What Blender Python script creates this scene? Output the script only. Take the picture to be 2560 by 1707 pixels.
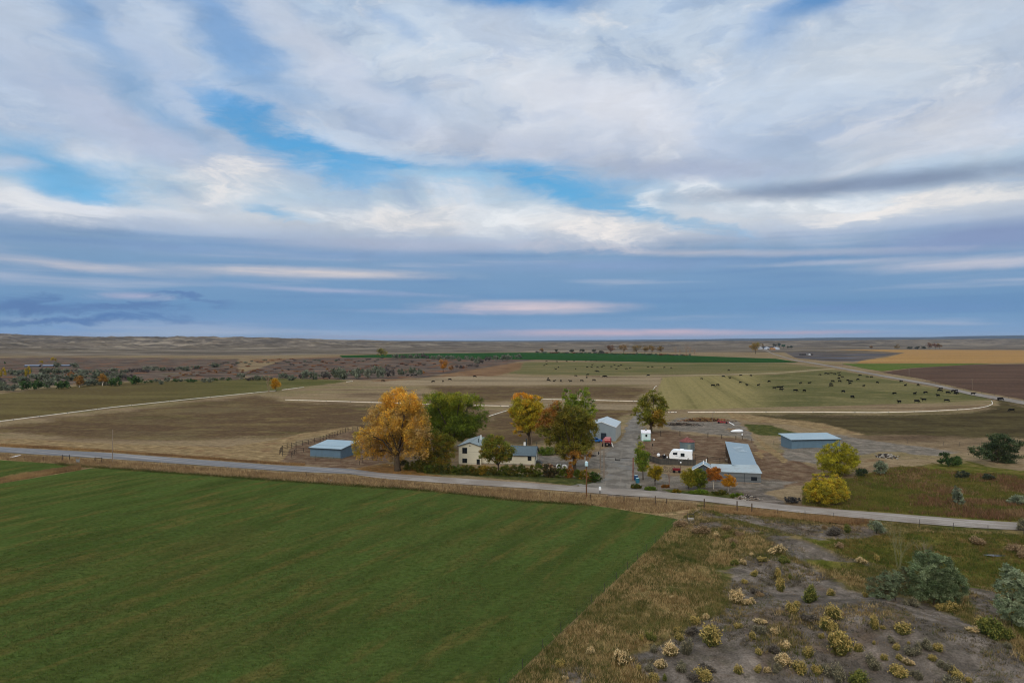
import bpy, bmesh, math, random
import numpy as np
from mathutils import Vector, Matrix
from math import radians, pi, sin, cos, tan, atan, atan2, sqrt

# ---------------------------------------------------------------- clear
for o in list(bpy.data.objects):
    bpy.data.objects.remove(o, do_unlink=True)
SC = bpy.context.scene
COL = SC.collection

# ---------------------------------------------------------------- camera
H = 31.0            # drone height above the valley floor
F = 1707.0          # focal length in photo pixels (24 mm on a 36 mm sensor)
HY = 850.0          # photo row of the true horizon
cd = bpy.data.cameras.new('camera')
cam = bpy.data.objects.new('camera', cd)
COL.objects.link(cam)
cd.sensor_width = 36.0
cd.lens = 24.0
cd.clip_start = 0.5
cd.clip_end = 60000
cam.location = (0, 0, H)
cam.rotation_euler = (radians(90.0) - atan((853.5 - HY) / F), 0, 0)
SC.camera = cam

SC.view_settings.view_transform = 'Standard'
SC.view_settings.look = 'None'
SC.view_settings.exposure = 0.0
SC.view_settings.gamma = 1.0
SC.view_settings.use_curve_mapping = False
SC.cycles.volume_bounces = 0
SC.cycles.max_bounces = 5
SC.cycles.diffuse_bounces = 3
SC.cycles.transparent_max_bounces = 6
SC.cycles.volume_step_rate = 8
SC.cycles.pixel_filter_type = 'BLACKMAN_HARRIS'
SC.cycles.filter_width = 1.15

# ---------------------------------------------------------------- node helpers
def lin(r, g, b, k=1.0):
    f = lambda c: (c / 255.0 / 12.92) if c <= 10 else (((c / 255.0) + 0.055) / 1.055) ** 2.4
    return (f(r) * k, f(g) * k, f(b) * k, 1.0)

class NT:
    """tiny wrapper to write node graphs as expressions"""
    def __init__(s, tree):
        s.t = tree
        for n in list(tree.nodes):
            tree.nodes.remove(n)
    def node(s, typ, props=None, **ins):
        n = s.t.nodes.new(typ)
        for k, v in (props or {}).items():
            setattr(n, k, v)
        for k, v in ins.items():
            key = int(k[1:]) if (k[0] == 'i' and k[1:].isdigit()) else k.replace('_', ' ')
            s.put(n.inputs[key], v)
        return n
    def put(s, sock, v):
        if isinstance(v, bpy.types.NodeSocket):
            s.t.links.new(v, sock)
        else:
            if hasattr(sock.default_value, '__len__') and isinstance(v, (tuple, list)):
                v = tuple(v)[:len(sock.default_value)]
            sock.default_value = v
    def m(s, op, a, b=0.0, c=0.0, clamp=False):
        return s.node('ShaderNodeMath', {'operation': op, 'use_clamp': clamp}, i0=a, i1=b, i2=c).outputs[0]
    def add(s, a, b): return s.m('ADD', a, b)
    def sub(s, a, b): return s.m('SUBTRACT', a, b)
    def mul(s, a, b): return s.m('MULTIPLY', a, b)
    def vm(s, op, a, b=(0, 0, 0), c=(0, 0, 0)):
        n = s.node('ShaderNodeVectorMath', {'operation': op}, i0=a, i1=b, i2=c)
        return n.outputs[1] if op in ('LENGTH', 'DOT_PRODUCT', 'DISTANCE') else n.outputs[0]
    def noise(s, vec, scale, detail=4.0, rough=0.55, dist=0.0, lac=2.0, col=False, dim='3D'):
        n = s.node('ShaderNodeTexNoise', {'noise_dimensions': dim}, Vector=vec, Scale=scale, Detail=detail, Roughness=rough, Distortion=dist, Lacunarity=lac)
        return n.outputs['Color' if col else 'Fac']
    def ramp(s, f, stops, interp='LINEAR'):
        n = s.node('ShaderNodeValToRGB', i0=f)
        r = n.color_ramp
        r.interpolation = interp
        while len(r.elements) < len(stops):
            r.elements.new(0.5)
        for e, (p, c) in zip(r.elements, stops):
            e.position = p
            e.color = (c, c, c, 1) if isinstance(c, (int, float)) else (tuple(c) + (1,))[:4]
        return n.outputs[0]
    def mix(s, f, a, b, mode='MIX'):
        n = s.t.nodes.new('ShaderNodeMix')
        n.data_type = 'RGBA'
        n.blend_type = mode
        s.put(n.inputs[0], f)
        s.put(n.inputs[6], a)
        s.put(n.inputs[7], b)
        return n.outputs[2]
    def rng(s, v, a, b, c=0.0, d=1.0, smooth=True):
        n = s.node('ShaderNodeMapRange', {'interpolation_type': 'SMOOTHSTEP' if smooth else 'LINEAR'})
        for i, x in enumerate((v, a, b, c, d)):
            s.put(n.inputs[i], x)
        return n.outputs[0]
    def comb(s, x, y, z=0.0):
        return s.node('ShaderNodeCombineXYZ', i0=x, i1=y, i2=z).outputs[0]
    def sep(s, v):
        return s.node('ShaderNodeSeparateXYZ', i0=v).outputs

# ---------------------------------------------------------------- world: clear sky with broken cloud sheets
SUN_EL, SUN_AZ = radians(38), radians(200)     # low bright veil behind the drone
W = bpy.data.worlds.new('World')
SC.world = W
W.use_nodes = True
w = NT(W.node_tree)
D = w.node('ShaderNodeTexCoord').outputs['Generated']
dx, dy, dz = w.sep(D)
sky = w.node('ShaderNodeTexSky', {'sky_type': 'NISHITA', 'sun_disc': False, 'sun_elevation': SUN_EL, 'sun_rotation': SUN_AZ,
                                  'altitude': 1200.0, 'air_density': 1.0, 'dust_density': 0.6, 'ozone_density': 2.0}).outputs[0]
az = w.m('ARCTAN2', dx, dy)
el = w.m('ARCSINE', dz)
dzp = w.m('MAXIMUM', w.add(dz, 0.10), 0.02)
P = w.comb(w.m('DIVIDE', dx, dzp), w.m('DIVIDE', dy, dzp), 0.0)
A = w.comb(az, el, 0.0)
def c_(r, g, b): return lin(r, g, b, 10.0)      # radiances at Background strength 0.1
def azel(x, y):
    return atan((x - 1280) / F), atan((HY - y) / sqrt(F * F + (x - 1280) ** 2))
# warped copies of the direction for ragged cloud edges
nA = w.noise(w.vm('MULTIPLY', A, (1.0, 2.6, 1)), 4.2, 9.0, 0.58, col=True)
warp = w.vm('MULTIPLY', w.vm('SUBTRACT', nA, (0.5, 0.5, 0.5)), (0.22, 0.075, 0))
A1 = w.vm('ADD', A, warp)
nB = w.noise(w.vm('MULTIPLY', A, (1.0, 4.0, 1)), 9.0, 10.0, 0.66, 1.2, col=True)
A2 = w.vm('ADD', A1, w.vm('MULTIPLY', w.vm('SUBTRACT', nB, (0.5, 0.5, 0.5)), (0.085, 0.045, 0)))
warpS = w.vm('MULTIPLY', w.vm('SUBTRACT', nB, (0.5, 0.5, 0.5)), (0.14, 0.007, 0))
AS = w.vm('ADD', A, warpS)
elw = w.sep(w.vm('ADD', A, w.vm('MULTIPLY', warp, (0, 0.45, 0))))[1]
def el_of(y): return atan((HY - y) / F)
EL0, EL1 = el_of(870), el_of(-60)
gr = [(870, (150, 176, 206)), (846, (150, 176, 206)), (825, (128, 162, 200)), (775, (110, 150, 190)), (720, (118, 154, 192)), (665, (125, 158, 193)),
      (636, (132, 162, 195)), (604, (172, 187, 209)), (560, (204, 211, 220)), (500, (184, 204, 222)), (440, (180, 196, 216)), (380, (188, 198, 214)), (280, (194, 205, 220)),
      (150, (198, 211, 226)), (20, (190, 206, 224)), (-60, (178, 194, 216))]
skyc = w.ramp(w.rng(elw, EL0, EL1, 0, 1, False), [((el_of(y) - EL0) / (EL1 - EL0), lin(*c)) for y, c in gr])
skyc = w.vm('SCALE', skyc); skyc.node.inputs[3].default_value = 10.0
# soft mottling of the cloud sheet: long streets running away from the viewer
n1 = w.noise(w.vm('MULTIPLY', P, (1.0, 0.42, 1)), 1.5, 7.0, 0.56, 0.8)
n2 = w.noise(w.vm('ADD', w.vm('MULTIPLY', P, (0.8, 0.30, 1)), (7.3, 2.1, 0)), 0.75, 6.0, 0.52, 0.4)
n1m = w.rng(el, el_of(620), el_of(500))
skyc = w.mix(w.mul(n1m, w.mul(w.rng(n1, 0.52, 0.30), 0.55)), skyc, c_(146, 172, 206))
skyc = w.mix(w.mul(n1m, w.mul(w.rng(n1, 0.50, 0.68), 0.65)), skyc, c_(222, 224, 230))
nst = w.noise(w.vm('MULTIPLY', A, (1.0, 17.0, 1)), 2.0, 5.0, 0.5, 0.0)
lowm = w.rng(el, el_of(560), el_of(640))
skyc = w.mix(w.mul(w.mul(w.rng(nst, 0.50, 0.34), 0.45), lowm), skyc, c_(100, 140, 186))
skyc = w.mix(w.mul(w.mul(w.rng(nst, 0.52, 0.70), 0.7), lowm), skyc, c_(178, 188, 208))
n3 = w.noise(w.vm('MULTIPLY', A1, (1.0, 2.0, 1)), 6.5, 10.0, 0.64, 0.6)
n4 = w.noise(w.vm('MULTIPLY', A1, (1.0, 2.0, 1)), 2.6, 6.0, 0.55, 0.2)
upm = w.rng(el, el_of(470), el_of(380))
skyc = w.mix(w.mul(w.mul(w.rng(n3, 0.52, 0.38), 0.55), upm), skyc, c_(144, 170, 204))
skyc = w.mix(w.mul(w.mul(w.rng(n4, 0.50, 0.68), 0.65), upm), skyc, c_(220, 221, 228))
skyc = w.mix(w.mul(w.mul(w.rng(n3, 0.53, 0.66), 0.6), upm), skyc, c_(226, 229, 234))
blue = w.mix(w.rng(el, el_of(560), el_of(60)), c_(84, 172, 222), c_(76, 144, 208))
blue = w.mix(0.2, blue, w.vm('MULTIPLY', sky, (1.0, 1.0, 1.0)))
n5 = w.noise(w.vm('MULTIPLY', A2, (1.0, 2.4, 1)), 11.0, 9.0, 0.66, 0.3)
n6 = w.noise(w.vm('MULTIPLY', A2, (1.0, 2.2, 1)), 4.5, 10.0, 0.62, 0.5)
brk = w.rng(w.add(w.mul(n5, 0.5), w.mul(n6, 0.5)), 0.40, 0.56)
def feat(base, x, y, rx, ry, rot, col, k, soft=0.12, co=None, hard=1.0, broken=0.0, bm=None):
    a, e = azel(x, y)
    kx = 1.0 / (1 + ((x - 1280) / F) ** 2)
    mp = w.node('ShaderNodeMapping', {'vector_type': 'TEXTURE'}, Vector=co or A1)
    mp.inputs['Location'].default_value = (a, e, 0)
    mp.inputs['Rotation'].default_value = (0, 0, radians(rot))
    mp.inputs['Scale'].default_value = (rx / F * kx * 1.25, ry / F * sqrt(kx) * 1.25, 1)
    f = w.rng(w.vm('LENGTH', mp.outputs[0]), hard, soft, 0.0, k)
    if broken: f = w.mul(f, w.add(1.0 - broken, w.mul(bm or brk, broken)))
    return w.mix(f, base, col)
brkS = w.rng(w.noise(w.vm('MULTIPLY', A, (1.0, 15.0, 1)), 3.6, 8.0, 0.6, 0.2), 0.42, 0.58)
# the left third is thinner and bluer, the right part brighter
skyc = w.mix(w.mul(w.mul(w.rng(az, -0.18, -0.42), 0.5), upm), skyc, c_(156, 182, 214))
# streets of thin cloud at the upper left and blue gaps between them
for fx in [(560, 70, 330, 66, -32, blue, 0.62), (180, 20, 180, 45, -35, blue, 0.35), (330, 190, 300, 60, -38, blue, 0.35), (980, 70, 100, 30, -20, blue, 0.3),
           (1290, -15, 260, 48, 0, blue, 1.0), (2050, -5, 130, 55, 8, blue, 0.85), (1930, 60, 90, 40, 20, blue, 0.35),
           (1010, 250, 260, 50, -10, c_(160, 186, 218), 0.5), (1530, 280, 330, 90, -12, c_(226, 229, 238), 0.8), (2130, 170, 420, 110, 12, c_(214, 224, 235), 0.6), (2350, 330, 330, 80, 4, c_(212, 216, 226), 0.5), (1250, 90, 250, 60, -8, c_(206, 216, 230), 0.5), (420, 160, 200, 60, -30, c_(170, 190, 220), 0.4),
           (820, 150, 330, 60, -28, c_(202, 210, 226), 0.75), (300, 300, 330, 70, -22, c_(186, 196, 218), 0.75),
           (150, 410, 310, 62, -14, blue, 0.85), (250, 480, 200, 30, -8, blue, 0.75), (-100, 380, 200, 40, -10, blue, 0.5), (40, 395, 120, 30, 0, c_(196, 206, 224), 0.7)]:
    skyc = feat(skyc, *fx)
# the long blue gap in the middle
for fx in [(655, 300, 150, 62, -28, blue, 1.0), (800, 375, 240, 52, -16, blue, 1.0), (1010, 405, 200, 34, -6, blue, 0.95), (930, 450, 160, 30, -8, blue, 0.30),
           (1330, 445, 290, 58, -8, blue, 1.0), (1500, 505, 230, 38, -16, blue, 0.95), (1700, 560, 200, 22, -14, blue, 0.55), (700, 535, 110, 22, -8, blue, 0.7), (560, 250, 70, 35, -30, blue, 0.5)]:
    skyc = feat(skyc, *fx, co=A2, broken=0.38)
skyc = feat(skyc, 950, 365, 240, 26, -10, c_(196, 210, 228), 0.8, co=A2)
skyc = feat(skyc, 1130, 448, 170, 30, -4, c_(160, 198, 226), 0.75, co=A2)
# sunlit rims and puffs
CR = c_(240, 235, 232); WH = c_(232, 236, 240)
for fx in [(520, 452, 190, 58, 14, CR, 0.95), (640, 425, 120, 30, -12, CR, 0.8), (90, 520, 320, 48, -6, c_(224, 226, 230), 0.9), (330, 535, 150, 24, -3, c_(214, 218, 226), 0.7),
           (820, 540, 110, 34, 0, WH, 0.95), (1030, 552, 170, 38, 0, CR, 0.95), (1300, 550, 160, 40, 0, WH, 0.9), (1520, 572, 230, 38, -4, CR, 1.0), (1610, 500, 60, 26, 0, WH, 0.8),
           (1800, 470, 150, 36, -10, WH, 0.9), (2020, 500, 230, 36, -4, WH, 0.95), (2400, 498, 330, 34, 2, c_(226, 226, 226), 0.95), (2230, 520, 300, 20, 0, CR, 0.7), (1480, 610, 260, 14, -2, c_(205, 203, 210), 0.6)]:
    skyc = feat(skyc, *fx, co=A2, broken=0.75)
# grey bellies
for fx in [(2150, 462, 620, 30, 0, c_(132, 148, 174), 0.95), (1750, 425, 330, 34, -5, c_(166, 176, 200), 0.7), (2480, 590, 400, 44, 2, c_(136, 154, 192), 0.9),
           (1250, 360, 420, 40, -6, c_(180, 190, 210), 0.55), (1000, 615, 420, 22, 0, c_(176, 184, 206), 0.6)]:
    skyc = feat(skyc, *fx, co=AS)
# long low streaks
for fx in [(180, 662, 360, 17, -3, c_(206, 202, 208), 0.85), (760, 682, 440, 17, 0, c_(216, 208, 208), 0.95), (640, 630, 700, 20, 0, c_(132, 158, 198), 0.6), (1450, 665, 500, 20, 0, c_(140, 163, 202), 0.6),
           (1900, 632, 520, 12, -2, c_(196, 196, 208), 0.8), (2420, 660, 380, 20, 0, c_(194, 196, 210), 0.85), (2100, 655, 300, 9, 0, c_(190, 194, 210), 0.6),
           (800, 725, 420, 9, -2, c_(168, 178, 206), 0.7), (340, 740, 130, 12, 0, c_(178, 180, 205), 0.8), (1320, 768, 290, 20, 0, c_(218, 202, 208), 1.0), (1150, 779, 330, 7, 0, c_(176, 180, 206), 0.6),
           (1480, 836, 620, 16, 0, c_(182, 180, 202), 0.95), (1560, 832, 360, 11, 0, c_(214, 186, 198), 1.0), (1060, 842, 330, 6, 0, c_(180, 174, 198), 0.8), (2020, 831, 240, 6, 0, c_(188, 170, 190), 0.85),
           (2200, 770, 420, 16, 0, c_(112, 146, 194), 0.6), (600, 800, 700, 30, 0, c_(110, 146, 190), 0.5)]:
    skyc = feat(skyc, *fx, co=AS, broken=0.4, bm=brkS, soft=0.0)
# far dark cloud bank on the left
for fx in [(90, 745, 200, 22, -3, c_(92, 126, 174), 1.0), (330, 765, 200, 14, -4, c_(94, 128, 176), 0.95), (470, 742, 150, 11, -5, c_(96, 130, 178), 0.95), (260, 795, 320, 15, -1, c_(84, 122, 174), 0.9), (100, 830, 300, 24, 0, c_(112, 150, 200), 0.6)]:
    skyc = feat(skyc, *fx, co=A2)
tx = w.add(w.mul(w.sub(n5, 0.5), w.rng(el, el_of(700), el_of(560), 0.10, 0.26)), w.mul(w.sub(n6, 0.5), w.rng(el, el_of(700), el_of(560), 0.10, 0.50)))
sv = w.vm('SCALE', skyc); w.put(sv.node.inputs[3], w.add(1.0, tx)); skyc = sv
bg = w.node('ShaderNodeBackground', Color=skyc, Strength=0.1)
wo = w.node('ShaderNodeOutputWorld')
w.t.links.new(bg.outputs[0], wo.inputs[0])
W.cycles.sampling_method = 'MANUAL'
W.cycles.sample_map_resolution = 512

# ---------------------------------------------------------------- sun behind thin cloud
sd = bpy.data.lights.new('sun', 'SUN')
sd.energy = 1.3
sd.angle = radians(50)
sd.color = (1.0, 0.94, 0.86)
sun = bpy.data.objects.new('sun', sd)
COL.objects.link(sun)
sun.rotation_euler = Vector((sin(SUN_AZ) * cos(SUN_EL), cos(SUN_AZ) * cos(SUN_EL), sin(SUN_EL))).to_track_quat('Z', 'Y').to_euler()

# ================================================================= terrain
def hsh(ix, iy, s):
    n = (ix.astype(np.int64) * 374761393 + iy.astype(np.int64) * 668265263 + s * 1442695041) & 0xFFFFFFFF
    n = ((n ^ (n >> 13)) * 1274126177) & 0xFFFFFFFF
    n = ((n ^ (n >> 16)) * 2246822519) & 0xFFFFFFFF
    return ((n ^ (n >> 15)) & 0xFFFFFF) / float(0xFFFFFF)
def vnoise(x, y, s=0):
    ix = np.floor(x); iy = np.floor(y)
    fx = x - ix; fy = y - iy
    fx = fx * fx * fx * (fx * (fx * 6 - 15) + 10); fy = fy * fy * fy * (fy * (fy * 6 - 15) + 10)
    a = hsh(ix, iy, s); b = hsh(ix + 1, iy, s); c = hsh(ix, iy + 1, s); d = hsh(ix + 1, iy + 1, s)
    return (a * (1 - fx) + b * fx) * (1 - fy) + (c * (1 - fx) + d * fx) * fy
def fbm(x, y, octv=4, s=0, rough=0.5, ridge=False):
    t = 0; a = 1.0; tot = 0
    for i in range(octv):
        n = vnoise(x * 2 ** i + 13.7 * i, y * 2 ** i - 7.1 * i, s + i)
        if ridge: n = 1 - abs(2 * n - 1)
        t = t + a * n; tot += a; a *= rough
    return t / tot
def sst(x, a, b):
    t = np.clip((x - a) / (b - a), 0, 1)
    return t * t * (3 - 2 * t)
def gau(X, Y, cx, cy, sx, sy, rot=0):
    c, s = cos(rot), sin(rot)
    u = (X - cx) * c + (Y - cy) * s; v = -(X - cx) * s + (Y - cy) * c
    return np.exp(-(u / sx) ** 2 - (v / sy) ** 2)
XS = [-600, 0, 200, 400, 600, 800, 1000, 1200, 1400, 1700, 2000, 2300, 2560, 3100]
YM = [838, 838.5, 842, 845.5, 844, 849, 853, 855.5, 856, 853, 851, 848, 847, 846]
XB = [-600, 1150, 1300, 1640, 1860, 2060, 2200, 2350, 2560, 3100]
YB = [862, 862, 853.5, 849.5, 846.5, 844.8, 844, 842.5, 838.5, 836]
def height(X, Y):
    X = np.asarray(X, float); Y = np.asarray(Y, float)
    Yc = np.maximum(Y, 1.0)
    xp = np.clip(1280 + F * X / Yc, -600, 3100)
    st = np.interp(xp, [0, 700, 1200, 1900, 2560], [1450, 1900, 2400, 3000, 3200])
    zm = H + (HY - np.interp(xp, XS, YM)) / F * 5200
    t = sst(Y, st, 5200)
    h = zm * t ** 0.85
    zb = H + (HY - np.interp(xp, XB, YB)) / F * 14000
    h = h * (1 - 0.35 * sst(Y, 5400, 8000))
    h = h + (np.maximum(zb, 0) - h) * sst(Y, 9500, 14000)
    left = 1 - sst(xp, 500, 1300)
    rl = fbm(X / 900, Y / 620, 5, 3, 0.55, True) - 0.62
    r2 = fbm(X / 260, Y / 190, 4, 9, 0.55, True) - 0.62
    amp = (sst(Y, st, st + 1200)) * (1 - 0.5 * sst(Y, 4200, 5200))
    r3 = fbm(X / 90, Y / 70, 3, 15, 0.55, True) - 0.6
    h = h + amp * (1 - 0.45 * sst(Y, 3200, 4800)) * ((rl - 0.05) * (24 + 34 * left) + r2 * (14 + 26 * left) + r3 * (5 + 12 * left)) * (1 - sst(Y, 6000, 9000))
    h = h + sst(Y, 9500, 13000) * (fbm(X / 1500, Y / 1500, 4, 21) - 0.5) * 40
    # rough ground right of the green field, this side of the gravel road
    d1 = (X - (-0.4)) * 0.8856 - (Y - 61.7) * 0.4644          # metres right of the field edge
    d2 = (136 - 0.4237 * (X - 24) - Y) * 0.92                 # metres this side of the road
    mk = sst(d1, 1.0, 9.0) * sst(d2, 3.0, 12.0) * sst(Y, 8, 20)
    und = (fbm(X / 9.0, Y / 9.0, 4, 31) - 0.5) * 2.0 + (fbm(X / 2.2, Y / 2.2, 3, 41) - 0.5) * 0.4
    bank = 1.7 * gau(X, Y, 47, 99, 14, 5.5, -0.75) + 1.2 * gau(X, Y, 33, 112, 9, 4, -0.3)
    mound = 3.0 * gau(X, Y, 41, 69, 13, 9.0, -0.7) + 1.6 * gau(X, Y, 24, 66, 9, 7, -0.4)
    low = -1.5 * gau(X, Y, 62, 97, 16, 13, -0.4)
    h = h + mk * (und + bank + mound + low)
    # meadow beyond the road on the right
    m2 = sst(X, 50, 70) * sst(-(d2), 5, 14) * (1 - sst(Y, 190, 240))
    h = h + m2 * ((fbm(X / 14.0, Y / 14.0, 3, 51) - 0.5) * 1.4)
    return h
MU = np.concatenate([np.arange(30, 400, 0.25), np.geomspace(400, 24000, 3000)])
def G(x, y, dz=0.0):
    """ground point seen at photo pixel (x, y)"""
    u = (x - 1280) / F; v = (HY - y) / F
    if y > 888 and not (x > 1240 and y > 1225) and not (x > 1900 and y > 1090):
        Y = -(H - dz) / v
        return Vector((u * Y, Y, dz))
    d = H + v * MU - height(u * MU, MU)
    k = np.argmax(d < 0)
    if d[k] >= 0: k = len(MU) - 1
    a, b = MU[max(k - 1, 0)], MU[k]
    fa, fb = d[max(k - 1, 0)], d[k]
    Y = a + (b - a) * (fa / (fa - fb + 1e-9)) if k else a
    return Vector((u * Y, Y, float(height(np.array([u * Y]), np.array([Y]))[0]) + dz))
def HZ(X, Y):
    return float(height(np.array([X]), np.array([Y]))[0])
def S(px, Y):
    """metres covered by px photo pixels at depth Y"""
    return px * Y / F

rows = [4.0, 9.0, 16.0, 24.0]
d = 30.0
while d < 30000:
    rows.append(d)
    d *= 1.0052 if d < 300 else (1.011 if d < 1500 else (1.0065 if d < 6500 else 1.02))
rows = np.array(rows)
angs = np.radians(np.concatenate([np.arange(-180, -44, 4.0), np.arange(-44, 44.001, 0.17), np.arange(48, 180, 4.0)]))
na, nr = len(angs), len(rows)
RR, AA = np.meshgrid(rows, angs, indexing='ij')
TX = (RR * np.sin(AA)).ravel(); TY = (RR * np.cos(AA)).ravel()
TZ = height(TX, TY)
TX = np.append(TX, 0.0); TY = np.append(TY, 0.0); TZ = np.append(TZ, 0.0)
idx = np.arange(nr * na).reshape(nr, na)
nx_ = np.roll(idx, -1, axis=1)
quads = np.stack([idx[:-1], nx_[:-1], nx_[1:], idx[1:]], axis=-1).reshape(-1, 4)[:, ::-1]
tris = np.stack([nx_[0], idx[0], np.full(na, nr * na)], axis=-1)[:, ::-1]

def np_mesh(name, V, quads=None, tris=None, smooth=False, attrs=None):
    V = np.asarray(V, np.float32)
    me = bpy.data.meshes.new(name)
    me.vertices.add(len(V)); me.vertices.foreach_set('co', V.ravel())
    nq = 0 if quads is None else len(quads); nt = 0 if tris is None else len(tris)
    loops = np.concatenate([a.ravel() for a in (quads, tris) if a is not None and len(a)]).astype(np.int32)
    me.loops.add(len(loops)); me.loops.foreach_set('vertex_index', loops)
    me.polygons.add(nq + nt)
    starts = np.concatenate([np.arange(nq) * 4, nq * 4 + np.arange(nt) * 3]).astype(np.int32)
    me.polygons.foreach_set('loop_start', starts)
    me.polygons.foreach_set('use_smooth', np.full(nq + nt, smooth))
    me.update(calc_edges=True)
    for an, arr in (attrs or {}).items():
        at = me.color_attributes.new(an, 'FLOAT_COLOR', 'POINT')
        at.data.foreach_set('color', np.asarray(arr, np.float32).ravel())
    return me
def link(name, me, mat=None, parent=None, **props):
    o = bpy.data.objects.new(name, me)
    COL.objects.link(o)
    if mat is not None and me is not None and not len(me.materials):
        for m_ in (mat if isinstance(mat, (list, tuple)) else [mat]): me.materials.append(m_)
    if parent is not None: o.parent = parent
    for k, v in props.items(): o[k] = v
    return o

# photo pixel of every terrain vertex, used to lay out the land cover plan
PY_ = np.maximum(TY, 1.0)
vx = np.where(TY > 3, 1280 + F * TX / PY_, 1e5)
vy = np.where(TY > 3, HY - F * (TZ - H) / PY_, 1e5)
def pmask(poly, feather=6.0):
    P_ = np.array(poly, float)
    x0, y0 = P_.min(0) - 2 * feather; x1, y1 = P_.max(0) + 2 * feather
    out = np.zeros(len(vx))
    sel = np.where((vx > x0) & (vx < x1) & (vy > y0) & (vy < y1))[0]
    if not len(sel): return out
    x = vx[sel]; y = vy[sel]
    ins = np.zeros(len(sel), bool); dm = np.full(len(sel), 1e9)
    n = len(P_)
    for i in range(n):
        ax, ay = P_[i]; bx, by = P_[(i + 1) % n]
        c = ((ay > y) != (by > y)) & (x < (bx - ax) * (y - ay) / (by - ay + 1e-12) + ax)
        ins ^= c
        ex, ey = bx - ax, by - ay
        t = np.clip(((x - ax) * ex + (y - ay) * ey) / (ex * ex + ey * ey + 1e-9), 0, 1)
        dm = np.minimum(dm, np.hypot((x - ax - t * ex) * 0.5, y - ay - t * ey))
    out[sel] = np.clip(0.5 + np.where(ins, dm, -dm) / (2 * feather), 0, 1)
    return out
def pm(*polys, f=6.0, k=1.0):
    r = 0
    for p in polys: r = np.maximum(r, pmask(p, f)) if isinstance(r, np.ndarray) else pmask(p, f)
    return r * k
cov = {}
cov['fallow'] = pm([(-200, 1085), (0, 1066), (640, 986), (720, 1003), (1180, 1018), (1230, 1045), (1300, 1010), (1640, 1004), (1620, 1020), (1560, 1040), (1500, 1080), (1320, 1110), (1000, 1100), (900, 1075), (700, 1090), (450, 1100), (250, 1096), (0, 1082), (-200, 1100)],
                  [(1060, 962), (1560, 964), (1630, 972), (1580, 998), (1350, 996), (1180, 1010), (1020, 1004), (1100, 985)],
                  [(1880, 1036), (2200, 1036), (2420, 1028), (2490, 1012), (2500, 1000), (2560, 1012), (2700, 1040), (2700, 1100), (2330, 1092), (2150, 1085), (2010, 1062), (1900, 1052)], f=16)
cov['olive'] = pm([(-300, 1010), (0, 984), (250, 958), (450, 950), (700, 945), (885, 951), (690, 977), (0, 1052), (-300, 1090)], f=4)
cov['cattle'] = pm([(1655, 942), (1940, 936), (2085, 923), (2200, 944), (2330, 967), (2460, 992), (2480, 1000), (2330, 1008), (1900, 1019), (1640, 1026), (1645, 975)], f=4)
cov['upper'] = pm([(1300, 905), (1500, 905), (1960, 908), (2075, 921), (1900, 933), (1520, 939), (1330, 937), (1240, 932)], f=4)
cov['stubble'] = pm([(900, 957), (1150, 940), (1250, 941), (1520, 943), (1655, 943), (1650, 960), (1500, 962), (1200, 963), (1000, 962)],
                   [(1250, 1008), (1660, 1010), (1640, 1026), (1500, 1024), (1260, 1022)], f=3.5)
soil = pm([(1495, 1245), (1535, 1225), (1505, 1195), (1500, 1170), (1400, 1180), (1345, 1170), (1330, 1140), (1480, 1135), (1550, 1100), (1570, 1060), (1590, 1030), (1615, 1035), (1605, 1090), (1600, 1120), (1625, 1200), (1720, 1245), (1800, 1230), (1900, 1228), (1960, 1250), (1960, 1262), (1700, 1250), (1600, 1240)],
          [(1690, 1045), (1840, 1052), (1880, 1085), (1880, 1100), (1800, 1088), (1680, 1075), (1650, 1060)],
          [(1950, 1095), (2080, 1085), (2230, 1105), (2400, 1130), (2350, 1140), (2200, 1130), (2050, 1160), (1960, 1150)],
          [(1600, 1185), (1900, 1195), (1990, 1205), (1900, 1240), (1640, 1222)], f=7)
soil = np.maximum(soil, pm([(1735, 1272), (1850, 1284), (2080, 1312), (2200, 1328), (2180, 1348), (2050, 1350), (1950, 1335), (1830, 1306), (1760, 1296)],
          [(1690, 1302), (1760, 1298), (1839, 1311), (1898, 1322), (1971, 1333), (2062, 1370), (2126, 1395), (2200, 1412), (2112, 1416), (2026, 1408), (1978, 1394), (1940, 1368), (1900, 1340), (1830, 1326), (1730, 1322)],
          [(1850, 1395), (1960, 1392), (2060, 1430), (2130, 1470), (2250, 1490), (2400, 1540), (2500, 1600), (2600, 1660), (2600, 1900), (1700, 1900), (1640, 1707), (1560, 1640), (1640, 1600), (1700, 1575), (1800, 1530), (1830, 1480), (1800, 1430)],
          [(2420, 1470), (2480, 1480), (2530, 1530), (2560, 1580), (2500, 1570), (2440, 1540)],
          [(1390, 1670), (1450, 1660), (1480, 1690), (1430, 1720)], f=22))
cov['soil'] = soil
cov['meadow'] = pm([(2080, 1200), (2160, 1185), (2230, 1168), (2400, 1155), (2700, 1200), (2700, 1320), (2420, 1300), (2250, 1286), (2090, 1272), (2040, 1262)],
                  [(1775, 1275), (1850, 1300), (1950, 1330), (2050, 1352), (2150, 1345), (2300, 1330), (2700, 1345), (2700, 1500), (2420, 1462), (2330, 1450), (2160, 1400), (2126, 1393), (2062, 1368), (1971, 1332), (1880, 1318), (1790, 1288)],
                  [(2000, 1398), (2150, 1405), (2180, 1425), (2080, 1428)],
                  [(2470, 1500), (2560, 1520), (2700, 1600), (2700, 1700), (2560, 1600)], f=8)
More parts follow.
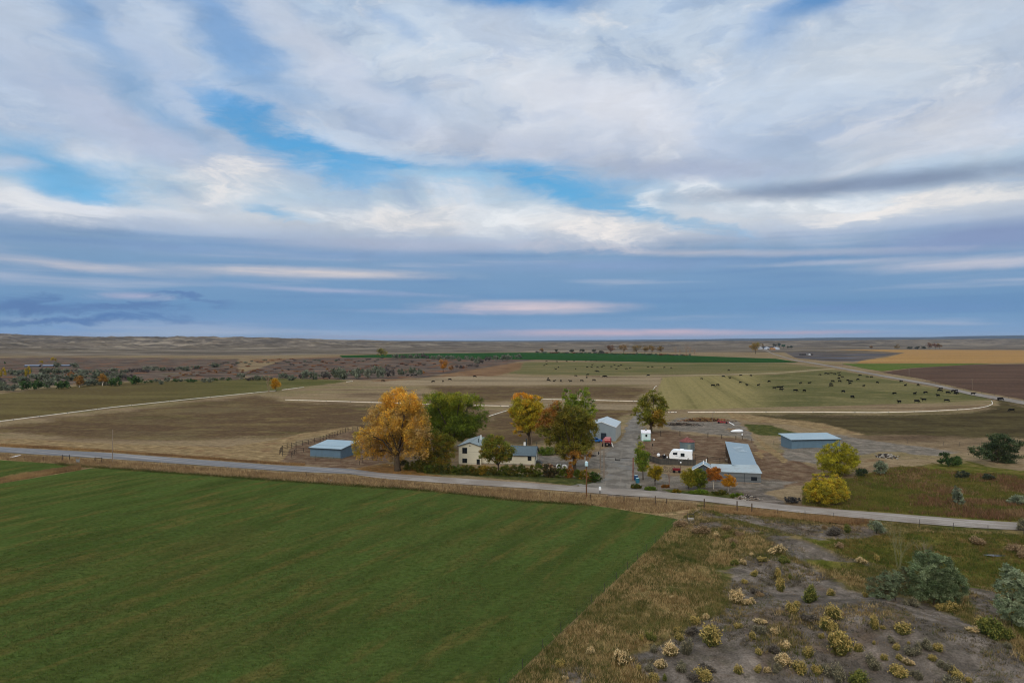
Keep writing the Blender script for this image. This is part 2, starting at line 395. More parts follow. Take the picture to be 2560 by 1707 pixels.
cov['redweed'] = pm([(2200, 1178), (2300, 1185), (2700, 1200), (2700, 1245), (2400, 1262), (2330, 1235), (2220, 1205)],
                   [(2380, 1255), (2700, 1250), (2700, 1310), (2480, 1295), (2390, 1272)],
                   [(2150, 1150), (2350, 1160), (2300, 1185), (2160, 1175)], [(2320, 1345), (2600, 1330), (2600, 1400), (2400, 1400), (2300, 1375)], f=14, k=0.62)
cov['dry'] = pm([(-300, 1075), (0, 1093), (300, 1110), (560, 1118), (690, 1100), (760, 1082), (900, 1062), (900, 1072), (800, 1090), (740, 1100), (700, 1162), (500, 1150), (280, 1131), (0, 1116), (-300, 1098)],
               [(-300, 1124), (0, 1132), (281, 1149), (700, 1181), (871, 1187), (1080, 1208), (1335, 1224), (1480, 1235), (1640, 1248), (1800, 1262), (1960, 1280), (2110, 1295), (2110, 1305), (1960, 1296), (1800, 1282), (1740, 1276), (1700, 1300), (1560, 1276), (1300, 1254), (1080, 1228), (680, 1202), (290, 1172), (200, 1180), (0, 1215), (-300, 1260)],
               [(1880, 1130), (1900, 1130), (1910, 1140), (1905, 1150)],
               [(1880, 1080), (1970, 1150), (1960, 1160), (1900, 1110)], [(1820, 1032), (2060, 1058), (2160, 1086), (2100, 1084), (1960, 1060), (1830, 1048)], f=5)
cov['shrubland'] = pm([(560, 940), (640, 922), (720, 897), (860, 893), (1000, 893), (1340, 898), (1290, 906), (1180, 925), (1050, 945), (900, 950), (700, 945)], f=4) * 0.95 + pm([(-200, 915), (0, 892), (150, 890), (330, 892), (600, 895), (600, 950), (300, 955), (-200, 990)], f=6) * 0.75
cov['lawn'] = pm([(1000, 1185), (1180, 1190), (1340, 1205), (1500, 1219), (1490, 1200), (1340, 1188), (1150, 1165), (1010, 1170)], [(1862, 1060), (1930, 1064), (1985, 1080), (2010, 1092), (1900, 1088), (1872, 1078)],
                [(1650, 1222), (1780, 1228), (1850, 1238), (1840, 1246), (1700, 1240)], [(1340, 1120), (1400, 1118), (1400, 1135), (1345, 1138)], [(1570, 1085), (1590, 1075), (1600, 1095), (1560, 1110)], f=6)
cov['litter'] = pm([(880, 1178), (900, 1165), (960, 1160), (1040, 1166), (1060, 1182), (1100, 1190), (980, 1186), (900, 1183)], f=6)
cov['corral'] = pm([(1620, 1075), (1700, 1080), (1880, 1098), (1900, 1140), (1860, 1155), (1640, 1160), (1600, 1140), (1605, 1100)],
                  [(690, 1135), (760, 1105), (880, 1070), (960, 1090), (980, 1150), (900, 1172), (760, 1165), (680, 1158)],
                  [(1860, 1140), (1960, 1130), (2040, 1170), (2030, 1210), (1900, 1225)], f=6)
cov['reddish'] = pm([(1180, 912), (1310, 905), (1300, 925), (1240, 940), (1120, 948), (1080, 946)], [(940, 948), (1000, 944), (1080, 946), (980, 956), (930, 954)], [(1885, 1118), (1940, 1135), (2015, 1165), (2040, 1195), (1985, 1210), (1940, 1200), (1915, 1165)], [(620, 898), (900, 889), (860, 896), (640, 906)], f=4, k=0.9)
cov['darkdirt'] = pm([(1960, 880), (2040, 880), (2262, 882), (2200, 893), (2130, 905), (2060, 902), (1990, 895)], f=3)
# (order in the three colour attributes)
CH = ['fallow', 'olive', 'cattle', 'upper', 'stubble', 'soil', 'meadow', 'redweed', 'dry', 'shrubland', 'lawn', 'litter', 'corral', 'reddish', 'darkdirt']
v0 = np.interp(vx, [0, 700, 1300], [1150, 1200, 1500])
valley = (1 - sst(TY, v0, v0 * 1.35)) * (TY > 3)
packs = [np.stack([cov[c] for c in CH[i * 4:i * 4 + 4]] + ([valley] if i == 3 else []), -1) for i in range(4)]

L = 0.70          # how bright white ground renders under this sky: albedo = wanted colour / L
LC = (0.60, 0.655, 0.745)   # the same for each channel: sky light is bluish
def al(r, g, b, k=1.0):
    c = lin(r, g, b, k)
    return (c[0] / LC[0], c[1] / LC[1], c[2] / LC[2], 1.0)
def mat(name, rough=0.95, spec=0.0):
    m_ = bpy.data.materials.new(name)
    m_.use_nodes = True
    n = NT(m_.node_tree)
    b = n.node('ShaderNodeBsdfPrincipled', Roughness=rough)
    b.inputs['Specular IOR Level'].default_value = spec
    o = n.node('ShaderNodeOutputMaterial')
    n.t.links.new(b.outputs[0], o.inputs[0])
    n.b = b
    return m_, n
def bump(n, h, strength=0.4, dist=0.1):
    bn = n.node('ShaderNodeBump', Strength=strength, Distance=dist, Height=h)
    n.t.links.new(bn.outputs[0], n.b.inputs['Normal'])
def wpos(n): return n.node('ShaderNodeNewGeometry').outputs['Position']

mt, n = mat('land_cover')
p = wpos(n)
ch = {}
for i in range(4):
    a = n.node('ShaderNodeAttribute', {'attribute_name': 'cover%d' % i})
    s_ = n.node('ShaderNodeSeparateColor', i0=a.outputs['Color']).outputs
    for k in range(4):
        nm = (CH + ['valley'])[i * 4 + k]
        ch[nm] = s_[k] if k < 3 else a.outputs['Alpha']
nbig = n.noise(p, 0.012, 6, 0.6)
nmid = n.noise(n.vm('MULTIPLY', p, (0.55, 1.0, 1)), 0.09, 7, 0.62)
nfin = n.noise(p, 0.9, 6, 0.65)
ngr = n.noise(p, 5.0, 3, 0.6)
nstr = n.noise(n.vm('MULTIPLY', p, (0.35, 1.0, 1)), 0.03, 8, 0.62)
edge = n.m('ADD', n.m('ADD', n.mul(n.sub(nmid, 0.5), 1.3), n.mul(n.sub(nfin, 0.5), 0.8)), n.mul(n.sub(nbig, 0.5), 0.6))
npat = n.noise(p, 0.11, 6, 0.66, 0.4)
def cover(base, name, col, amt=1.0):
    ed_ = n.mul(n.sub(npat, 0.5), 2.2) if name in ('soil', 'meadow', 'redweed', 'corral', 'litter') else n.mul(edge, 0.9)
    f = n.rng(n.add(ch[name], ed_), 0.36, 0.68, 0.0, amt)
    g = n.rng(ch[name], 0.0, 0.12)      # never outside its own area
    return n.mix(n.mul(f, g), base, col)
# dry range hills
hp = n.vm('MULTIPLY', p, (0.45, 1.0, 2.2))
nh = n.noise(hp, 0.0042, 9, 0.62, 0.6)
nh2 = n.noise(hp, 0.016, 7, 0.62, 0.4)
nh3 = n.noise(n.vm('MULTIPLY', p, (0.3, 1.0, 4)), 0.0021, 6, 0.55, 0.8)
c = n.ramp(nh, [(0.30, al(58, 54, 49)), (0.41, al(82, 76, 68)), (0.50, al(98, 90, 80)), (0.57, al(108, 100, 89)), (0.64, al(130, 120, 107)), (0.74, al(166, 157, 142))])
c = n.mix(n.mul(n.rng(nh2, 0.50, 0.62), 0.75), c, al(66, 60, 52))
c = n.mix(n.mul(n.rng(nh3, 0.54, 0.66), 0.4), c, al(112, 100, 78))
c = n.mix(n.mul(n.rng(nh2, 0.46, 0.38), 0.65), c, al(140, 130, 114))
nh4 = n.noise(n.vm('MULTIPLY', p, (0.35, 1.0, 3.0)), 0.05, 6, 0.65)
c = n.mix(n.mul(n.rng(nh4, 0.52, 0.66), 0.5), c, al(70, 64, 54))
c = n.mix(n.mul(n.rng(nh4, 0.46, 0.34), 0.35), c, al(124, 112, 96))
# valley floor: streaky tan stubble and brown
v = n.ramp(nstr, [(0.30, al(82, 69, 56)), (0.41, al(104, 89, 70)), (0.50, al(128, 112, 88)), (0.60, al(110, 100, 72)), (0.72, al(140, 124, 98))])
v = n.mix(n.mul(n.rng(nmid, 0.5, 0.72), 0.5), v, al(126, 112, 90))
base = n.mix(n.rng(n.add(ch['valley'], n.mul(n.sub(nbig, 0.5), 0.5)), 0.3, 0.8), c, v)
def two(a, b, noise_, lo=0.42, hi=0.6): return n.mix(n.rng(noise_, lo, hi), a, b)
cf = two(al(84, 69, 53), al(102, 88, 62), nmid, 0.47, 0.66)
cf = n.mix(n.mul(n.rng(n.noise(n.vm('MULTIPLY', p, (0.4, 1.0, 1)), 0.25, 7, 0.7), 0.52, 0.68), 0.55), cf, al(116, 106, 74))
cf = n.mix(n.mul(n.rng(nbig, 0.52, 0.66), 0.5), cf, al(106, 96, 70))
cf = n.mix(n.mul(n.rng(nstr, 0.56, 0.7), 0.35), cf, al(78, 84, 44))
cf = n.mix(n.rng(n.sub(n.sep(p)[0], n.mul(n.sep(p)[1], 0.3)), 6, 22), cf, n.mix(n.rng(nmid, 0.4, 0.64), al(64, 57, 41), al(80, 73, 50)))
base = cover(base, 'fallow', cf)
xp_ = n.m('DIVIDE', n.sep(p)[0], n.sep(p)[1])
co_ = two(al(84, 74, 50), al(96, 87, 57), nstr)
co_ = n.mix(n.rng(xp_, -0.62, -0.28), co_, two(al(76, 77, 45), al(90, 87, 54), nstr))
base = cover(base, 'olive', co_)
# grazed field: mown rows and wheel ruts running away from the farm
X_, Y_, _z = n.sep(p)
rowc = n.add(X_, n.mul(Y_, -0.20))
rows_ = n.m('SINE', n.mul(n.add(rowc, n.mul(nfin, 0.8)), 1.3))
rut = n.noise(n.comb(n.mul(rowc, 1.0), n.mul(Y_, 0.012), 0), 0.075, 3, 0.6)
cc = two(al(102, 97, 66), al(84, 84, 54), nbig, 0.4, 0.6)
cc = n.mix(n.rng(n.sub(X_, n.mul(Y_, 0.36)), -14, 16), n.mix(n.add(n.rng(rows_, -0.2, 1.0, 0, 0.16), n.rng(rut, 0.4, 0.6, 0, 0.4)), al(128, 118, 80), al(100, 96, 62)), cc)
cc = n.mix(n.mul(n.rng(rut, 0.56, 0.62), n.mul(n.rng(n.sub(X_, n.mul(Y_, 0.36)), 10, -10), 0.65)), cc, al(76, 74, 46))
cc = n.mix(n.mul(n.rng(nmid, 0.5, 0.68), 0.5), cc, al(132, 120, 84))
cc = n.mix(n.mul(n.rng(n.noise(n.vm('MULTIPLY', p, (0.5, 1, 1)), 0.3, 6, 0.7), 0.52, 0.66), 0.4), cc, al(84, 80, 52))
base = cover(base, 'cattle', cc)
base = cover(base, 'upper', two(al(86, 86, 56), al(106, 98, 68), nstr))
base = cover(base, 'reddish', two(al(98, 74, 56), al(122, 98, 74), nmid), 0.9)
base = cover(base, 'stubble', two(al(136, 121, 98), al(112, 100, 80), nstr, 0.4, 0.65))
sh = two(al(70, 62, 58), al(104, 92, 82), n.noise(n.vm('MULTIPLY', p, (0.4, 1.0, 1)), 0.06, 8, 0.7), 0.42, 0.6)
sh = n.mix(n.mul(n.rng(n.noise(p, 0.05, 3, 0.5), 0.56, 0.66), 0.8), sh, al(120, 76, 46))
sh = n.mix(n.mul(n.rng(n.noise(p, 0.028, 4, 0.6), 0.58, 0.68), 0.6), sh, al(70, 72, 50))
base = cover(base, 'shrubland', sh)
base = cover(base, 'corral', two(al(92, 74, 60), al(112, 96, 78), n.noise(p, 0.35, 6, 0.6), 0.42, 0.62))
cs = two(al(86, 80, 74), al(114, 106, 98), n.noise(p, 0.3, 7, 0.62), 0.4, 0.62)
cs = n.mix(n.mul(n.rng(n.noise(p, 0.11, 5, 0.6, 0.5), 0.52, 0.64), 0.55), cs, al(94, 78, 64))
cs = n.mix(n.mul(n.rng(n.noise(p, 0.13, 4, 0.6), 0.55, 0.7), 0.35), cs, al(82, 84, 86))
cs = n.mix(n.mul(n.rng(n.noise(p, 0.45, 6, 0.7), 0.5, 0.62), 0.45), cs, al(66, 64, 50))
cs = n.mix(n.mul(n.rng(n.noise(p, 1.4, 5, 0.7), 0.56, 0.66), 0.5), cs, al(58, 56, 51))
vor = n.node('ShaderNodeTexVoronoi', Vector=p, Scale=5.0).outputs['Distance']
cs = n.mix(n.rng(vor, 0.10, 0.05, 0, 0.6), cs, al(150, 146, 138))
# rough grass of the foreground (only this side of the road)
fg = n.mul(n.rng(n.add(n.mul(X_, 0.8856), n.mul(Y_, -0.4644)), -29.3, -28.6), n.rng(n.add(Y_, n.mul(X_, 0.4237)), 147, 145))
fgc = two(al(74, 70, 40), al(114, 100, 66), n.noise(p, 0.35, 6, 0.65), 0.42, 0.62)
fgc = n.mix(n.mul(n.rng(n.noise(p, 0.12, 4, 0.6), 0.5, 0.62), 0.6), fgc, al(66, 74, 34))
fgc = n.mix(n.mul(n.rng(nfin, 0.5, 0.8), 0.5), fgc, al(134, 116, 82))
base = n.mix(fg, base, fgc)
cs = n.mix(n.rng(Y_, 138, 150), cs, two(al(100, 95, 87), al(121, 113, 103), n.noise(p, 0.3, 7, 0.62), 0.4, 0.62))
base = cover(base, 'soil', cs)
md = two(al(76, 80, 34), al(94, 88, 46), n.noise(p, 0.25, 6, 0.62), 0.42, 0.6)
md = n.mix(n.mul(n.rng(n.noise(p, 0.07, 4, 0.6), 0.52, 0.68), 0.6), md, al(100, 78, 48))
base = cover(base, 'meadow', md)
base = cover(base, 'redweed', two(al(86, 60, 44), al(104, 80, 56), n.noise(p, 0.6, 5, 0.6)), 0.8)
dr = two(al(112, 96, 70), al(146, 126, 94), n.noise(n.vm('MULTIPLY', p, (0.4, 1, 1)), 0.8, 6, 0.65), 0.4, 0.65)
dr = n.mix(n.mul(n.rng(n.noise(p, 0.15, 4, 0.6), 0.52, 0.66), 0.55), dr, al(108, 82, 62))
base = cover(base, 'dry', dr)
base = cover(base, 'lawn', two(al(60, 66, 36), al(80, 80, 46), n.noise(p, 0.4, 5, 0.6)))
base = cover(base, 'litter', two(al(104, 80, 50), al(126, 92, 50), nfin), 0.8)
dd = two(al(66, 62, 60), al(104, 94, 84), n.noise(n.vm('MULTIPLY', p, (0.25, 1.0, 1)), 0.02, 6, 0.65), 0.45, 0.6)
base = cover(base, 'darkdirt', n.mix(n.mul(n.rng(n.noise(n.vm('MULTIPLY', p, (0.2, 1, 1)), 0.03, 3), 0.55, 0.6), 0.6), dd, al(88, 100, 120)))
base = n.mix(n.rng(Y_, 8500, 10500), base, al(62, 70, 76))  # farthest hills: dark forest tone, with distance-haze blue put into the colour
g_ = n.mix(n.rng(ngr, 0.25, 0.75), (0.74, 0.74, 0.74, 1), (1.24, 1.24, 1.24, 1))
g2 = n.mix(n.rng(n.noise(p, 0.5, 8, 0.75), 0.3, 0.7), (0.74, 0.74, 0.73, 1), (1.26, 1.26, 1.26, 1))
n.put(n.b.inputs['Base Color'], n.mix(1.0, n.mix(1.0, base, g_, 'MULTIPLY'), g2, 'MULTIPLY'))
bump(n, n.add(nfin, n.mul(ngr, 0.45)), 0.8, 0.35)
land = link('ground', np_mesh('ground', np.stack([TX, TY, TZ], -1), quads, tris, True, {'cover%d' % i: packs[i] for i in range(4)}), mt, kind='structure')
del RR, AA, quads, tris, packs

# ================================================================= sheets laid on the ground
def wline(pts, step=6.0):
    """subdivide a photo-pixel outline into world points"""
    out = []
    for i in range(len(pts)):
        a = Vector((*pts[i], 0)); b = Vector((*pts[(i + 1) % len(pts)], 0))
        k = max(1, int((b - a).length / step))
        for j in range(k):
            q = a.lerp(b, j / k)
            out.append((q.x, q.y))
    return out
def sheet(name, pts, m_, z=0.04, jag=0.0, step=6.0, seed=0, flat=True):
    from mathutils.geometry import tessellate_polygon
    rs = random.Random(seed)
    P3 = []
    for x, y in wline(pts, step):
        q = G(x, y)
        if jag:
            j = jag * (fbm(np.array([q.x / 3.1]), np.array([q.y / 3.1]), 4, seed)[0] - 0.5) * 2 * (1 + max(q.y - 150, 0) / 200)
            q.x += j * 0.5; q.y += j
        P3.append(Vector((q.x, q.y, z)))
    tri = tessellate_polygon([P3])
    me = bpy.data.meshes.new(name)
    me.from_pydata([tuple(p_) for p_ in P3], [], [tuple(t) for t in tri])
    me.update()
    if me.polygons and sum(pl.normal.z * pl.area for pl in me.polygons) < 0:
        me.flip_normals()
    return link(name, me, m_, kind='structure')

def field_mat(name, c1, c2, c3, sc=0.25, aniso=(0.4, 1, 1), fine=3.0, bs=0.5, big=0.02):
    m_, n = mat(name)
    p = wpos(n)
    a = n.noise(n.vm('MULTIPLY', p, aniso), sc, 7, 0.62)
    b = n.noise(p, big, 5, 0.55)
    f = n.noise(p, fine, 5, 0.7)
    col = n.mix(n.rng(a, 0.38, 0.64), c1, c2)
    col = n.mix(n.mul(n.rng(b, 0.46, 0.66), 0.7), col, c3)
    col = n.mix(1.0, col, n.mix(n.rng(f, 0.3, 0.7), (0.72, 0.74, 0.72, 1), (1.25, 1.25, 1.2, 1)), 'MULTIPLY')
    n.put(n.b.inputs['Base Color'], col)
    bump(n, f, bs, 0.15)
    return m_, n, col
# hay meadow in front: rows follow the diagonal fence line
m_green, n = mat('hay_meadow')
p = wpos(n)
X_, Y_, _z = n.sep(p)
rc = n.add(n.mul(X_, 0.88), n.mul(Y_, -0.46)); al_ = n.add(n.mul(X_, 0.46), n.mul(Y_, 0.88))
q = n.comb(rc, n.mul(al_, 0.22), 0)
a = n.noise(q, 0.20, 6, 0.6, 0.3)
b = n.noise(p, 0.035, 5, 0.55)
f = n.noise(n.comb(n.mul(X_, 0.45), Y_, 0), 2.4, 6, 0.72)
f2 = n.noise(n.comb(n.mul(X_, 0.35), Y_, 0), 0.7, 5, 0.68)
col = n.mix(n.rng(a, 0.34, 0.62), al(58, 69, 34), al(68, 82, 41))
col = n.mix(n.mul(n.rng(b, 0.50, 0.66), 0.55), col, al(76, 77, 42))
stp = n.m('SINE', n.add(n.mul(rc, 1.25), n.mul(n.noise(q, 0.15, 3), 5.0)))
col = n.mix(n.mul(n.rng(stp, 0.1, 1.0), n.mul(n.rng(n.noise(q, 0.06, 3), 0.42, 0.6), 0.38)), col, al(86, 78, 44))
col = n.mix(n.mul(n.rng(n.noise(q, 0.33, 5, 0.6), 0.52, 0.66), 0.6), col, al(92, 82, 46))
col = n.mix(n.mul(n.rng(f2, 0.5, 0.74), 0.5), col, al(50, 76, 30))
col = n.mix(1.0, col, n.mix(n.rng(f, 0.32, 0.66), (0.66, 0.68, 0.64, 1), (1.2, 1.2, 1.16, 1)), 'MULTIPLY')
n.put(n.b.inputs['Base Color'], col)
bump(n, f, 0.7, 0.2)

e0 = Vector((-0.4, 61.7, 0)); ed = Vector((28.9 + 0.4, 117.6 - 61.7, 0)).normalized()
def pxof(q): return (1280 + F * q.x / q.y, HY + F * (H - q.z) / q.y)
low1 = pxof(e0 - ed * 30)
sheet('hay_field', [(-500, 1292), (0, 1209), (140, 1186), (225, 1171), (290, 1168), (400, 1176), (680, 1200), (900, 1215), (1080, 1227), (1300, 1252), (1480, 1263), (1560, 1275), (1630, 1287),
                    (1700, 1300), (1640, 1357), (1560, 1432), (1420, 1565), (1270, 1707), low1, (-500, low1[1])], m_green, 0.05, 0.35, 5, 3)
sheet('hay_field', [(-400, 1158), (0, 1150), (120, 1158), (190, 1162), (150, 1172), (60, 1188), (0, 1196), (-400, 1255)], m_green, 0.05, 0.3, 5, 4)
m_far, _, _ = field_mat('winter_wheat', al(36, 68, 33), al(33, 62, 31), al(42, 70, 34), 0.02, (0.2, 1, 1), 0.2, 0.1)
sheet('wheat_field', [(848, 889), (1046, 884), (1300, 881.5), (1597, 883.5), (1746, 890), (1940, 897), (1997, 905.7), (1899, 906.8), (1656, 905.7), (1448, 901.5), (1300, 898.5), (1165, 898), (987, 894.4), (856, 893.8)], m_far, 0.25, 0, 8, 5)
m_pl, _, _ = field_mat('ploughed_soil', al(78, 62, 54), al(88, 71, 62), al(72, 59, 52), 0.05, (0.12, 1, 1), 0.6, 0.2)
sheet('ploughed_field', [(2205, 931), (2277, 921), (2425, 911.8), (2760, 907), (2760, 1040), (2560, 998), (2425, 975), (2306, 947)], m_pl, 0.10, 0.3, 6, 6)
m_gs, _, _ = field_mat('green_stubble', al(72, 88, 42), al(84, 96, 48), al(90, 92, 52), 0.03, (0.2, 1, 1), 0.3, 0.1)
sheet('green_field', [(2104, 909.3), (2485, 908.8), (2400, 913), (2277, 920), (2205, 928.5), (2160, 921)], m_gs, 0.16, 0.3, 6, 7)
m_tan, _, _ = field_mat('ripe_corn', al(150, 118, 76), al(134, 104, 66), al(142, 114, 78), 0.02, (0.12, 1, 1), 0.3, 0.2)
sheet('corn_field', [(2060, 873.5), (2217, 874), (2760, 876), (2760, 906), (2485, 908.2), (2143, 908.2), (2150, 903), (2217, 894), (2262, 882), (2170, 877)], m_tan, 0.2, 0.4, 6, 8)

# gravel road, edges taken from the photograph
m_road, n = mat('gravel_road')
p = wpos(n)
X_, Y_, _z = n.sep(p)
# across-road coordinate: the road runs down to the right
rx = n.add(n.mul(X_, 0.385), n.mul(Y_, 0.923))
tr = n.noise(n.comb(n.mul(rx, 1.0), n.mul(X_, 0.02), 0), 0.85, 4, 0.6)
col = n.mix(n.rng(n.noise(p, 0.12, 6, 0.6), 0.4, 0.62), al(126, 119, 112), al(142, 136, 130))
col = n.mix(n.rng(X_, -45, -15), n.mix(n.rng(tr, 0.4, 0.6), al(104, 106, 110), al(112, 113, 116)), col)
col = n.mix(n.mul(n.rng(tr, 0.52, 0.66), 0.6), col, al(160, 156, 152))
col = n.mix(n.mul(n.rng(tr, 0.46, 0.34), 0.45), col, al(104, 98, 92))
col = n.mix(1.0, col, n.mix(n.rng(n.noise(p, 7, 4, 0.7), 0.3, 0.7), (0.86, 0.86, 0.86, 1), (1.12, 1.12, 1.12, 1)), 'MULTIPLY')
n.put(n.b.inputs['Base Color'], col)
bump(n, n.noise(p, 8, 4, 0.7), 0.4, 0.05)
RT = [(-500, 1083), (0, 1117.7), (281, 1133), (680, 1162.8), (871, 1172), (956, 1183), (1080, 1191.5), (1200, 1199.5), (1335, 1208.5), (1480, 1219), (1600, 1226), (1760, 1239), (1960, 1262.5), (2113, 1275.5), (2266, 1287), (2419, 1299.5), (2560, 1308), (2800, 1322), (3300, 1350)]
RB = [(-500, 1093), (0, 1130.6), (281, 1147.6), (700, 1177.6), (871, 1185), (956, 1197), (1080, 1206), (1200, 1214), (1335, 1222), (1480, 1233), (1580, 1240), (1760, 1254), (1960, 1278), (2113, 1293), (2266, 1307), (2419, 1319), (2560, 1327), (2800, 1343), (3300, 1376)]
sheet('road', RT + RB[::-1], m_road, 0.09, 0.12, 5, 9)
FR = [(1908, 873.2, 1.0), (1920, 878, 1.2), (1934, 885, 1.4), (1988, 901, 1.6), (2040, 909, 1.8), (2113, 922.5, 2.2), (2217, 942, 2.8), (2336, 963, 3.6), (2425, 984, 4.4), (2560, 1007.5, 5.4), (2800, 1052, 7)]
m_fr, _, _ = field_mat('far_gravel', al(122, 116, 112), al(134, 128, 124), al(116, 110, 106), 0.05, (1, 1, 1), 1.0, 0.2)
sheet('road', [(x, y - w_ * .8) for x, y, w_ in FR] + [(x, y + w_ * .8) for x, y, w_ in FR[::-1]], m_fr, 0.22, 0, 12, 10)
sheet('road', [(x, y - w_) for x, y, w_ in [(1500, 940.6, .5), (1640, 940, .6), (1746, 938.4, .6), (1860, 935.4, .7), (1960, 931.5, .7), (2088, 921.5, .7)]] +
      [(x, y + w_) for x, y, w_ in [(1500, 940.6, .5), (1640, 940, .6), (1746, 938.4, .6), (1860, 935.4, .7), (1960, 931.5, .7), (2088, 921.5, .7)][::-1]],
      field_mat('farm_track', al(150, 140, 110), al(138, 128, 100), al(140, 130, 104), 0.1)[0], 0.12, 0, 12, 11)
# driveway through the ranch gate
m_drive, n = mat('driveway_gravel')
p = wpos(n)
X_, Y_, _z = n.sep(p)
dv = n.noise(n.comb(n.sub(X_, n.mul(Y_, 0.17)), n.mul(Y_, 0.06), 0), 0.9, 4, 0.6)
col = n.mix(n.rng(n.noise(p, 0.25, 6, 0.62), 0.4, 0.6), al(98, 94, 88), al(120, 116, 109))
col = n.mix(n.mul(n.rng(dv, 0.52, 0.70), 0.35), col, al(134, 126, 116))
col = n.mix(n.mul(n.rng(dv, 0.46, 0.30), 0.3), col, al(88, 84, 78))
col = n.mix(n.mul(n.rng(n.noise(p, 0.16, 3), 0.55, 0.7), 0.5), col, al(100, 104, 106))
n.put(n.b.inputs['Base Color'], col)
bump(n, n.noise(p, 6, 4, 0.7), 0.4, 0.08)
sheet('driveway', [(1380, 1214), (1440, 1211), (1490, 1206), (1516, 1192), (1518, 1170), (1508, 1148), (1530, 1122), (1556, 1094), (1572, 1060), (1590, 1030), (1604, 1032), (1600, 1070), (1593, 1100), (1590, 1130), (1588, 1160), (1584, 1190), (1590, 1206), (1606, 1219), (1650, 1228), (1760, 1241), (1700, 1240), (1600, 1231), (1480, 1222), (1400, 1217)], m_drive, 0.06, 3.4, 1.8, 12)

# ================================================================= mesh helpers
class MB:
    def __init__(s): s.v = []; s.f = []
    def add(s, vs, fs):
        k = len(s.v); s.v += [tuple(map(float, v)) for v in vs]; s.f += [tuple(i + k for i in f) for f in fs]; return s
    def box(s, x0, x1, y0, y1, z0, z1):
        return s.add([(x0, y0, z0), (x1, y0, z0), (x1, y1, z0), (x0, y1, z0), (x0, y0, z1), (x1, y0, z1), (x1, y1, z1), (x0, y1, z1)],
                     [(0, 3, 2, 1), (4, 5, 6, 7), (0, 1, 5, 4), (1, 2, 6, 5), (2, 3, 7, 6), (3, 0, 4, 7)])
    def prism(s, prof, y0, y1):            # profile in x,z, extruded along y
        n = len(prof)
        return s.add([(x, y0, z) for x, z in prof] + [(x, y1, z) for x, z in prof],
                     [tuple(range(n)), tuple(range(2 * n - 1, n - 1, -1))] + [(i, i + n, (i + 1) % n + n, (i + 1) % n) for i in range(n)])
    def prismx(s, prof, x0, x1):           # profile in y,z, extruded along x
        n = len(prof)
        return s.add([(x0, y, z) for y, z in prof] + [(x1, y, z) for y, z in prof],
                     [tuple(range(n - 1, -1, -1)), tuple(range(n, 2 * n))] + [(i, (i + 1) % n, (i + 1) % n + n, i + n) for i in range(n)])
    def slab(s, a, b, c, d, t):            # sloping sheet a-b-c-d with thickness t below
        P_ = [Vector(q) for q in (a, b, c, d)]
        nrm = (P_[1] - P_[0]).cross(P_[3] - P_[0]).normalized()
        if nrm.z < 0: nrm = -nrm
        Q_ = [q - nrm * t for q in P_]
        return s.add([tuple(q) for q in P_ + Q_], [(0, 1, 2, 3), (7, 6, 5, 4), (0, 4, 5, 1), (1, 5, 6, 2), (2, 6, 7, 3), (3, 7, 4, 0)])
    def tube(s, pts, rad, seg=8, cap=True):
        pts = [Vector(q) for q in pts]; n = len(pts)
        rad = rad if isinstance(rad, (list, tuple)) else [rad] * n
        k = len(s.v)
        up = None
        for i, q in enumerate(pts):
            t = (pts[min(i + 1, n - 1)] - pts[max(i - 1, 0)]).normalized()
            if up is None: up = Vector((0, 0, 1)) if abs(t.z) < 0.9 else Vector((1, 0, 0))
            a = t.cross(up)
            a = a.normalized() if a.length > 1e-4 else t.orthogonal().normalized()
            b = t.cross(a).normalized()
            for j in range(seg):
                w_ = 2 * pi * j / seg
                p_ = q + (a * cos(w_) + b * sin(w_)) * rad[i]
                s.v.append(tuple(p_))
        for i in range(n - 1):
            for j in range(seg):
                a0 = k + i * seg + j; a1 = k + i * seg + (j + 1) % seg
                s.f.append((a0, a0 + seg, a1 + seg, a1))
        if cap:
            s.f.append(tuple(k + j for j in range(seg)))
            s.f.append(tuple(k + (n - 1) * seg + j for j in range(seg - 1, -1, -1)))
        return s
    def disc(s, cx, cy, z0, z1, r, seg=24, r1=None):
        return s.tube([(cx, cy, z0), (cx, cy, z1)], [r, r if r1 is None else r1], seg)
    def mesh(s, name, smooth=False):
        me = bpy.data.meshes.new(name)
        me.from_pydata(s.v, [], s.f)
        bm = bmesh.new(); bm.from_mesh(me); bmesh.ops.recalc_face_normals(bm, faces=bm.faces); bm.to_mesh(me); bm.free()
        if smooth: me.polygons.foreach_set('use_smooth', [True] * len(me.polygons))
        me.update()
        return me
    def build(s, name, mt_, parent=None, smooth=False, **props):
        return link(name, s.mesh(name, smooth), mt_, parent, **props)
ORD = ['leftmost', 'second', 'third', 'fourth', 'fifth', 'sixth', 'seventh', 'eighth', 'ninth', 'tenth', 'eleventh', 'twelfth', 'thirteenth', 'fourteenth', 'fifteenth', 'sixteenth', 'seventeenth', 'eighteenth', 'nineteenth']
TENS = {20: 'twent', 30: 'thirt', 40: 'fort', 50: 'fift', 60: 'sixt'}
TW = {20: 'twenty', 30: 'thirty', 40: 'forty', 50: 'fifty', 60: 'sixty'}
def ordw(i):
    if i < 19: return ORD[i]
    n_ = i + 1; t = n_ // 10 * 10; u = n_ % 10
    return TENS[t] + 'ieth' if u == 0 else TW[t] + '-' + (['first'] + ORD[1:9])[u - 1]
def fromleft(i): return ordw(i) if i == 0 else ordw(i) + ' from the left'
def thing(name, label, cat, loc=(0, 0, 0), rz=0.0, group=None):
    o = bpy.data.objects.new(name, None)
    COL.objects.link(o)
    o.empty_display_size = 0.5
    o.location = loc; o.rotation_euler = (0, 0, rz)
    o['label'] = label; o['category'] = cat
    if group: o['group'] = group
    return o
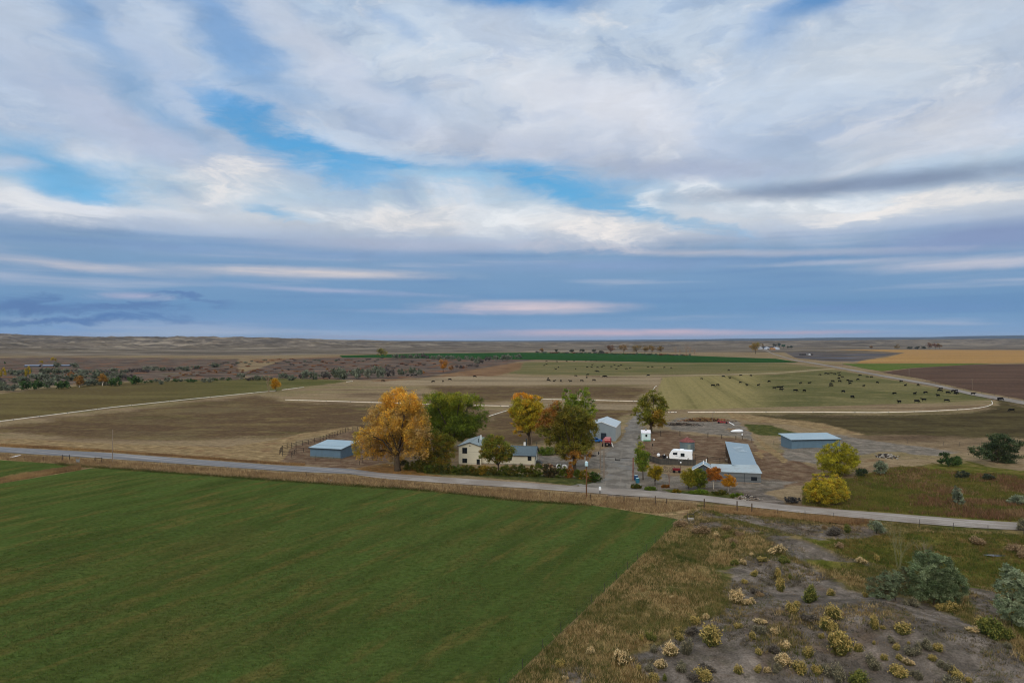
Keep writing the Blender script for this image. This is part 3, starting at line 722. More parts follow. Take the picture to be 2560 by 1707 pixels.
def tag(o, label, cat, group=None):
    o['label'] = label; o['category'] = cat
    if group: o['group'] = group
    return o
def simple(name, c, rough=0.6, spec=0.3, metal=0.0, vary=0.12, sc=1.5, bs=0.0, streak=(1, 1, 1)):
    m_, n = mat(name, rough, spec)
    tc = n.node('ShaderNodeTexCoord').outputs['Object']
    f = n.noise(n.vm('MULTIPLY', tc, streak), sc, 6, 0.6)
    n.put(n.b.inputs['Base Color'], n.mix(1.0, c, n.mix(n.rng(f, 0.3, 0.7), (1 - vary,) * 3 + (1,), (1 + vary,) * 3 + (1,)), 'MULTIPLY'))
    n.b.inputs['Metallic'].default_value = metal
    if bs: bump(n, f, bs, 0.05)
    return m_
def sheetmetal(name, c, dirty, ribs='X', rough=0.45, pitch=0.28, amt=0.5):
    """ribbed metal sheet: ribs every pitch metres along one object axis, weathered patches"""
    m_, n = mat(name, rough, 0.4)
    tc = n.node('ShaderNodeTexCoord').outputs['Object']
    x, y, z = n.sep(tc)
    a = {'X': x, 'Y': y, 'Z': z}[ribs]
    w_ = n.m('SINE', n.mul(a, 2 * pi / pitch))
    f = n.noise(n.vm('MULTIPLY', tc, (1, 1, 0.4)), 0.9, 7, 0.65)
    g = n.noise(tc, 0.25, 4, 0.6)
    col = n.mix(n.mul(n.rng(f, 0.45, 0.72), amt), c, dirty)
    col = n.mix(n.mul(n.rng(g, 0.5, 0.7), 0.35), col, dirty)
    n.put(n.b.inputs['Base Color'], col)
    bump(n, n.rng(w_, 0.5, 1.0), 0.5, 0.03)
    return m_
def planks(name, c1, c2, axis='Z', pitch=0.22, gap=0.02):
    m_, n = mat(name, 0.9, 0.1)
    tc = n.node('ShaderNodeTexCoord').outputs['Object']
    x, y, z = n.sep(tc)
    a = {'X': x, 'Y': y, 'Z': z}[axis]
    q = n.mul(a, 1 / pitch)
    cell = n.m('FLOOR', q)
    fr = n.m('FRACT', q)
    h = n.node('ShaderNodeTexWhiteNoise', {'noise_dimensions': '1D'}, W=cell).outputs['Value']
    f = n.noise(n.vm('MULTIPLY', tc, (2, 2, 8) if axis == 'Z' else (8, 2, 1)), 0.8, 5, 0.6)
    col = n.mix(n.m('ADD', n.mul(h, 0.6), n.mul(f, 0.4)), c1, c2)
    col = n.mix(n.rng(fr, 0.10, 0.02), col, n.mix(1.0, col, (gap * 30, gap * 30, gap * 30, 1), 'MULTIPLY') if gap > 0.02 else (0.02, 0.02, 0.02, 1))
    n.put(n.b.inputs['Base Color'], col)
    return m_
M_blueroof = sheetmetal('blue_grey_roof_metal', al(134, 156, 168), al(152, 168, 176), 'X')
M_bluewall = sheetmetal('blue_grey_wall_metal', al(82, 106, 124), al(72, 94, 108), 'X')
M_whiteroof = sheetmetal('pale_roof_metal', al(166, 178, 184), al(150, 164, 172), 'Y')
M_shopwall = sheetmetal('pale_grey_wall_metal', al(122, 134, 142), al(110, 122, 130), 'X')
M_shopside = sheetmetal('cream_grey_wall_metal', al(166, 166, 160), al(148, 148, 142), 'Y')
M_barnroof = sheetmetal('weathered_barn_roof', al(120, 140, 152), al(138, 152, 160), 'Y', amt=0.4)
M_barnroof2 = sheetmetal('galvanised_barn_roof', al(146, 160, 166), al(130, 132, 130), 'X', pitch=0.6)
M_galv = sheetmetal('galvanised_bin_wall', al(92, 110, 116), al(78, 84, 78), 'Z', 0.35, 0.1)
M_rust = simple('rusty_red_metal', al(112, 68, 64), 0.8, 0.2, vary=0.3, sc=3)
M_greywood = planks('weathered_grey_boards', al(76, 82, 86), al(104, 108, 110), 'Z', 0.24)
M_darkwood = planks('dark_weathered_boards', al(52, 54, 54), al(76, 76, 72), 'X', 0.16)
M_post = simple('fence_wood', al(74, 64, 54), 0.9, 0.1, vary=0.3, sc=3)
M_darkpost = simple('dark_fence_wood', al(44, 40, 38), 0.9, 0.1, vary=0.3, sc=3)
M_rail = simple('dark_rail_metal', al(58, 54, 52), 0.6, 0.3, vary=0.25)
M_pole = simple('brown_pole_wood', al(96, 68, 46), 0.85, 0.15, vary=0.3, sc=1.2, streak=(3, 3, 0.5))
M_palepole = simple('grey_pole_wood', al(120, 108, 96), 0.85, 0.15, vary=0.25, sc=1.2, streak=(3, 3, 0.5))
M_gate = simple('rusty_gate_pipe', al(112, 76, 60), 0.7, 0.3, vary=0.25)
M_gatebar = simple('dark_gate_bar', al(48, 40, 38), 0.7, 0.3)
M_siding = planks('cream_lap_siding', al(178, 176, 160), al(188, 186, 170), 'Z', 0.2, 0.028)
M_shingle = simple('blue_grey_shingles', al(84, 98, 106), 0.95, 0.1, vary=0.28, sc=6)
M_shingle2 = simple('pale_grey_shingles', al(122, 134, 138), 0.95, 0.1, vary=0.2, sc=6)
M_trim = simple('dark_trim', al(40, 46, 50), 0.6, 0.3)
M_whitetrim = simple('white_trim', al(206, 208, 206), 0.6, 0.3)
M_white = simple('white_painted_panel', al(216, 222, 228), 0.4, 0.4, vary=0.05)
M_glass = simple('dark_window_glass', al(24, 30, 36), 0.12, 0.5, vary=0.2)
M_black = simple('black_rubber', al(24, 24, 26), 0.8, 0.2)
M_metal = simple('grey_steel', al(120, 124, 126), 0.45, 0.5, 0.3)
M_red = simple('faded_red_paint', al(132, 36, 38), 0.5, 0.4, vary=0.25, sc=3)
M_pinkred = simple('sunbleached_red_paint', al(176, 108, 108), 0.6, 0.3, vary=0.25, sc=4)
M_blue = simple('blue_paint', al(30, 92, 158), 0.35, 0.5, vary=0.15)
M_can = simple('pale_blue_transformer_paint', al(168, 196, 208), 0.4, 0.4, vary=0.05)
M_pipe = simple('white_pvc_pipe', al(222, 216, 202), 0.5, 0.3, vary=0.10, sc=0.6)
M_conc = simple('concrete', al(140, 136, 128), 0.9, 0.2, vary=0.15, sc=4)
M_green = simple('green_paint', al(70, 128, 96), 0.6, 0.3, vary=0.25, sc=4)

def frame_of(A, B):
    """location and heading for a thing whose local x axis runs from A to B"""
    return Vector((A[0], A[1], 0)), atan2(B[1] - A[1], B[0] - A[0]), (Vector(B[:2]) - Vector(A[:2])).length
def window(parent, x0, x1, z0, z1, y=0.0, side='front', bars=1):
    """framed window; front = on a wall facing local -y at y, right = on a wall facing local +x at x = y"""
    t = 0.07
    f = MB()
    if side == 'front':
        f.box(x0 - t, x1 + t, y - 0.05, y + 0.01, z1, z1 + t); f.box(x0 - t, x1 + t, y - 0.05, y + 0.01, z0 - t, z0)
        f.box(x0 - t, x0, y - 0.05, y + 0.01, z0, z1); f.box(x1, x1 + t, y - 0.05, y + 0.01, z0, z1)
        for b in range(bars):
            xm = x0 + (x1 - x0) * (b + 1) / (bars + 1); f.box(xm - 0.02, xm + 0.02, y - 0.035, y - 0.012, z0, z1)
    else:
        f.box(y - 0.01, y + 0.05, x0 - t, x1 + t, z1, z1 + t); f.box(y - 0.01, y + 0.05, x0 - t, x1 + t, z0 - t, z0)
        f.box(y - 0.01, y + 0.05, x0 - t, x0, z0, z1); f.box(y - 0.01, y + 0.05, x1, x1 + t, z0, z1)
    fo = f.build('window', M_trim, parent)
    g = MB()
    if side == 'front': g.box(x0, x1, y - 0.010, y + 0.02, z0, z1)
    else: g.box(y - 0.02, y + 0.010, x0, x1, z0, z1)
    g.build('pane', M_glass, fo)
    return fo
def gable(parent, x0, x1, y0, y1, hw, hr, along, mw, mr, over=0.3, th=0.12, mwside=None, fascia=None):
    """gabled block in local axes: ridge along 'x' or 'y'"""
    w_ = MB()
    if along == 'y':
        xm = (x0 + x1) / 2
        w_.prism([(x0, -0.6), (x1, -0.6), (x1, hw), (xm, hr), (x0, hw)], y0, y1)
        s_ = (hr - hw) / (xm - x0)
        r = MB()
        r.slab((x0 - over, y0 - over, hw - s_ * over + th), (xm, y0 - over, hr + th), (xm, y1 + over, hr + th), (x0 - over, y1 + over, hw - s_ * over + th), th)
        r.slab((xm, y0 - over, hr + th), (x1 + over, y0 - over, hw - s_ * over + th), (x1 + over, y1 + over, hw - s_ * over + th), (xm, y1 + over, hr + th), th)
        r.box(xm - 0.12, xm + 0.12, y0 - over, y1 + over, hr + th - 0.02, hr + th + 0.05)
    else:
        ym = (y0 + y1) / 2
        w_.prismx([(y0, -0.6), (y1, -0.6), (y1, hw), (ym, hr), (y0, hw)], x0, x1)
        s_ = (hr - hw) / (ym - y0)
        r = MB()
        r.slab((x0 - over, y0 - over, hw - s_ * over + th), (x1 + over, y0 - over, hw - s_ * over + th), (x1 + over, ym, hr + th), (x0 - over, ym, hr + th), th)
        r.slab((x0 - over, ym, hr + th), (x1 + over, ym, hr + th), (x1 + over, y1 + over, hw - s_ * over + th), (x0 - over, y1 + over, hw - s_ * over + th), th)
        r.box(x0 - over, x1 + over, ym - 0.12, ym + 0.12, hr + th - 0.02, hr + th + 0.05)
    wo = w_.build('wall', mw, parent)
    if mwside:
        wo.data.materials.append(mwside)
        for pl in wo.data.polygons:
            if abs(pl.normal.x) > 0.9: pl.material_index = 1
    ro = r.build('roof', mr, parent)
    if fascia:
        f = MB()
        if along == 'y':
            for sg in (-1, 1):
                xe = xm + sg * (xm - x0 + over); ze = hw - s_ * over + th
                f.tube([(xm, y0 - over - 0.02, hr + th - 0.08), (xe, y0 - over - 0.02, ze - 0.08)], 0.07, 4)
                f.tube([(xe, y0 - over, ze - 0.08), (xe, y1 + over, ze - 0.08)], 0.07, 4)
        else:
            ze = hw - s_ * over + th
            f.tube([(x0 - over, y0 - over, ze - 0.08), (x1 + over, y0 - over, ze - 0.08)], 0.07, 4)
            for sg in (-1, 1):
                ye = ym + sg * (ym - y0 + over)
                f.tube([(x1 + over, ym, hr + th - 0.08), (x1 + over, ye, ze - 0.08)], 0.07, 4)
        f.build('fascia', fascia, parent)
    return wo, ro

# ---------------------------------------------------------------- cattle shed by the road (left)
loc, rz, ln = frame_of((-53.5, 180.9), (-44.8, 178.3))
t = thing('cattle_shed', 'small blue-grey metal shed with one sloping roof, left of the huge orange tree', 'shed', loc, rz)
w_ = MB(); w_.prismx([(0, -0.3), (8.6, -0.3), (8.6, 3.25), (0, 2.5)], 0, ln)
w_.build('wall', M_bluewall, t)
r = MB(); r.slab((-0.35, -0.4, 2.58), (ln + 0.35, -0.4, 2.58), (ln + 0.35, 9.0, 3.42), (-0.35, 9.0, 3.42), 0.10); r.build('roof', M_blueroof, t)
f = MB(); f.box(-0.36, ln + 0.36, -0.44, -0.40, 2.36, 2.57); f.build('fascia', M_trim, t)
f = MB(); f.box(-0.02, ln + 0.02, -0.03, 0.0, -0.1, 0.35); f.build('base_board', simple('mud_stained_metal', al(88, 92, 86), 0.9, 0.1, vary=0.3, sc=2), t)

# ---------------------------------------------------------------- farmhouse
loc, rz, ln = frame_of((-13.35, 171.0), (-7.9, 170.1))
t = thing('farmhouse', 'cream farmhouse with a two storey gabled block and low grey roofed wing', 'house', loc, rz)
gable(t, 0, 5.7, 0, 11.2, 4.55, 5.45, 'y', M_siding, M_shingle2, 0.32, 0.10, fascia=M_trim)
window(t, 1.0, 2.1, 2.75, 4.05, 0.0)
window(t, 1.0, 2.1, 0.35, 1.35, 0.0)
window(t, 4.65, 5.35, 0.1, 1.25, 0.0, bars=0)
v_ = MB(); v_.prism([(2.6, 4.55), (3.1, 4.55), (2.85, 4.8)], -0.05, 0.02); v_.build('gable_vent', M_trim, t)
v_ = MB(); v_.disc(4.1, 7.5, 4.9, 6.3, 0.14, 10); v_.build('vent_pipe', M_whitetrim, t)
v_ = MB(); v_.disc(4.4, 3.2, 4.6, 6.0, 0.11, 10); v_.build('stove_pipe', M_trim, t)
gable(t, 5.72, 19.0, 1.2, 7.9, 2.45, 4.1, 'x', M_siding, M_shingle, 0.35, 0.10, fascia=M_trim)
window(t, 17.35, 18.15, 1.2, 2.25, 1.2, bars=0)
window(t, 12.3, 13.2, 1.2, 2.2, 1.2)
window(t, 9.0, 10.2, 1.2, 2.2, 1.2)
window(t, 2.6, 3.0, 1.3, 2.3, 19.0, side='right')
window(t, 6.0, 6.7, 1.3, 2.4, 19.0, side='right')
fd = MB(); fd.box(5.8, 18.96, 1.14, 1.2, -0.3, 0.22); fd.build('foundation', M_conc, t)
c_b = MB(); c_b.box(15.6, 16.1, 5.6, 6.1, 3.6, 4.95); ch_ = c_b.build('chimney', M_whitetrim, t)
v_ = MB(); v_.disc(16.35, 5.4, 3.6, 5.6, 0.10, 10); v_.disc(16.35, 5.4, 5.6, 5.95, 0.24, 10, 0.12); v_.build('stove_pipe', M_trim, t)
st = MB()
for i in range(3): st.box(19.02, 19.9 + 0.3 * (2 - i), 4.2, 5.4, -0.1, 0.2 + 0.2 * i)
st.box(19.3, 19.36, 4.25, 4.31, 0.2, 1.5); st.box(19.9, 19.96, 4.25, 4.31, 0.2, 1.3); st.build('porch_steps', M_greywood, t)
d_ = MB(); d_.box(19.0, 19.05, 4.35, 5.25, 0.6, 2.4); dr_ = d_.build('door', M_whitetrim, t)
k_ = MB(); k_.box(19.05, 19.12, 4.45, 4.53, 1.45, 1.53); k_.build('handle', M_metal, dr_)
a_ = MB(); a_.tube([(18.6, 8.4, 0), (18.6, 8.4, 4.6)], 0.05, 6); a_.tube([(18.2, 8.4, 4.5), (19.0, 8.4, 4.5)], 0.04, 5); a_.build('service_mast', M_trim, t)

# ---------------------------------------------------------------- white metal workshop
loc, rz, ln = frame_of((23.3, 212.0), (31.85, 209.7))
t = thing('workshop', 'large pale grey metal workshop with a white gabled roof beside the driveway', 'workshop', loc, rz)
gable(t, 0, 8.85, 0, 14.8, 4.25, 5.75, 'y', M_shopwall, M_whiteroof, 0.12, 0.08, mwside=M_shopside, fascia=M_whitetrim)
d_ = MB(); d_.box(4.3, 6.0, -0.03, 0.01, 0, 2.35); dd_ = d_.build('door', simple('dark_doorway_panel', al(36, 44, 54), 0.8), t)
f = MB(); f.box(4.2, 6.1, -0.07, -0.03, 2.35, 2.48); f.box(4.2, 4.3, -0.07, -0.03, 0, 2.35); f.box(6.0, 6.1, -0.07, -0.03, 0, 2.35); f.build('door_frame', M_shopwall, dd_)

# ---------------------------------------------------------------- small white shed
q = G(1604.7, 1102)
t = thing('garden_shed', 'tiny white shed with one dark window standing under the broad tree by the driveway', 'shed', (q.x, q.y, 0), radians(-4))
gable(t, 0, 2.65, 0, 2.9, 2.45, 3.15, 'x', simple('pale_blue_white_boards', al(176, 198, 202), 0.7, 0.2, vary=0.15, sc=2), simple('patched_white_roof', al(204, 206, 214), 0.7, 0.3, vary=0.2, sc=2.5), 0.15, 0.06)
window(t, 1.15, 1.6, 1.35, 1.95, 0.0, bars=0)
b_ = MB(); b_.box(0.5, 2.7, -0.25, -0.02, 0, 0.32); b_.build('planter_box', M_green, t)
b_ = MB(); b_.box(1.2, 1.6, 1.0, 1.5, 2.9, 3.5); b_.add([(1.15, .95, 3.5), (1.65, .95, 3.5), (1.65, 1.55, 3.5), (1.15, 1.55, 3.5), (1.4, 1.25, 3.8)], [(0, 1, 4), (1, 2, 4), (2, 3, 4), (3, 0, 4)]); b_.build('roof_vent', M_metal, t)

# ---------------------------------------------------------------- grain bin
q = G(1719.5, 1126.5)
t = thing('grain_bin', 'round corrugated steel grain bin with a rusty conical roof behind the travel trailer', 'grain bin', (q.x, q.y + 0.6, 0))
b_ = MB(); b_.disc(0, 0, 0, 2.6, 2.02, 40); b_.build('bin_wall', M_galv, t)
r = MB(); r.tube([(0, 0, 2.52), (0, 0, 2.6), (0, 0, 3.6), (0, 0, 3.75)], [2.22, 2.2, 0.35, 0.30], 28); r.build('conical_roof', M_rust, t)
r = MB(); r.disc(0, 0, 3.76, 3.95, 0.32, 16, 0.1); r.build('roof_cap', M_palepole, t)
r = MB()
for k in range(3): r.tube([(2.05 * cos(a), 2.05 * sin(a), 0.65 + k * 0.65) for a in [2 * pi * i / 40 for i in range(41)]], 0.035, 5)
r.build('hoop', M_metal, t)
r = MB(); r.box(-0.4, 0.4, -2.09, -2.0, 0.5, 1.9); r.build('access_door', simple('dull_steel_door', al(112, 124, 120), 0.5, 0.3), t)

# ---------------------------------------------------------------- travel trailer
loc, rz, ln = frame_of((40.3, 175.1), (45.3, 173.5))
t = thing('travel_trailer', 'white tandem-axle travel trailer parked beside the grey board fence', 'trailer', loc, rz)
LN = 5.75
prof = [(0.15, 0.62), (0.0, 0.95), (0.02, 1.7), (0.55, 2.55), (0.95, 2.82), (1.3, 2.88), (LN - 0.1, 2.80), (LN, 2.68), (LN, 0.62)]
b_ = MB(); b_.prism(prof, 0, 2.35)
bo = b_.build('body', M_white, t)
md_ = bo.modifiers.new('bevel', 'BEVEL'); md_.width = 0.06; md_.segments = 3; md_.limit_method = 'ANGLE'
for x0, x1, z0, z1 in [(1.05, 2.0, 1.78, 2.18), (2.95, 3.8, 1.42, 2.1)]:
    window(t, x0, x1, z0, z1, -0.02, bars=1)
b_ = MB(); b_.box(4.6, 5.0, 0.02 - 0.05, 0.0, 0.75, 1.0); b_.build('hatch', M_metal, t)
# swoosh decals along the side
for pts in [[(1.0, 1.75), (1.7, 1.38), (2.6, 1.2), (3.6, 1.18), (4.4, 1.3)], [(1.5, 2.5), (1.9, 2.42), (2.3, 2.28)], [(4.3, 1.72), (4.6, 1.6), (4.85, 1.38)]]:
    s_ = MB()
    up_ = [(x, -0.006, z + 0.035 * sin(pi * (i + 0.6) / (len(pts) + 0.2))) for i, (x, z) in enumerate(pts)]
    dn = [(x, -0.006, z - 0.035 * sin(pi * (i + 0.6) / (len(pts) + 0.2))) for i, (x, z) in enumerate(pts)]
    n_ = len(pts)
    s_.add(up_ + dn, [(i, i + 1, n_ + i + 1, n_ + i) for i in range(n_ - 1)])
    s_.build('stripe', simple('slate_decal', al(74, 84, 100), 0.4), t)
b_ = MB(); b_.box(2.7, 3.6, 0.75, 1.55, 2.84, 3.1); ac = b_.build('air_conditioner', M_white, t); m2 = ac.modifiers.new('bevel', 'BEVEL'); m2.width = 0.08; m2.segments = 2
b_ = MB(); b_.box(1.7, 2.1, 1.0, 1.4, 2.86, 2.95); b_.build('roof_vent', M_white, t)
b_ = MB(); b_.box(0.1, LN - 0.1, 0.1, 2.25, 0.5, 0.62); b_.tube([(0.1, 0.4, 0.55), (-1.3, 1.17, 0.5)], 0.06, 6); b_.tube([(0.1, 1.95, 0.55), (-1.3, 1.17, 0.5)], 0.06, 6); b_.tube([(-1.2, 1.17, 0.5), (-1.2, 1.17, 0.02)], 0.05, 6)
b_.build('chassis', M_black, t)
for x in (2.45, 3.2):
    for y in (0.02, 2.1):
        b_ = MB(); b_.tube([(x, y, 0.34), (x, y + 0.2, 0.34)], 0.34, 20); wh = b_.build('wheel', M_black, t)
        b_ = MB(); b_.tube([(x, y - 0.02, 0.34), (x, y + 0.01, 0.34)], 0.2, 16); b_.build('rim', M_white, wh)
b_ = MB(); b_.tube([(-0.55, 1.17, 0.6), (-0.55, 1.17, 0.95)], 0.19, 14); b_.build('propane_tank', M_white, t)
b_ = MB(); b_.box(LN, LN + 0.04, 0.6, 1.75, 1.5, 2.1); b_.build('rear_window', M_glass, t)
b_ = MB(); b_.box(LN - 0.02, LN + 0.12, 0.05, 2.3, 0.5, 0.62); b_.build('bumper', M_metal, t)

# ---------------------------------------------------------------- implement with white tank in front of the trailer
q = G(1654, 1146)
t = thing('sprayer_trailer', 'dark low implement trailer with a round white tank at its left end', 'implement', (q.x, q.y, 0), radians(-14))
b_ = MB(); b_.box(-0.9, 1.9, -0.1, 0.02, 0.35, 0.5); b_.box(-0.9, 1.9, 0.9, 1.02, 0.35, 0.5); b_.box(0.0, 0.12, -0.1, 1.0, 0.35, 0.5); b_.box(1.5, 1.6, -0.1, 1.0, 0.35, 0.5)
b_.box(0.2, 1.2, 0.1, 0.9, 0.5, 0.85); b_.build('frame', M_black, t)
b_ = MB(); b_.tube([(-0.8, 0.1, 0.82), (-0.8, 0.2, 0.82), (-0.8, 0.8, 0.82), (-0.8, 0.9, 0.82)], [0.28, 0.42, 0.42, 0.28], 18); b_.build('tank', M_white, t, True)
for y in (-0.2, 0.95):
    b_ = MB(); b_.tube([(0.7, y, 0.3), (0.7, y + 0.16, 0.3)], 0.3, 16); b_.build('wheel', M_black, t)
b_ = MB(); b_.disc(0.7, 0.4, 0.86, 1.05, 0.12, 10); b_.build('filler_cap', M_white, t)

# ---------------------------------------------------------------- L-shaped barn
t = thing('barn', 'long L-shaped barn with blue-grey metal roofs, weathered grey boards and a small front gable', 'barn')
# long open-fronted wing
r = MB(); r.slab((49.0, 151.9, 3.25), (54.9, 151.9, 2.35), (65.2, 188.4, 2.30), (58.5, 187.4, 3.25), 0.10); r.build('roof', M_barnroof, t)
w_ = MB()
w_.slab((54.6, 152.0, 2.28), (64.9, 188.2, 2.22), (64.9, 188.2, -0.2), (54.6, 152.0, -0.2), 0.08)
w_.slab((58.6, 187.2, 3.13), (64.9, 188.2, 2.22), (64.9, 188.2, -0.2), (58.6, 187.2, -0.2), 0.08)
w_.build('wall', M_greywood, t)
for i in range(8):
    k = (i + 0.5) / 8
    x, y = 49.1 + 9.5 * k, 152 + 35.3 * k
    p_ = MB(); p_.box(x - 0.09, x + 0.09, y - 0.09, y + 0.09, -0.1, 3.1); p_.build('post', M_post, t)
p_ = MB()
for (x, y, l) in [(57.6, 178.5, 3.0), (57.3, 176.4, 2.7), (56.9, 174.2, 2.6), (56.6, 172.3, 2.9)]:
    p_.slab((x, y, 3.12), (x + l, y + 0.55, 2.86 - 0.0 + 0.0), (x + l, y + 0.85, 2.86), (x, y + 0.3, 3.12), 0.03)
p_.build('roof_patch', simple('bright_roof_patch', al(178, 190, 200), 0.5, 0.4), t)
# front wing
r = MB(); r.slab((43.6, 149.6, 2.28), (54.1, 147.5, 2.22), (54.75, 152.0, 3.20), (44.7, 153.3, 3.24), 0.09); r.build('roof', M_barnroof2, t)
w_ = MB(); w_.slab((43.7, 149.9, 2.17), (53.9, 147.8, 2.12), (53.9, 147.8, -0.3), (43.7, 149.9, -0.3), 0.10)
w_.add([(53.85, 147.85, -0.3), (54.55, 152.1, -0.3), (54.55, 152.1, 3.05), (53.85, 147.85, 2.1)], [(0, 1, 2, 3)])
w_.build('wall', M_greywood, t)
d_ = MB()
for x0, x1 in [(47.2, 48.0), (50.5, 51.4)]:
    k0, k1 = (x0 - 43.7) / 10.2, (x1 - 43.7) / 10.2
    d_ = MB(); d_.slab((x0, 149.9 - 2.1 * k0 - 0.10, 2.0), (x0 + 0.08, 149.9 - 2.1 * k0 - 0.12, 2.0), (x0 + 0.08, 149.9 - 2.1 * k0 - 0.12, 0), (x0, 149.9 - 2.1 * k0 - 0.10, 0), 0.05); d_.build('door_track', M_trim, t)
x0 = 51.9
d_ = MB(); d_.slab((x0, 148.22 - 0.1, 1.35), (x0 + 1.2, 147.97 - 0.1, 1.35), (x0 + 1.2, 147.97 - 0.1, 0.55), (x0, 148.22 - 0.1, 0.55), 0.05); d_.build('window', M_glass, t)
d_ = MB(); d_.tube([(53.9, 147.6, 0.05), (47.5, 148.9, 0.05)], 0.09, 5); d_.build('base_board', M_palepole, t)
# small gable at the left end
g0 = Vector((42.5, 151.6, 0)); ga = atan2(-0.3, 1.0)
def lo(x, y, z): return (g0.x + x * cos(ga) - y * sin(ga), g0.y + x * sin(ga) + y * cos(ga), z)
w_ = MB(); w_.add([lo(-2.1, 0, -0.3), lo(2.1, 0, -0.3), lo(2.1, 0, 2.2), lo(0, 0, 3.45), lo(-2.1, 0, 2.2), lo(-2.1, 3.6, -0.3), lo(2.1, 3.6, -0.3), lo(2.1, 3.6, 2.2), lo(0, 3.6, 3.45), lo(-2.1, 3.6, 2.2)],
                  [(0, 1, 2, 3, 4), (9, 8, 7, 6, 5), (0, 4, 9, 5), (1, 6, 7, 2)])
w_.build('wall', simple('dark_grey_boards', al(66, 74, 80), 0.9, 0.1, vary=0.25, sc=2, streak=(0.6, 0.6, 6)), t)
r = MB(); r.slab(lo(-2.5, -0.35, 2.05), lo(0, -0.35, 3.56), lo(0, 3.9, 3.56), lo(-2.5, 3.9, 2.05), 0.09)
r.slab(lo(0, -0.35, 3.56), lo(2.5, -0.35, 2.25), lo(2.5, 3.9, 2.25), lo(0, 3.9, 3.56), 0.09); r.build('roof', M_barnroof, t)
r = MB(); r.tube([lo(0, -0.38, 3.58), lo(0, 3.92, 3.58)], 0.09, 5); r.tube([lo(-2.5, -0.38, 2.0), lo(0, -0.38, 3.52), lo(2.5, -0.38, 2.2)], 0.07, 4); r.build('ridge_cap', M_whitetrim, t)
r = MB(); r.disc(*lo(0.6, 3.4, 0)[:2], 3.2, 4.05, 0.12, 8); r.build('roof_vent', M_whitetrim, t)

# ---------------------------------------------------------------- long blue shed on the right
loc, rz, ln = frame_of((79.2, 193.2), (93.7, 194.9))
t = thing('open_shed', 'long low blue-grey metal shed behind the olive-yellow willow on the right', 'shed', loc, rz)
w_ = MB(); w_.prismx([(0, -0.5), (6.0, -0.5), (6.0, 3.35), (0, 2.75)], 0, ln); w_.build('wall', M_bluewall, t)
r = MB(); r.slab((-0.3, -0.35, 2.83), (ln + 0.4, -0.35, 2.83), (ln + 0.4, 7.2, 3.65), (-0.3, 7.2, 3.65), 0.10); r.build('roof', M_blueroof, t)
f = MB(); f.box(-0.3, ln + 0.4, -0.39, -0.35, 2.6, 2.82); f.build('fascia', M_trim, t)

# ---------------------------------------------------------------- ranch gate with hanging sign
t = thing('ranch_gate', 'tall ranch entrance gate of two pipe posts and a crossbar over the driveway', 'gate')
P1, P2 = Vector((20.6, 152.9, 0)), Vector((26.75, 150.9, 0))
p_ = MB(); p_.tube([P1, P1 + Vector((0, 0, 8.75))], [0.13, 0.11], 10); p_.build('post', M_palepole, t)
p_ = MB(); p_.tube([P2, P2 + Vector((0.05, 0, 5.0))], [0.14, 0.12], 10); p_.tube([P2 + Vector((0, 0, 1.9)), P2 + Vector((0, 0, 2.1))], 0.2, 10); p_.build('post', M_gate, t)
p_ = MB(); p_.tube([P1 + Vector((-0.3, 0.1, 4.92)), P1.lerp(P2, 0.5) + Vector((0, 0, 4.86)), P2 + Vector((0, 0, 4.82))], 0.055, 8); p_.build('crossbar', M_gatebar, t)
s0 = P1.lerp(P2, 0.385); sd_ = (P2 - P1).normalized()
s_ = thing('gate_sign', 'small black cut-out metal sign hanging from the ranch gate crossbar', 'sign', s0 + Vector((0, -0.02, 4.18)), atan2(sd_.y, sd_.x))
b_ = MB(); b_.box(0, 1.15, -0.02, 0.02, 0, 0.17); b_.add([(0.0, -0.02, .15), (0.20, -0.02, .15), (0.05, -0.02, .62), (0.0, -0.02, .62), (0.0, 0.02, .15), (0.20, 0.02, .15), (0.05, 0.02, .62), (0.0, 0.02, .62)], [(0, 1, 2, 3), (7, 6, 5, 4), (0, 4, 5, 1), (1, 5, 6, 2), (2, 6, 7, 3), (3, 7, 4, 0)])
b_.box(1.07, 1.15, -0.02, 0.02, 0.15, 0.50); b_.build('plate', M_black, s_)
b_ = MB(); b_.box(0.27, 0.45, -0.02, 0.02, 0.36, 0.44); b_.box(0.33, 0.38, -0.02, 0.02, 0.17, 0.37); b_.box(0.56, 0.63, -0.02, 0.02, 0.17, 0.44)
b_.box(0.78, 0.95, -0.02, 0.02, 0.34, 0.45); b_.box(0.84, 0.90, -0.02, 0.02, 0.17, 0.35); b_.build('cut_out_figures', M_black, s_)
b_ = MB(); b_.tube([(0.04, 0, 0.6), (0.04, 0, 0.74)], 0.012, 4); b_.build('hanger', M_gatebar, s_); b_ = MB(); b_.tube([(1.11, 0, 0.5), (1.11, 0, 0.70)], 0.012, 4); b_.build('hanger', M_gatebar, s_)

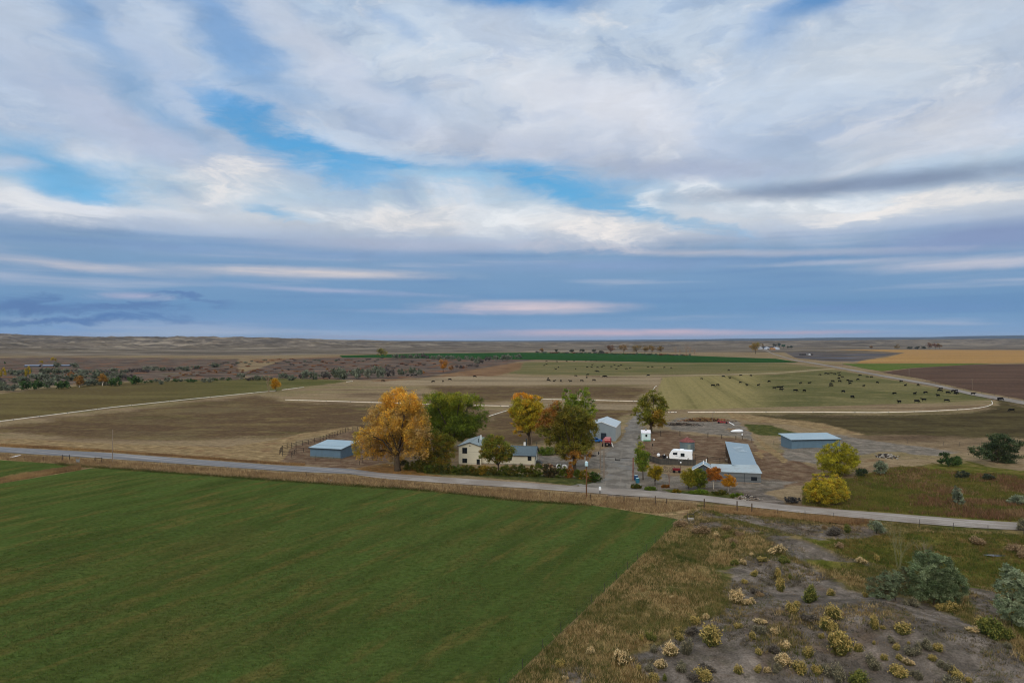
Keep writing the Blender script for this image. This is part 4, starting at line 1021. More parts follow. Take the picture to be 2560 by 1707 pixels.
# ---------------------------------------------------------------- poles
def pole(px, py, top, label, mt_=M_pole, r0=0.14, arm=None, can=False, name='utility_pole', cat='utility pole', group='utility poles'):
    q = G(px, py); h = H - (top - HY) * q.y / F
    t = thing(name, label, cat, (q.x, q.y, q.z), 0, group)
    b_ = MB(); b_.tube([(0, 0, -0.2), (0, 0, h - q.z)], [r0, r0 * 0.7], 10); b_.build('pole', mt_, t)
    if arm:
        b_ = MB(); b_.box(-arm, arm, -0.06, 0.06, h - q.z - 0.45, h - q.z - 0.33); cr = b_.build('crossarm', mt_, t)
        for x in (-arm + .1, arm - .1):
            b_ = MB(); b_.disc(x, 0, h - q.z - 0.33, h - q.z - 0.2, 0.05, 8); b_.build('insulator', M_metal, cr)
    if can:
        z = H - (1164 - HY) * q.y / F
        b_ = MB(); b_.tube([(-0.05, -0.42, z), (-0.05, -0.42, z + 0.08), (-0.05, -0.42, z + 0.75), (-0.05, -0.42, z + 0.85)], [0.26, 0.32, 0.32, 0.2], 18); cn = b_.build('transformer', M_can, t)
        b_ = MB(); b_.disc(-0.05, -0.42, z + 0.85, z + 1.05, 0.05, 8); b_.disc(-0.2, -0.42, z + 0.82, z + 0.98, 0.04, 8); b_.build('bushing', M_white, cn)
        b_ = MB(); b_.box(-0.1, 0.0, -0.15, 0, z + 0.2, z + 0.28); b_.build('bracket', M_metal, t); b_ = MB(); b_.box(-0.1, 0.0, -0.15, 0, z + 0.55, z + 0.63); b_.build('bracket', M_metal, t)
    return t, Vector((q.x, q.y, h))
_, topT = pole(1466.3, 1246.8, 1137.5, 'brown wooden utility pole with a pale blue transformer at the roadside by the ranch gate', can=True)
_, topL = pole(281, 1155.6, 1073, 'lone thin wooden utility pole beside the road at the left', M_palepole, 0.10)
tp, topG = pole(1500.6, 1171.5, 1103, 'grey wooden service pole with a meter box just left of the ranch gate', M_palepole, 0.12)
b_ = MB(); b_.box(-0.5, -0.3, -0.1, 0.1, 3.4, 4.1); b_.box(-0.3, -0.1, -0.03, 0.03, 3.7, 3.76); b_.build('meter_box', M_black, tp)
b_ = MB(); b_.tube([(0.1, 0, 2.6), (0.9, 0, 2.6)], 0.04, 6); b_.build('conduit', M_metal, tp); b_ = MB(); b_.tube([(-0.22, -0.1, 0), (-0.22, -0.1, 1.2)], 0.06, 6); b_.build('conduit', M_metal, tp)
pole(1627.4, 1150.4, 1097.4, 'thin grey pole beside the driveway, right of the tiny white shed', M_palepole, 0.09)
tp, topY = pole(1633, 1134, 1097, 'short yard pole with a white lamp on top, beside the corral', M_palepole, 0.11, name='yard_light', cat='yard light', group='yard poles')
b_ = MB(); b_.tube([(-0.7, 0, topY.z - 0.1), (0.25, 0, topY.z - 0.1)], 0.035, 6); b_.build('bracket', M_metal, tp)
b_ = MB(); b_.tube([(0.25, 0, topY.z - 0.38), (0.25, 0, topY.z - 0.28), (0.25, 0, topY.z - 0.06), (0.25, 0, topY.z - 0.02)], [0.1, 0.2, 0.17, 0.06], 12); b_.build('lamp', M_white, tp)
b_ = MB(); b_.box(-0.3, -0.1, -0.15, 0.1, 2.1, 2.7); b_.build('switch_box', M_black, tp)
pole(1329, 1112, 1073, 'pale wooden pole standing behind the farmhouse', M_palepole, 0.12)
pole(1781, 1062, 1030, 'slim wooden pole in the junk yard in front of the white pipe', M_palepole, 0.10)
for x, y, tp_, lab in [(2107, 920, 902, 'farthest power pole beside the long straight road'), (2273, 940, 921, 'middle power pole beside the long straight road at the ploughed field'), (2431, 973, 947, 'nearest power pole beside the long straight road at the ploughed field')]:
    pole(x, y, tp_, lab, M_palepole, 0.12, arm=0.8, group='power poles along the far road')
def wire(a, b, sag, label):
    m_ = MB(); m_.tube([a.lerp(b, i / 24) - Vector((0, 0, sag * 4 * (i / 24) * (1 - i / 24))) for i in range(25)], 0.012, 4)
    tag(m_.build('power_line', M_rail), label, 'power line', 'overhead wires')
wire(topL, topT, 1.0, 'upper overhead wire from the lone left pole to the transformer pole')
wire(topL - Vector((0, 0, 1.6)), topT - Vector((0, 0, 2.2)), 1.3, 'lower overhead wire from the lone left pole to the transformer pole')
wire(topT - Vector((0, 0, 1.5)), topG - Vector((0, 0, 0.2)), 0.5, 'overhead wire from the transformer pole to the service pole by the gate')
wire(topG, topY - Vector((0, 0, 0.2)), 0.5, 'overhead wire from the service pole across the driveway to the yard light')
wire(topL, Vector((-190, 190, 8.0)), 1.0, 'overhead wire leaving the lone left pole towards the left')

# ---------------------------------------------------------------- white irrigation pipes on the fields
def smooth_px(pts, k=6):
    out = []
    for i in range(len(pts) - 1):
        for j in range(k): out.append(tuple(pts[i][c] + (pts[i + 1][c] - pts[i][c]) * j / k for c in (0, 1)))
    return out + [pts[-1]]
def pipe(pts, r, label, breaks=None):
    r *= 0.8
    m_ = MB()
    P_ = [G(x, y, 0.0) + Vector((0, 0, r)) for x, y in smooth_px(pts, 4)]
    m_.tube(P_, r, 8)
    o = m_.build('irrigation_pipe', M_pipe, None, True)
    # couplings
    c_b = MB()
    for i in range(1, len(P_) - 1, 2):
        d_ = (P_[i + 1] - P_[i]).normalized()
        c_b.tube([P_[i] - d_ * 0.15, P_[i] + d_ * 0.15], r * 1.18, 8)
    c_b.build('coupling', M_metal, o)
    tag(o, label, 'irrigation pipe', 'white gated irrigation pipes')
pipe([(-120, 1072), (0, 1054.2), (130, 1038), (280, 1019), (470, 999), (690, 977)], 0.22, 'long white irrigation pipe crossing the fields at far left')
pipe([(705, 975), (760, 968)], 0.2, 'short white pipe piece just right of the small yellow tree')
pipe([(866, 955), (882, 953.5)], 0.24, 'tiny white pipe piece at the far corner of the olive field')
pipe([(713, 1000), (850, 1004), (954, 1007), (1060, 1010.5), (1190, 1014), (1272, 1015.7)], 0.19, 'white irrigation pipe running behind the orange tree and the green cottonwood')
pipe([(1222.4, 1041), (1273.5, 1025)], 0.19, 'short slanting white pipe between the green cottonwood and the golden tree')
pipe([(1352, 1000.5), (1357, 998.3), (1450, 1000.3), (1580, 1003.3), (1598, 1004)], 0.19, 'white irrigation pipe between the golden tree and the broad tree by the driveway')
pipe([(1671, 1031.5), (1692, 1031)], 0.19, 'short white pipe just right of the broad tree by the driveway')
pipe([(1720, 1031), (1980, 1030.4), (2190, 1032), (2317, 1029), (2419, 1023.5), (2450, 1020), (2470, 1016), (2481, 1011), (2482, 1007), (2479, 1003)], 0.19, 'long white pipe that curves like a hook at its right end')
pipe([(1627, 982), (1632, 976), (1638, 967), (1642, 965)], 0.2, 'small bent white pipe above the broad tree by the driveway')

# ---------------------------------------------------------------- fences
def fence(pts, spacing, h, label, mp=M_darkpost, rails=(), mr=None, rr=0.045, pr=0.07, name='fence', wires=(), k=2, jit=0.15):
    rs = random.Random(len(label) + int(pts[0][0]))
    P_ = [G(x, y) for x, y in pts]
    t = thing(name, label, 'fence', P_[0], 0)
    base = P_[0]
    posts = []
    for a, b in zip(P_[:-1], P_[1:]):
        n_ = max(1, int((b - a).length / spacing))
        for j in range(n_): posts.append(a.lerp(b, j / n_))
    posts.append(P_[-1])
    for q in posts: q.z = HZ(q.x, q.y) if q.y < 160 and q.x > 20 else 0.0
    hs = [h * (1 + rs.uniform(-jit, jit)) for _ in posts]
    shared = {}
    for q, hh in zip(posts, hs):
        key = round(hh * 5)
        if key not in shared:
            b_ = MB(); b_.tube([(0, 0, -0.1), (0, 0, hh)], pr, 7); shared[key] = b_.mesh('post')
        o = link('post', shared[key], mp, t); o.location = q - base
    for rz_ in rails:
        b_ = MB()
        for a, b in zip(posts[:-1], posts[1:]): b_.tube([a - base + Vector((0, -0.05, rz_ + rs.uniform(-.05, .05))), b - base + Vector((0, -0.05, rz_ + rs.uniform(-.05, .05)))], rr, 5)
        b_.build('rail', mr or mp, t)
    for rz_ in wires:
        b_ = MB()
        for a, b in zip(posts[:-1], posts[1:]): b_.tube([a - base + Vector((0, 0, rz_)), b - base + Vector((0, 0, rz_))], 0.008, 3, False)
        b_.build('wire', M_rail, t)
    return t
fence([(699, 1136), (706, 1126), (740, 1117), (800, 1104), (830, 1093), (870, 1079), (905, 1073)], 2.2, 1.5, 'dark pole corral fence curving behind the small blue-grey shed', rails=(0.5, 0.9, 1.35))
fence([(706, 1140), (728, 1142), (740, 1132), (776, 1128)], 2.0, 1.4, 'short dark pole fence at the left end of the small blue-grey shed', rails=(0.6, 1.2))
fence([(728, 1146), (852, 1158), (898, 1162)], 5.5, 1.3, 'thin wire fence in front of the small blue-grey shed', M_rail, wires=(0.5, 0.8, 1.1), pr=0.035)
fence([(898, 1161), (907, 1157), (932, 1150), (944, 1146), (975, 1140)], 2.5, 1.5, 'pole fence leading to the foot of the orange tree', rails=(1.25,))
fence([(1635, 1138), (1680, 1140)], 3.0, 1.3, 'short pipe fence beside the sprayer trailer', M_rail, rails=(0.6, 1.2), rr=0.03, pr=0.05)
fence([(1652, 1090), (1700, 1090), (1770, 1093), (1840, 1100)], 4.5, 1.6, 'wire fence of dark posts behind the grain bin', M_darkpost, wires=(0.5, 0.9, 1.3), pr=0.10)
fence([(1738, 1150), (1800, 1158), (1828, 1160)], 2.4, 1.4, 'dark corral fence between the travel trailer and the barn', rails=(0.5, 0.95, 1.35))
fence([(1879, 1106), (1935, 1112), (1962, 1115)], 4.0, 1.3, 'low wire fence linking the barn to the long blue shed', M_rail, wires=(0.5, 0.8, 1.1), pr=0.05)
fence([(2270, 1109), (2360, 1116), (2400, 1116), (2560, 1113)], 6.0, 1.2, 'wire fence on thin posts behind the dark olive thicket', M_rail, wires=(0.5, 0.8, 1.1), pr=0.045)
fence([(1476, 1251), (1560, 1256), (1638, 1261)], 2.8, 1.2, 'wire fence by the ditch right of the transformer pole', M_darkpost, wires=(0.4, 0.7, 1.0), pr=0.06)
fence([(1638.5, 1263), (1667, 1264)], 3.0, 1.55, 'H-shaped wooden brace at the gateway of the green field', M_post, rails=(0.75,), rr=0.06, pr=0.09, name='brace_fence')
fence([(1761, 1272), (1843, 1281), (1880, 1284)], 5.0, 1.8, 'sturdy wooden fence posts beside the gravel road right of the gateway', M_post, wires=(0.5, 0.9, 1.3), pr=0.11)
fence([(1880, 1284), (1945, 1289), (2013, 1294), (2085, 1299), (2158, 1310), (2300, 1318), (2560, 1338)], 4.6, 1.25, 'thin steel post fence along the gravel road at the right', M_rail, wires=(0.5, 0.8, 1.1), pr=0.04)
fence([(60, 1151), (155, 1152)], 5.0, 1.2, 'wire fence along the left ditch', M_rail, wires=(0.5, 0.8, 1.1), pr=0.05)
fence([(155, 1151.5), (173, 1152)], 3.0, 1.5, 'small dark wooden brace at the left ditch', M_darkpost, rails=(1.1,), pr=0.08, name='brace_fence')
fence([(237, 1155), (254, 1157)], 3.0, 1.5, 'small dark wooden brace beside the lone pole', M_darkpost, rails=(1.2,), pr=0.08, name='brace_fence')
fence([(254, 1157), (520, 1176), (900, 1206), (1180, 1228), (1476, 1251)], 6.5, 1.15, 'long wire fence along the ditch of the green field', M_rail, wires=(0.4, 0.7, 1.0), pr=0.035)
A_ = [pxof(e0 + ed * s_) for s_ in (-6, 12, 30, 48, 60)]
fence(A_[::-1], 4.2, 1.15, 'thin steel post fence down the diagonal edge of the green field', M_rail, wires=(0.4, 0.7, 1.0), pr=0.028)
fence([(2211, 933), (2306, 950), (2425, 979), (2560, 1003)], 14, 1.2, 'faint fence between the far road and the ploughed field', M_rail, wires=(0.6, 1.0), pr=0.05)
# grey board windbreak fence under the trailer
P_ = [G(1622, 1152), G(1650, 1161), G(1740, 1164.5)]
t = thing('board_fence', 'grey vertical board fence in front of the travel trailer', 'fence', P_[0])
for a, b in zip(P_[:-1], P_[1:]):
    a = a - P_[0]; b = b - P_[0]
    m_ = MB(); n_ = int((b - a).length / 0.16)
    rs = random.Random(4)
    for i in range(n_):
        c0 = a.lerp(b, i / n_); c1 = a.lerp(b, (i + 0.85) / n_); hh = 1.5 + rs.uniform(-0.08, 0.08); y_ = rs.uniform(0, 0.02)
        m_.add([(c0.x, c0.y + y_, 0), (c1.x, c1.y + y_, 0), (c1.x, c1.y + y_, hh), (c0.x, c0.y + y_, hh), (c0.x, c0.y + .03 + y_, 0), (c1.x, c1.y + .03 + y_, 0), (c1.x, c1.y + .03 + y_, hh), (c0.x, c0.y + .03 + y_, hh)],
               [(0, 1, 2, 3), (5, 4, 7, 6), (3, 2, 6, 7), (0, 3, 7, 4), (1, 5, 6, 2)])
    m_.build('board_panel', M_darkwood, t)
    m_ = MB(); m_.tube([a + Vector((0, .1, 1.2)), b + Vector((0, .1, 1.2))], 0.05, 4); m_.tube([a + Vector((0, .1, .4)), b + Vector((0, .1, .4))], 0.05, 4); m_.build('rail', M_darkpost, t)

# ================================================================= foliage
def srgb_arr(cols): return np.array([al(*c)[:3] for c in cols])
m_leaf, n = mat('foliage', 0.75, 0.15)
a = n.node('ShaderNodeAttribute', {'attribute_name': 'tint'}).outputs['Color']
n.put(n.b.inputs['Base Color'], a)
tr_ = n.node('ShaderNodeBsdfTranslucent', Color=a)
mx = n.node('ShaderNodeMixShader', i0=0.22, i1=n.b.outputs[0], i2=tr_.outputs[0])
out_ = [x for x in n.t.nodes if x.type == 'OUTPUT_MATERIAL'][0]
n.t.links.new(mx.outputs[0], out_.inputs[0])
m_bark = simple('grey_brown_bark', al(66, 58, 48), 0.95, 0.1, vary=0.35, sc=3, bs=0.6, streak=(2, 2, 0.4))
m_palebark = simple('pale_birch_bark', al(172, 166, 154), 0.9, 0.1, vary=0.3, sc=4)
m_twig = simple('pale_twig_bark', al(128, 112, 96), 0.95, 0.1, vary=0.2, sc=3)

def leaf_cards(C, size, tint, rs, up=0.35, asp=1.6):
    """one small leaf-spray quad per centre, random facing"""
    n_ = len(C)
    nrm = rs.normal(size=(n_, 3)); nrm[:, 2] = np.abs(nrm[:, 2]) + up
    nrm /= np.linalg.norm(nrm, axis=1)[:, None]
    t = rs.normal(size=(n_, 3)); t -= nrm * (t * nrm).sum(1)[:, None]; t /= np.linalg.norm(t, axis=1)[:, None]
    b = np.cross(nrm, t)
    s_ = (size * rs.uniform(0.6, 1.4, n_))[:, None]
    t = t * s_ * asp * 0.5; b = b * s_ * 0.5
    k = rs.uniform(0.3, 0.9, (n_, 1))
    V = np.stack([C - t, C - b * k, C + t, C + b * (1.2 - k)], 1).reshape(-1, 3)
    Q = np.arange(n_ * 4).reshape(-1, 4)
    T = np.repeat(np.concatenate([tint, np.ones((n_, 1))], 1), 4, 0)
    return V, Q, T

def crown(name, blobs, pal, nleaf, size, seed, parent=None, nclump=None, hang=0.0, clump_r=0.22, palf=None, origin=None, up=0.35):
    """blobs: (x, y, z, rx, ry, rz) metres; pal: list of sRGB colours; palf(blob index, rel pos) -> palette weights"""
    rs = np.random.RandomState(seed)
    B = np.array([b[:6] for b in blobs], float)
    vol = (B[:, 3] * B[:, 4] * B[:, 5]) ** 0.72
    nclump = nclump or max(12, nleaf // 60)
    bi = rs.choice(len(B), nclump, p=vol / vol.sum())
    d = rs.normal(size=(nclump, 3)); d /= np.linalg.norm(d, axis=1)[:, None]
    rad = rs.uniform(0.30, 1.0, nclump) ** 0.55
    CC = B[bi, :3] + d * rad[:, None] * B[bi, 3:6] * 0.92
    CR = clump_r * (B[bi, 3:6].mean(1)) * rs.uniform(0.6, 1.5, nclump)
    P_ = srgb_arr(pal)
    ct = rs.randint(0, len(pal), nclump)
    if palf is not None:
        ct = np.array([palf(int(b), c, B[int(b)], rs) for b, c in zip(bi, CC)])
    cb = rs.uniform(0.78, 1.22, nclump)
    li = rs.choice(nclump, nleaf, p=CR ** 1.6 / (CR ** 1.6).sum())
    off = rs.normal(size=(nleaf, 3)) * CR[li][:, None] * np.array([0.75, 0.75, 0.55])
    C = CC[li] + off
    if hang: C[:, 2] -= np.abs(rs.normal(size=nleaf)) * hang
    tint = P_[ct[li]] * cb[li][:, None] * rs.uniform(0.72, 1.28, (nleaf, 1))
    mixw = rs.uniform(0, 0.35, (nleaf, 1))
    tint = tint * (1 - mixw) + P_[rs.randint(0, len(pal), nleaf)] * mixw
    if origin is not None: C = C - np.array(origin)
    V, Q, T = leaf_cards(C, size, tint, rs, up)
    return link(name, np_mesh(name, V, Q, None, False, {'tint': T}), m_leaf, parent)

def limbs(base, blobs, r0, seed, bark, parent, split=0.45, extra=2, lean=None, maxlimb=14):
    """trunk and limbs in local coordinates (base at origin)"""
    rs = random.Random(seed)
    mb = MB()
    B = [Vector(b[:3]) - base for b in blobs]
    top = max(b.z + bl[5] * 0.4 for b, bl in zip(B, blobs))
    cx = sum((b for b in B), Vector()) / len(B)
    fork = Vector((cx.x * 0.25, cx.y * 0.25, max(min(bl[2] - base.z - bl[5] for bl in blobs), top * split * 0.45)))
    if lean is not None: fork.x += lean
    mb.tube([(0, 0, -0.3), (fork.x * 0.1, 0, fork.z * 0.12), (fork.x * 0.5, fork.y * 0.5, fork.z * 0.6), fork], [r0 * 1.35, r0 * 1.05, r0 * 0.9, r0 * 0.8], 10)
    order = sorted(range(len(B)), key=lambda i: -blobs[i][3])[:maxlimb]
    for i in order:
        tgt = B[i] + Vector((0, 0, blobs[i][5] * 0.3))
        mid = fork.lerp(tgt, 0.5) + Vector((rs.uniform(-.5, .5), rs.uniform(-.5, .5), 0.08 * (tgt - fork).length))
        rr = r0 * (0.42 + 0.15 * rs.random())
        mb.tube([fork - Vector((0, 0, 0.4)), fork.lerp(mid, 0.5) + Vector((rs.uniform(-.15, .15),) * 3), mid, tgt], [rr, rr * 0.75, rr * 0.5, rr * 0.12], 7)
        for _ in range(extra + 2):
            e = B[i] + Vector((rs.uniform(-1, 1) * blobs[i][3], rs.uniform(-1, 1) * blobs[i][4], rs.uniform(-0.6, 0.9) * blobs[i][5])) * 0.9
            s_ = mid.lerp(tgt, rs.uniform(0, 0.7))
            mb.tube([s_, s_.lerp(e, 0.5) + Vector((0, 0, 0.12)), e], [rr * 0.32, rr * 0.2, 0.015], 5)
    return mb.build('trunk', bark, parent, True)

def tree(label, bx, by, pblobs, pal, nleaf, size, r0, seed, cat='tree', name='tree', group=None, bark=None, depth=0.85, palf=None, hang=0.0, extra=2, nclump=None, clump_r=0.22, trunk=True, up=0.35, lean=None, jitter=0.35):
    """pblobs: (x, y, rx, ry) in photo pixels at the tree's depth"""
    rs = random.Random(seed * 7 + 1)
    q = G(bx, by)
    Y = q.y
    k = Y / F
    # the crown stands back a little from the trunk's foot as seen from the air
    bl = []
    W_ = max(b[0] + b[2] for b in pblobs) - min(b[0] - b[2] for b in pblobs)
    for (x, y, rx, ry) in pblobs:
        dy = rs.uniform(-1, 1) * jitter * W_ * k * 0.5
        Yd = Y + dy
        kk = Yd / F
        bl.append(((x - 1280) * kk, Yd, H - (y - HY) * kk, rx * kk * 1.09, (rx + ry) * 0.5 * depth * kk, ry * kk * 1.07))
    t = thing(name, label, cat, q, 0, group)
    if trunk: limbs(q, bl, r0, seed, bark or m_bark, t, extra=extra, lean=lean)
    crown('crown', bl, pal, nleaf, size, seed, t, nclump, hang, clump_r, palf, origin=(q.x, q.y, q.z), up=up)
    return t

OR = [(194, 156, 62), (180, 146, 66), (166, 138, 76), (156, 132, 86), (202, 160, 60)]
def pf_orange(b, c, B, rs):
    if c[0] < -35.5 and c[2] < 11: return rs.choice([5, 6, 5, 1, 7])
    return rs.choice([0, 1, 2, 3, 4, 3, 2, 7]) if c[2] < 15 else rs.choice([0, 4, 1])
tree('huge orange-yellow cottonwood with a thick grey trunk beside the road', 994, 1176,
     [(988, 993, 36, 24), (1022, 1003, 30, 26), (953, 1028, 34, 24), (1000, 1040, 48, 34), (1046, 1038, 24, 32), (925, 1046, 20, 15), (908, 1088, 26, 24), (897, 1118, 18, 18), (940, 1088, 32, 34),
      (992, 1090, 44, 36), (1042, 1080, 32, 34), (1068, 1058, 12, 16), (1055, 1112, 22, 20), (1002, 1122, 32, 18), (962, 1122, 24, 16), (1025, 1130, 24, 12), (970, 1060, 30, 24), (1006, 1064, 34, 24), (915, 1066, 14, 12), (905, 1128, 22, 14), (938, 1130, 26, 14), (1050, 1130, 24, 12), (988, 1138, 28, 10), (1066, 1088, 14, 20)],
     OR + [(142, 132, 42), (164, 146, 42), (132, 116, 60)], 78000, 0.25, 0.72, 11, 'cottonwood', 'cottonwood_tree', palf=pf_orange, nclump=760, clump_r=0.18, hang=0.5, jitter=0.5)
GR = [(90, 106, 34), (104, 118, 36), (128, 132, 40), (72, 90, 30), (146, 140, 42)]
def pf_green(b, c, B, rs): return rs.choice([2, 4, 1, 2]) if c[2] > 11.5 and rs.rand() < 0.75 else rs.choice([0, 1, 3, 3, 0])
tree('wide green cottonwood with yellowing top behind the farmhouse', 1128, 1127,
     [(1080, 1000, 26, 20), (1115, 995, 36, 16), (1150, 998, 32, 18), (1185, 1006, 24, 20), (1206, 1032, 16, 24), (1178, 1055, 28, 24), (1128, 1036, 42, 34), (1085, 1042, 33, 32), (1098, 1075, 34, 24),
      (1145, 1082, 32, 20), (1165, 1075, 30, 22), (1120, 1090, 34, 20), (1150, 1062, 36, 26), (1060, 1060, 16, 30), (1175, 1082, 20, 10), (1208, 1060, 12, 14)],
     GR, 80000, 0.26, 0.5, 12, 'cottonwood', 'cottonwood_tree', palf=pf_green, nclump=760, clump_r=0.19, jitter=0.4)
OB = [(94, 98, 34), (108, 104, 36), (122, 106, 36), (80, 86, 30), (134, 110, 40)]
tree('olive-brown bushy tree against the left wall of the farmhouse', 1082, 1173,
     [(1082, 1098, 26, 18), (1108, 1108, 28, 24), (1126, 1132, 16, 20), (1066, 1130, 32, 24), (1098, 1142, 34, 20), (1048, 1138, 16, 18), (1085, 1158, 40, 12), (1040, 1156, 12, 12)],
     OB, 22000, 0.24, 0.26, 13, 'tree', 'bushy_tree', nclump=190, clump_r=0.2)
tree('round olive-green tree standing in front of the farmhouse', 1247, 1183,
     [(1235, 1098, 24, 14), (1238, 1115, 36, 20), (1215, 1128, 20, 16), (1264, 1132, 22, 20), (1240, 1140, 32, 16), (1204, 1136, 10, 10), (1252, 1150, 22, 8), (1280, 1132, 8, 12)],
     [(98, 106, 36), (112, 114, 38), (82, 92, 32), (126, 120, 42), (120, 98, 38)], 15000, 0.24, 0.22, 14, 'tree', 'leafy_tree', nclump=200, clump_r=0.2, extra=1)
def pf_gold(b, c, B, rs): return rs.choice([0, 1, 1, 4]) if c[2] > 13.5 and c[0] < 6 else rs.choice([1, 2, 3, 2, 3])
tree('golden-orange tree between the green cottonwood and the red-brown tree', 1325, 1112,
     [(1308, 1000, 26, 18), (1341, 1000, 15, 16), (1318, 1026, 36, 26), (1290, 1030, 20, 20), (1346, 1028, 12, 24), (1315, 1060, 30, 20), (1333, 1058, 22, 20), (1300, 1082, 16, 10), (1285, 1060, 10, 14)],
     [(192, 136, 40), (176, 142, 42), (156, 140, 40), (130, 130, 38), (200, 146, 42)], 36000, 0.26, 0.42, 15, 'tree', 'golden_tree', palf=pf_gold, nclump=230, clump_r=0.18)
def pf_mix(b, c, B, rs):
    if c[0] < 10.8 and c[2] > 10.5: return rs.choice([0, 1, 0, 2])
    if c[0] > 13 and c[2] < 5.2: return rs.choice([5, 5, 1])
    return rs.choice([2, 3, 4, 3, 2, 3])
tree('big tree with red-brown left side and olive right side by the hedge', 1437, 1178,
     [(1398, 1020, 28, 16), (1374, 1040, 26, 20), (1358, 1066, 20, 24), (1436, 1034, 34, 20), (1420, 1060, 42, 28), (1466, 1058, 22, 28), (1398, 1092, 32, 26), (1440, 1098, 42, 28), (1482, 1072, 14, 22),
      (1474, 1108, 15, 18), (1446, 1132, 20, 16), (1430, 1150, 14, 9), (1408, 1118, 24, 14), (1372, 1092, 14, 20), (1495, 1058, 8, 12), (1412, 1136, 20, 12), (1466, 1134, 16, 14), (1440, 1122, 30, 16)],
     [(130, 88, 42), (144, 98, 44), (116, 110, 42), (96, 100, 38), (112, 114, 44), (156, 120, 48)], 60000, 0.24, 0.42, 16, 'tree', 'broad_tree', palf=pf_mix, nclump=560, clump_r=0.19, hang=0.2)
tree('tall green forked poplar rising behind the red-brown tree', 1450, 1120,
     [(1417, 985, 11, 17), (1430, 1004, 17, 20), (1450, 986, 7, 14), (1466, 990, 12, 20), (1475, 1014, 13, 22), (1455, 1018, 18, 18), (1483, 1030, 8, 14), (1440, 1040, 22, 22), (1470, 1045, 14, 20)],
     [(96, 116, 36), (112, 128, 40), (78, 98, 32), (128, 136, 44)], 11000, 0.32, 0.4, 17, 'poplar', 'poplar_tree', nclump=170, clump_r=0.22, bark=m_palebark)
def pf_elm(b, c, B, rs): return rs.choice([3, 3, 2, 4]) if c[2] < 8 and c[0] > 46 else rs.choice([0, 1, 2, 0])
tree('broad olive-green tree behind the tiny white shed, beside the driveway', 1627, 1083,
     [(1632, 984, 18, 12), (1618, 1003, 30, 16), (1646, 1008, 20, 18), (1598, 1028, 20, 14), (1636, 1032, 30, 16), (1658, 1014, 14, 10), (1640, 1054, 24, 14), (1612, 1052, 20, 12), (1582, 1036, 10, 6), (1655, 1052, 14, 12), (1668, 1008, 6, 5)],
     [(104, 108, 36), (88, 94, 34), (122, 118, 38), (144, 116, 40), (124, 106, 36)], 13000, 0.34, 0.5, 18, 'tree', 'broad_tree', palf=pf_elm, nclump=190, clump_r=0.2)
tree('slender yellow-green poplar at the right side of the driveway', 1608, 1199,
     [(1599, 1113, 6, 9), (1602, 1128, 12, 14), (1604, 1148, 15, 16), (1608, 1166, 13, 12), (1616, 1134, 8, 10), (1600, 1172, 8, 8)],
     [(104, 122, 42), (120, 132, 46), (84, 104, 38), (130, 126, 50)], 6500, 0.22, 0.13, 19, 'poplar', 'poplar_tree', nclump=90, clump_r=0.3, depth=1.0, extra=1)
YB_ = [(138, 122, 30), (152, 130, 32), (120, 112, 30), (102, 100, 30)]
tree('small rounded yellow tree just right of the slender poplar', 1638, 1213,
     [(1629, 1170, 12, 9), (1646, 1173, 11, 9), (1637, 1181, 17, 11), (1627, 1183, 9, 8), (1645, 1191, 10, 9), (1636, 1194, 9, 6)], YB_, 5500, 0.2, 0.1, 20, 'tree', 'small_tree', nclump=80, clump_r=0.26, extra=1)
tree('yellow-green garden bush in front of the red cart, left one of the pair', 1722, 1222,
     [(1718, 1178, 16, 9), (1728, 1192, 22, 13), (1712, 1190, 10, 10), (1725, 1206, 18, 9)], [(140, 126, 38), (124, 118, 36), (106, 106, 34)], 6500, 0.2, 0.08, 21, 'bush', 'garden_bush', 'garden bushes by the barn', nclump=90, clump_r=0.25, extra=1)
tree('green-yellow garden bush in front of the barn gable, right one of the pair', 1750, 1224,
     [(1748, 1182, 14, 9), (1755, 1196, 14, 12), (1742, 1200, 14, 10), (1752, 1210, 16, 8)], [(110, 108, 34), (86, 96, 30), (74, 88, 28)], 6500, 0.2, 0.08, 22, 'bush', 'garden_bush', 'garden bushes by the barn', nclump=90, clump_r=0.25, extra=1)
tree('orange-brown aspen with pale stems in front of the barn', 1784, 1222,
     [(1772, 1175, 8, 9), (1791, 1178, 10, 12), (1778, 1190, 13, 12), (1797, 1192, 9, 12), (1786, 1186, 12, 14)], [(150, 92, 34), (132, 82, 34), (162, 106, 36), (120, 84, 40)], 5200, 0.19, 0.08, 23, 'aspen', 'aspen_tree', 'aspens by the barn', bark=m_palebark, nclump=90, clump_r=0.24, extra=1)
tree('smaller bright yellow-orange aspen at the barn window end', 1821, 1227,
     [(1820, 1190, 9, 8), (1826, 1200, 11, 9), (1815, 1204, 10, 8), (1822, 1210, 14, 6)], [(168, 122, 30), (156, 110, 30), (140, 108, 34)], 3600, 0.18, 0.06, 24, 'aspen', 'aspen_tree', 'aspens by the barn', bark=m_palebark, nclump=60, clump_r=0.28, extra=1)
def pf_w1(b, c, B, rs): return rs.choice([0, 1, 2, 2])
tree('rounded olive-yellow willow in front of the long blue shed', 2095, 1190,
     [(2095, 1122, 34, 18), (2068, 1138, 28, 22), (2122, 1138, 26, 22), (2095, 1155, 46, 24), (2138, 1155, 14, 20), (2052, 1160, 14, 18), (2090, 1176, 40, 12)],
     [(146, 142, 40), (158, 150, 42), (126, 126, 38), (110, 110, 36)], 34000, 0.17, 0.2, 25, 'willow', 'willow_tree', 'yellow willows', nclump=420, clump_r=0.13, up=0.1)
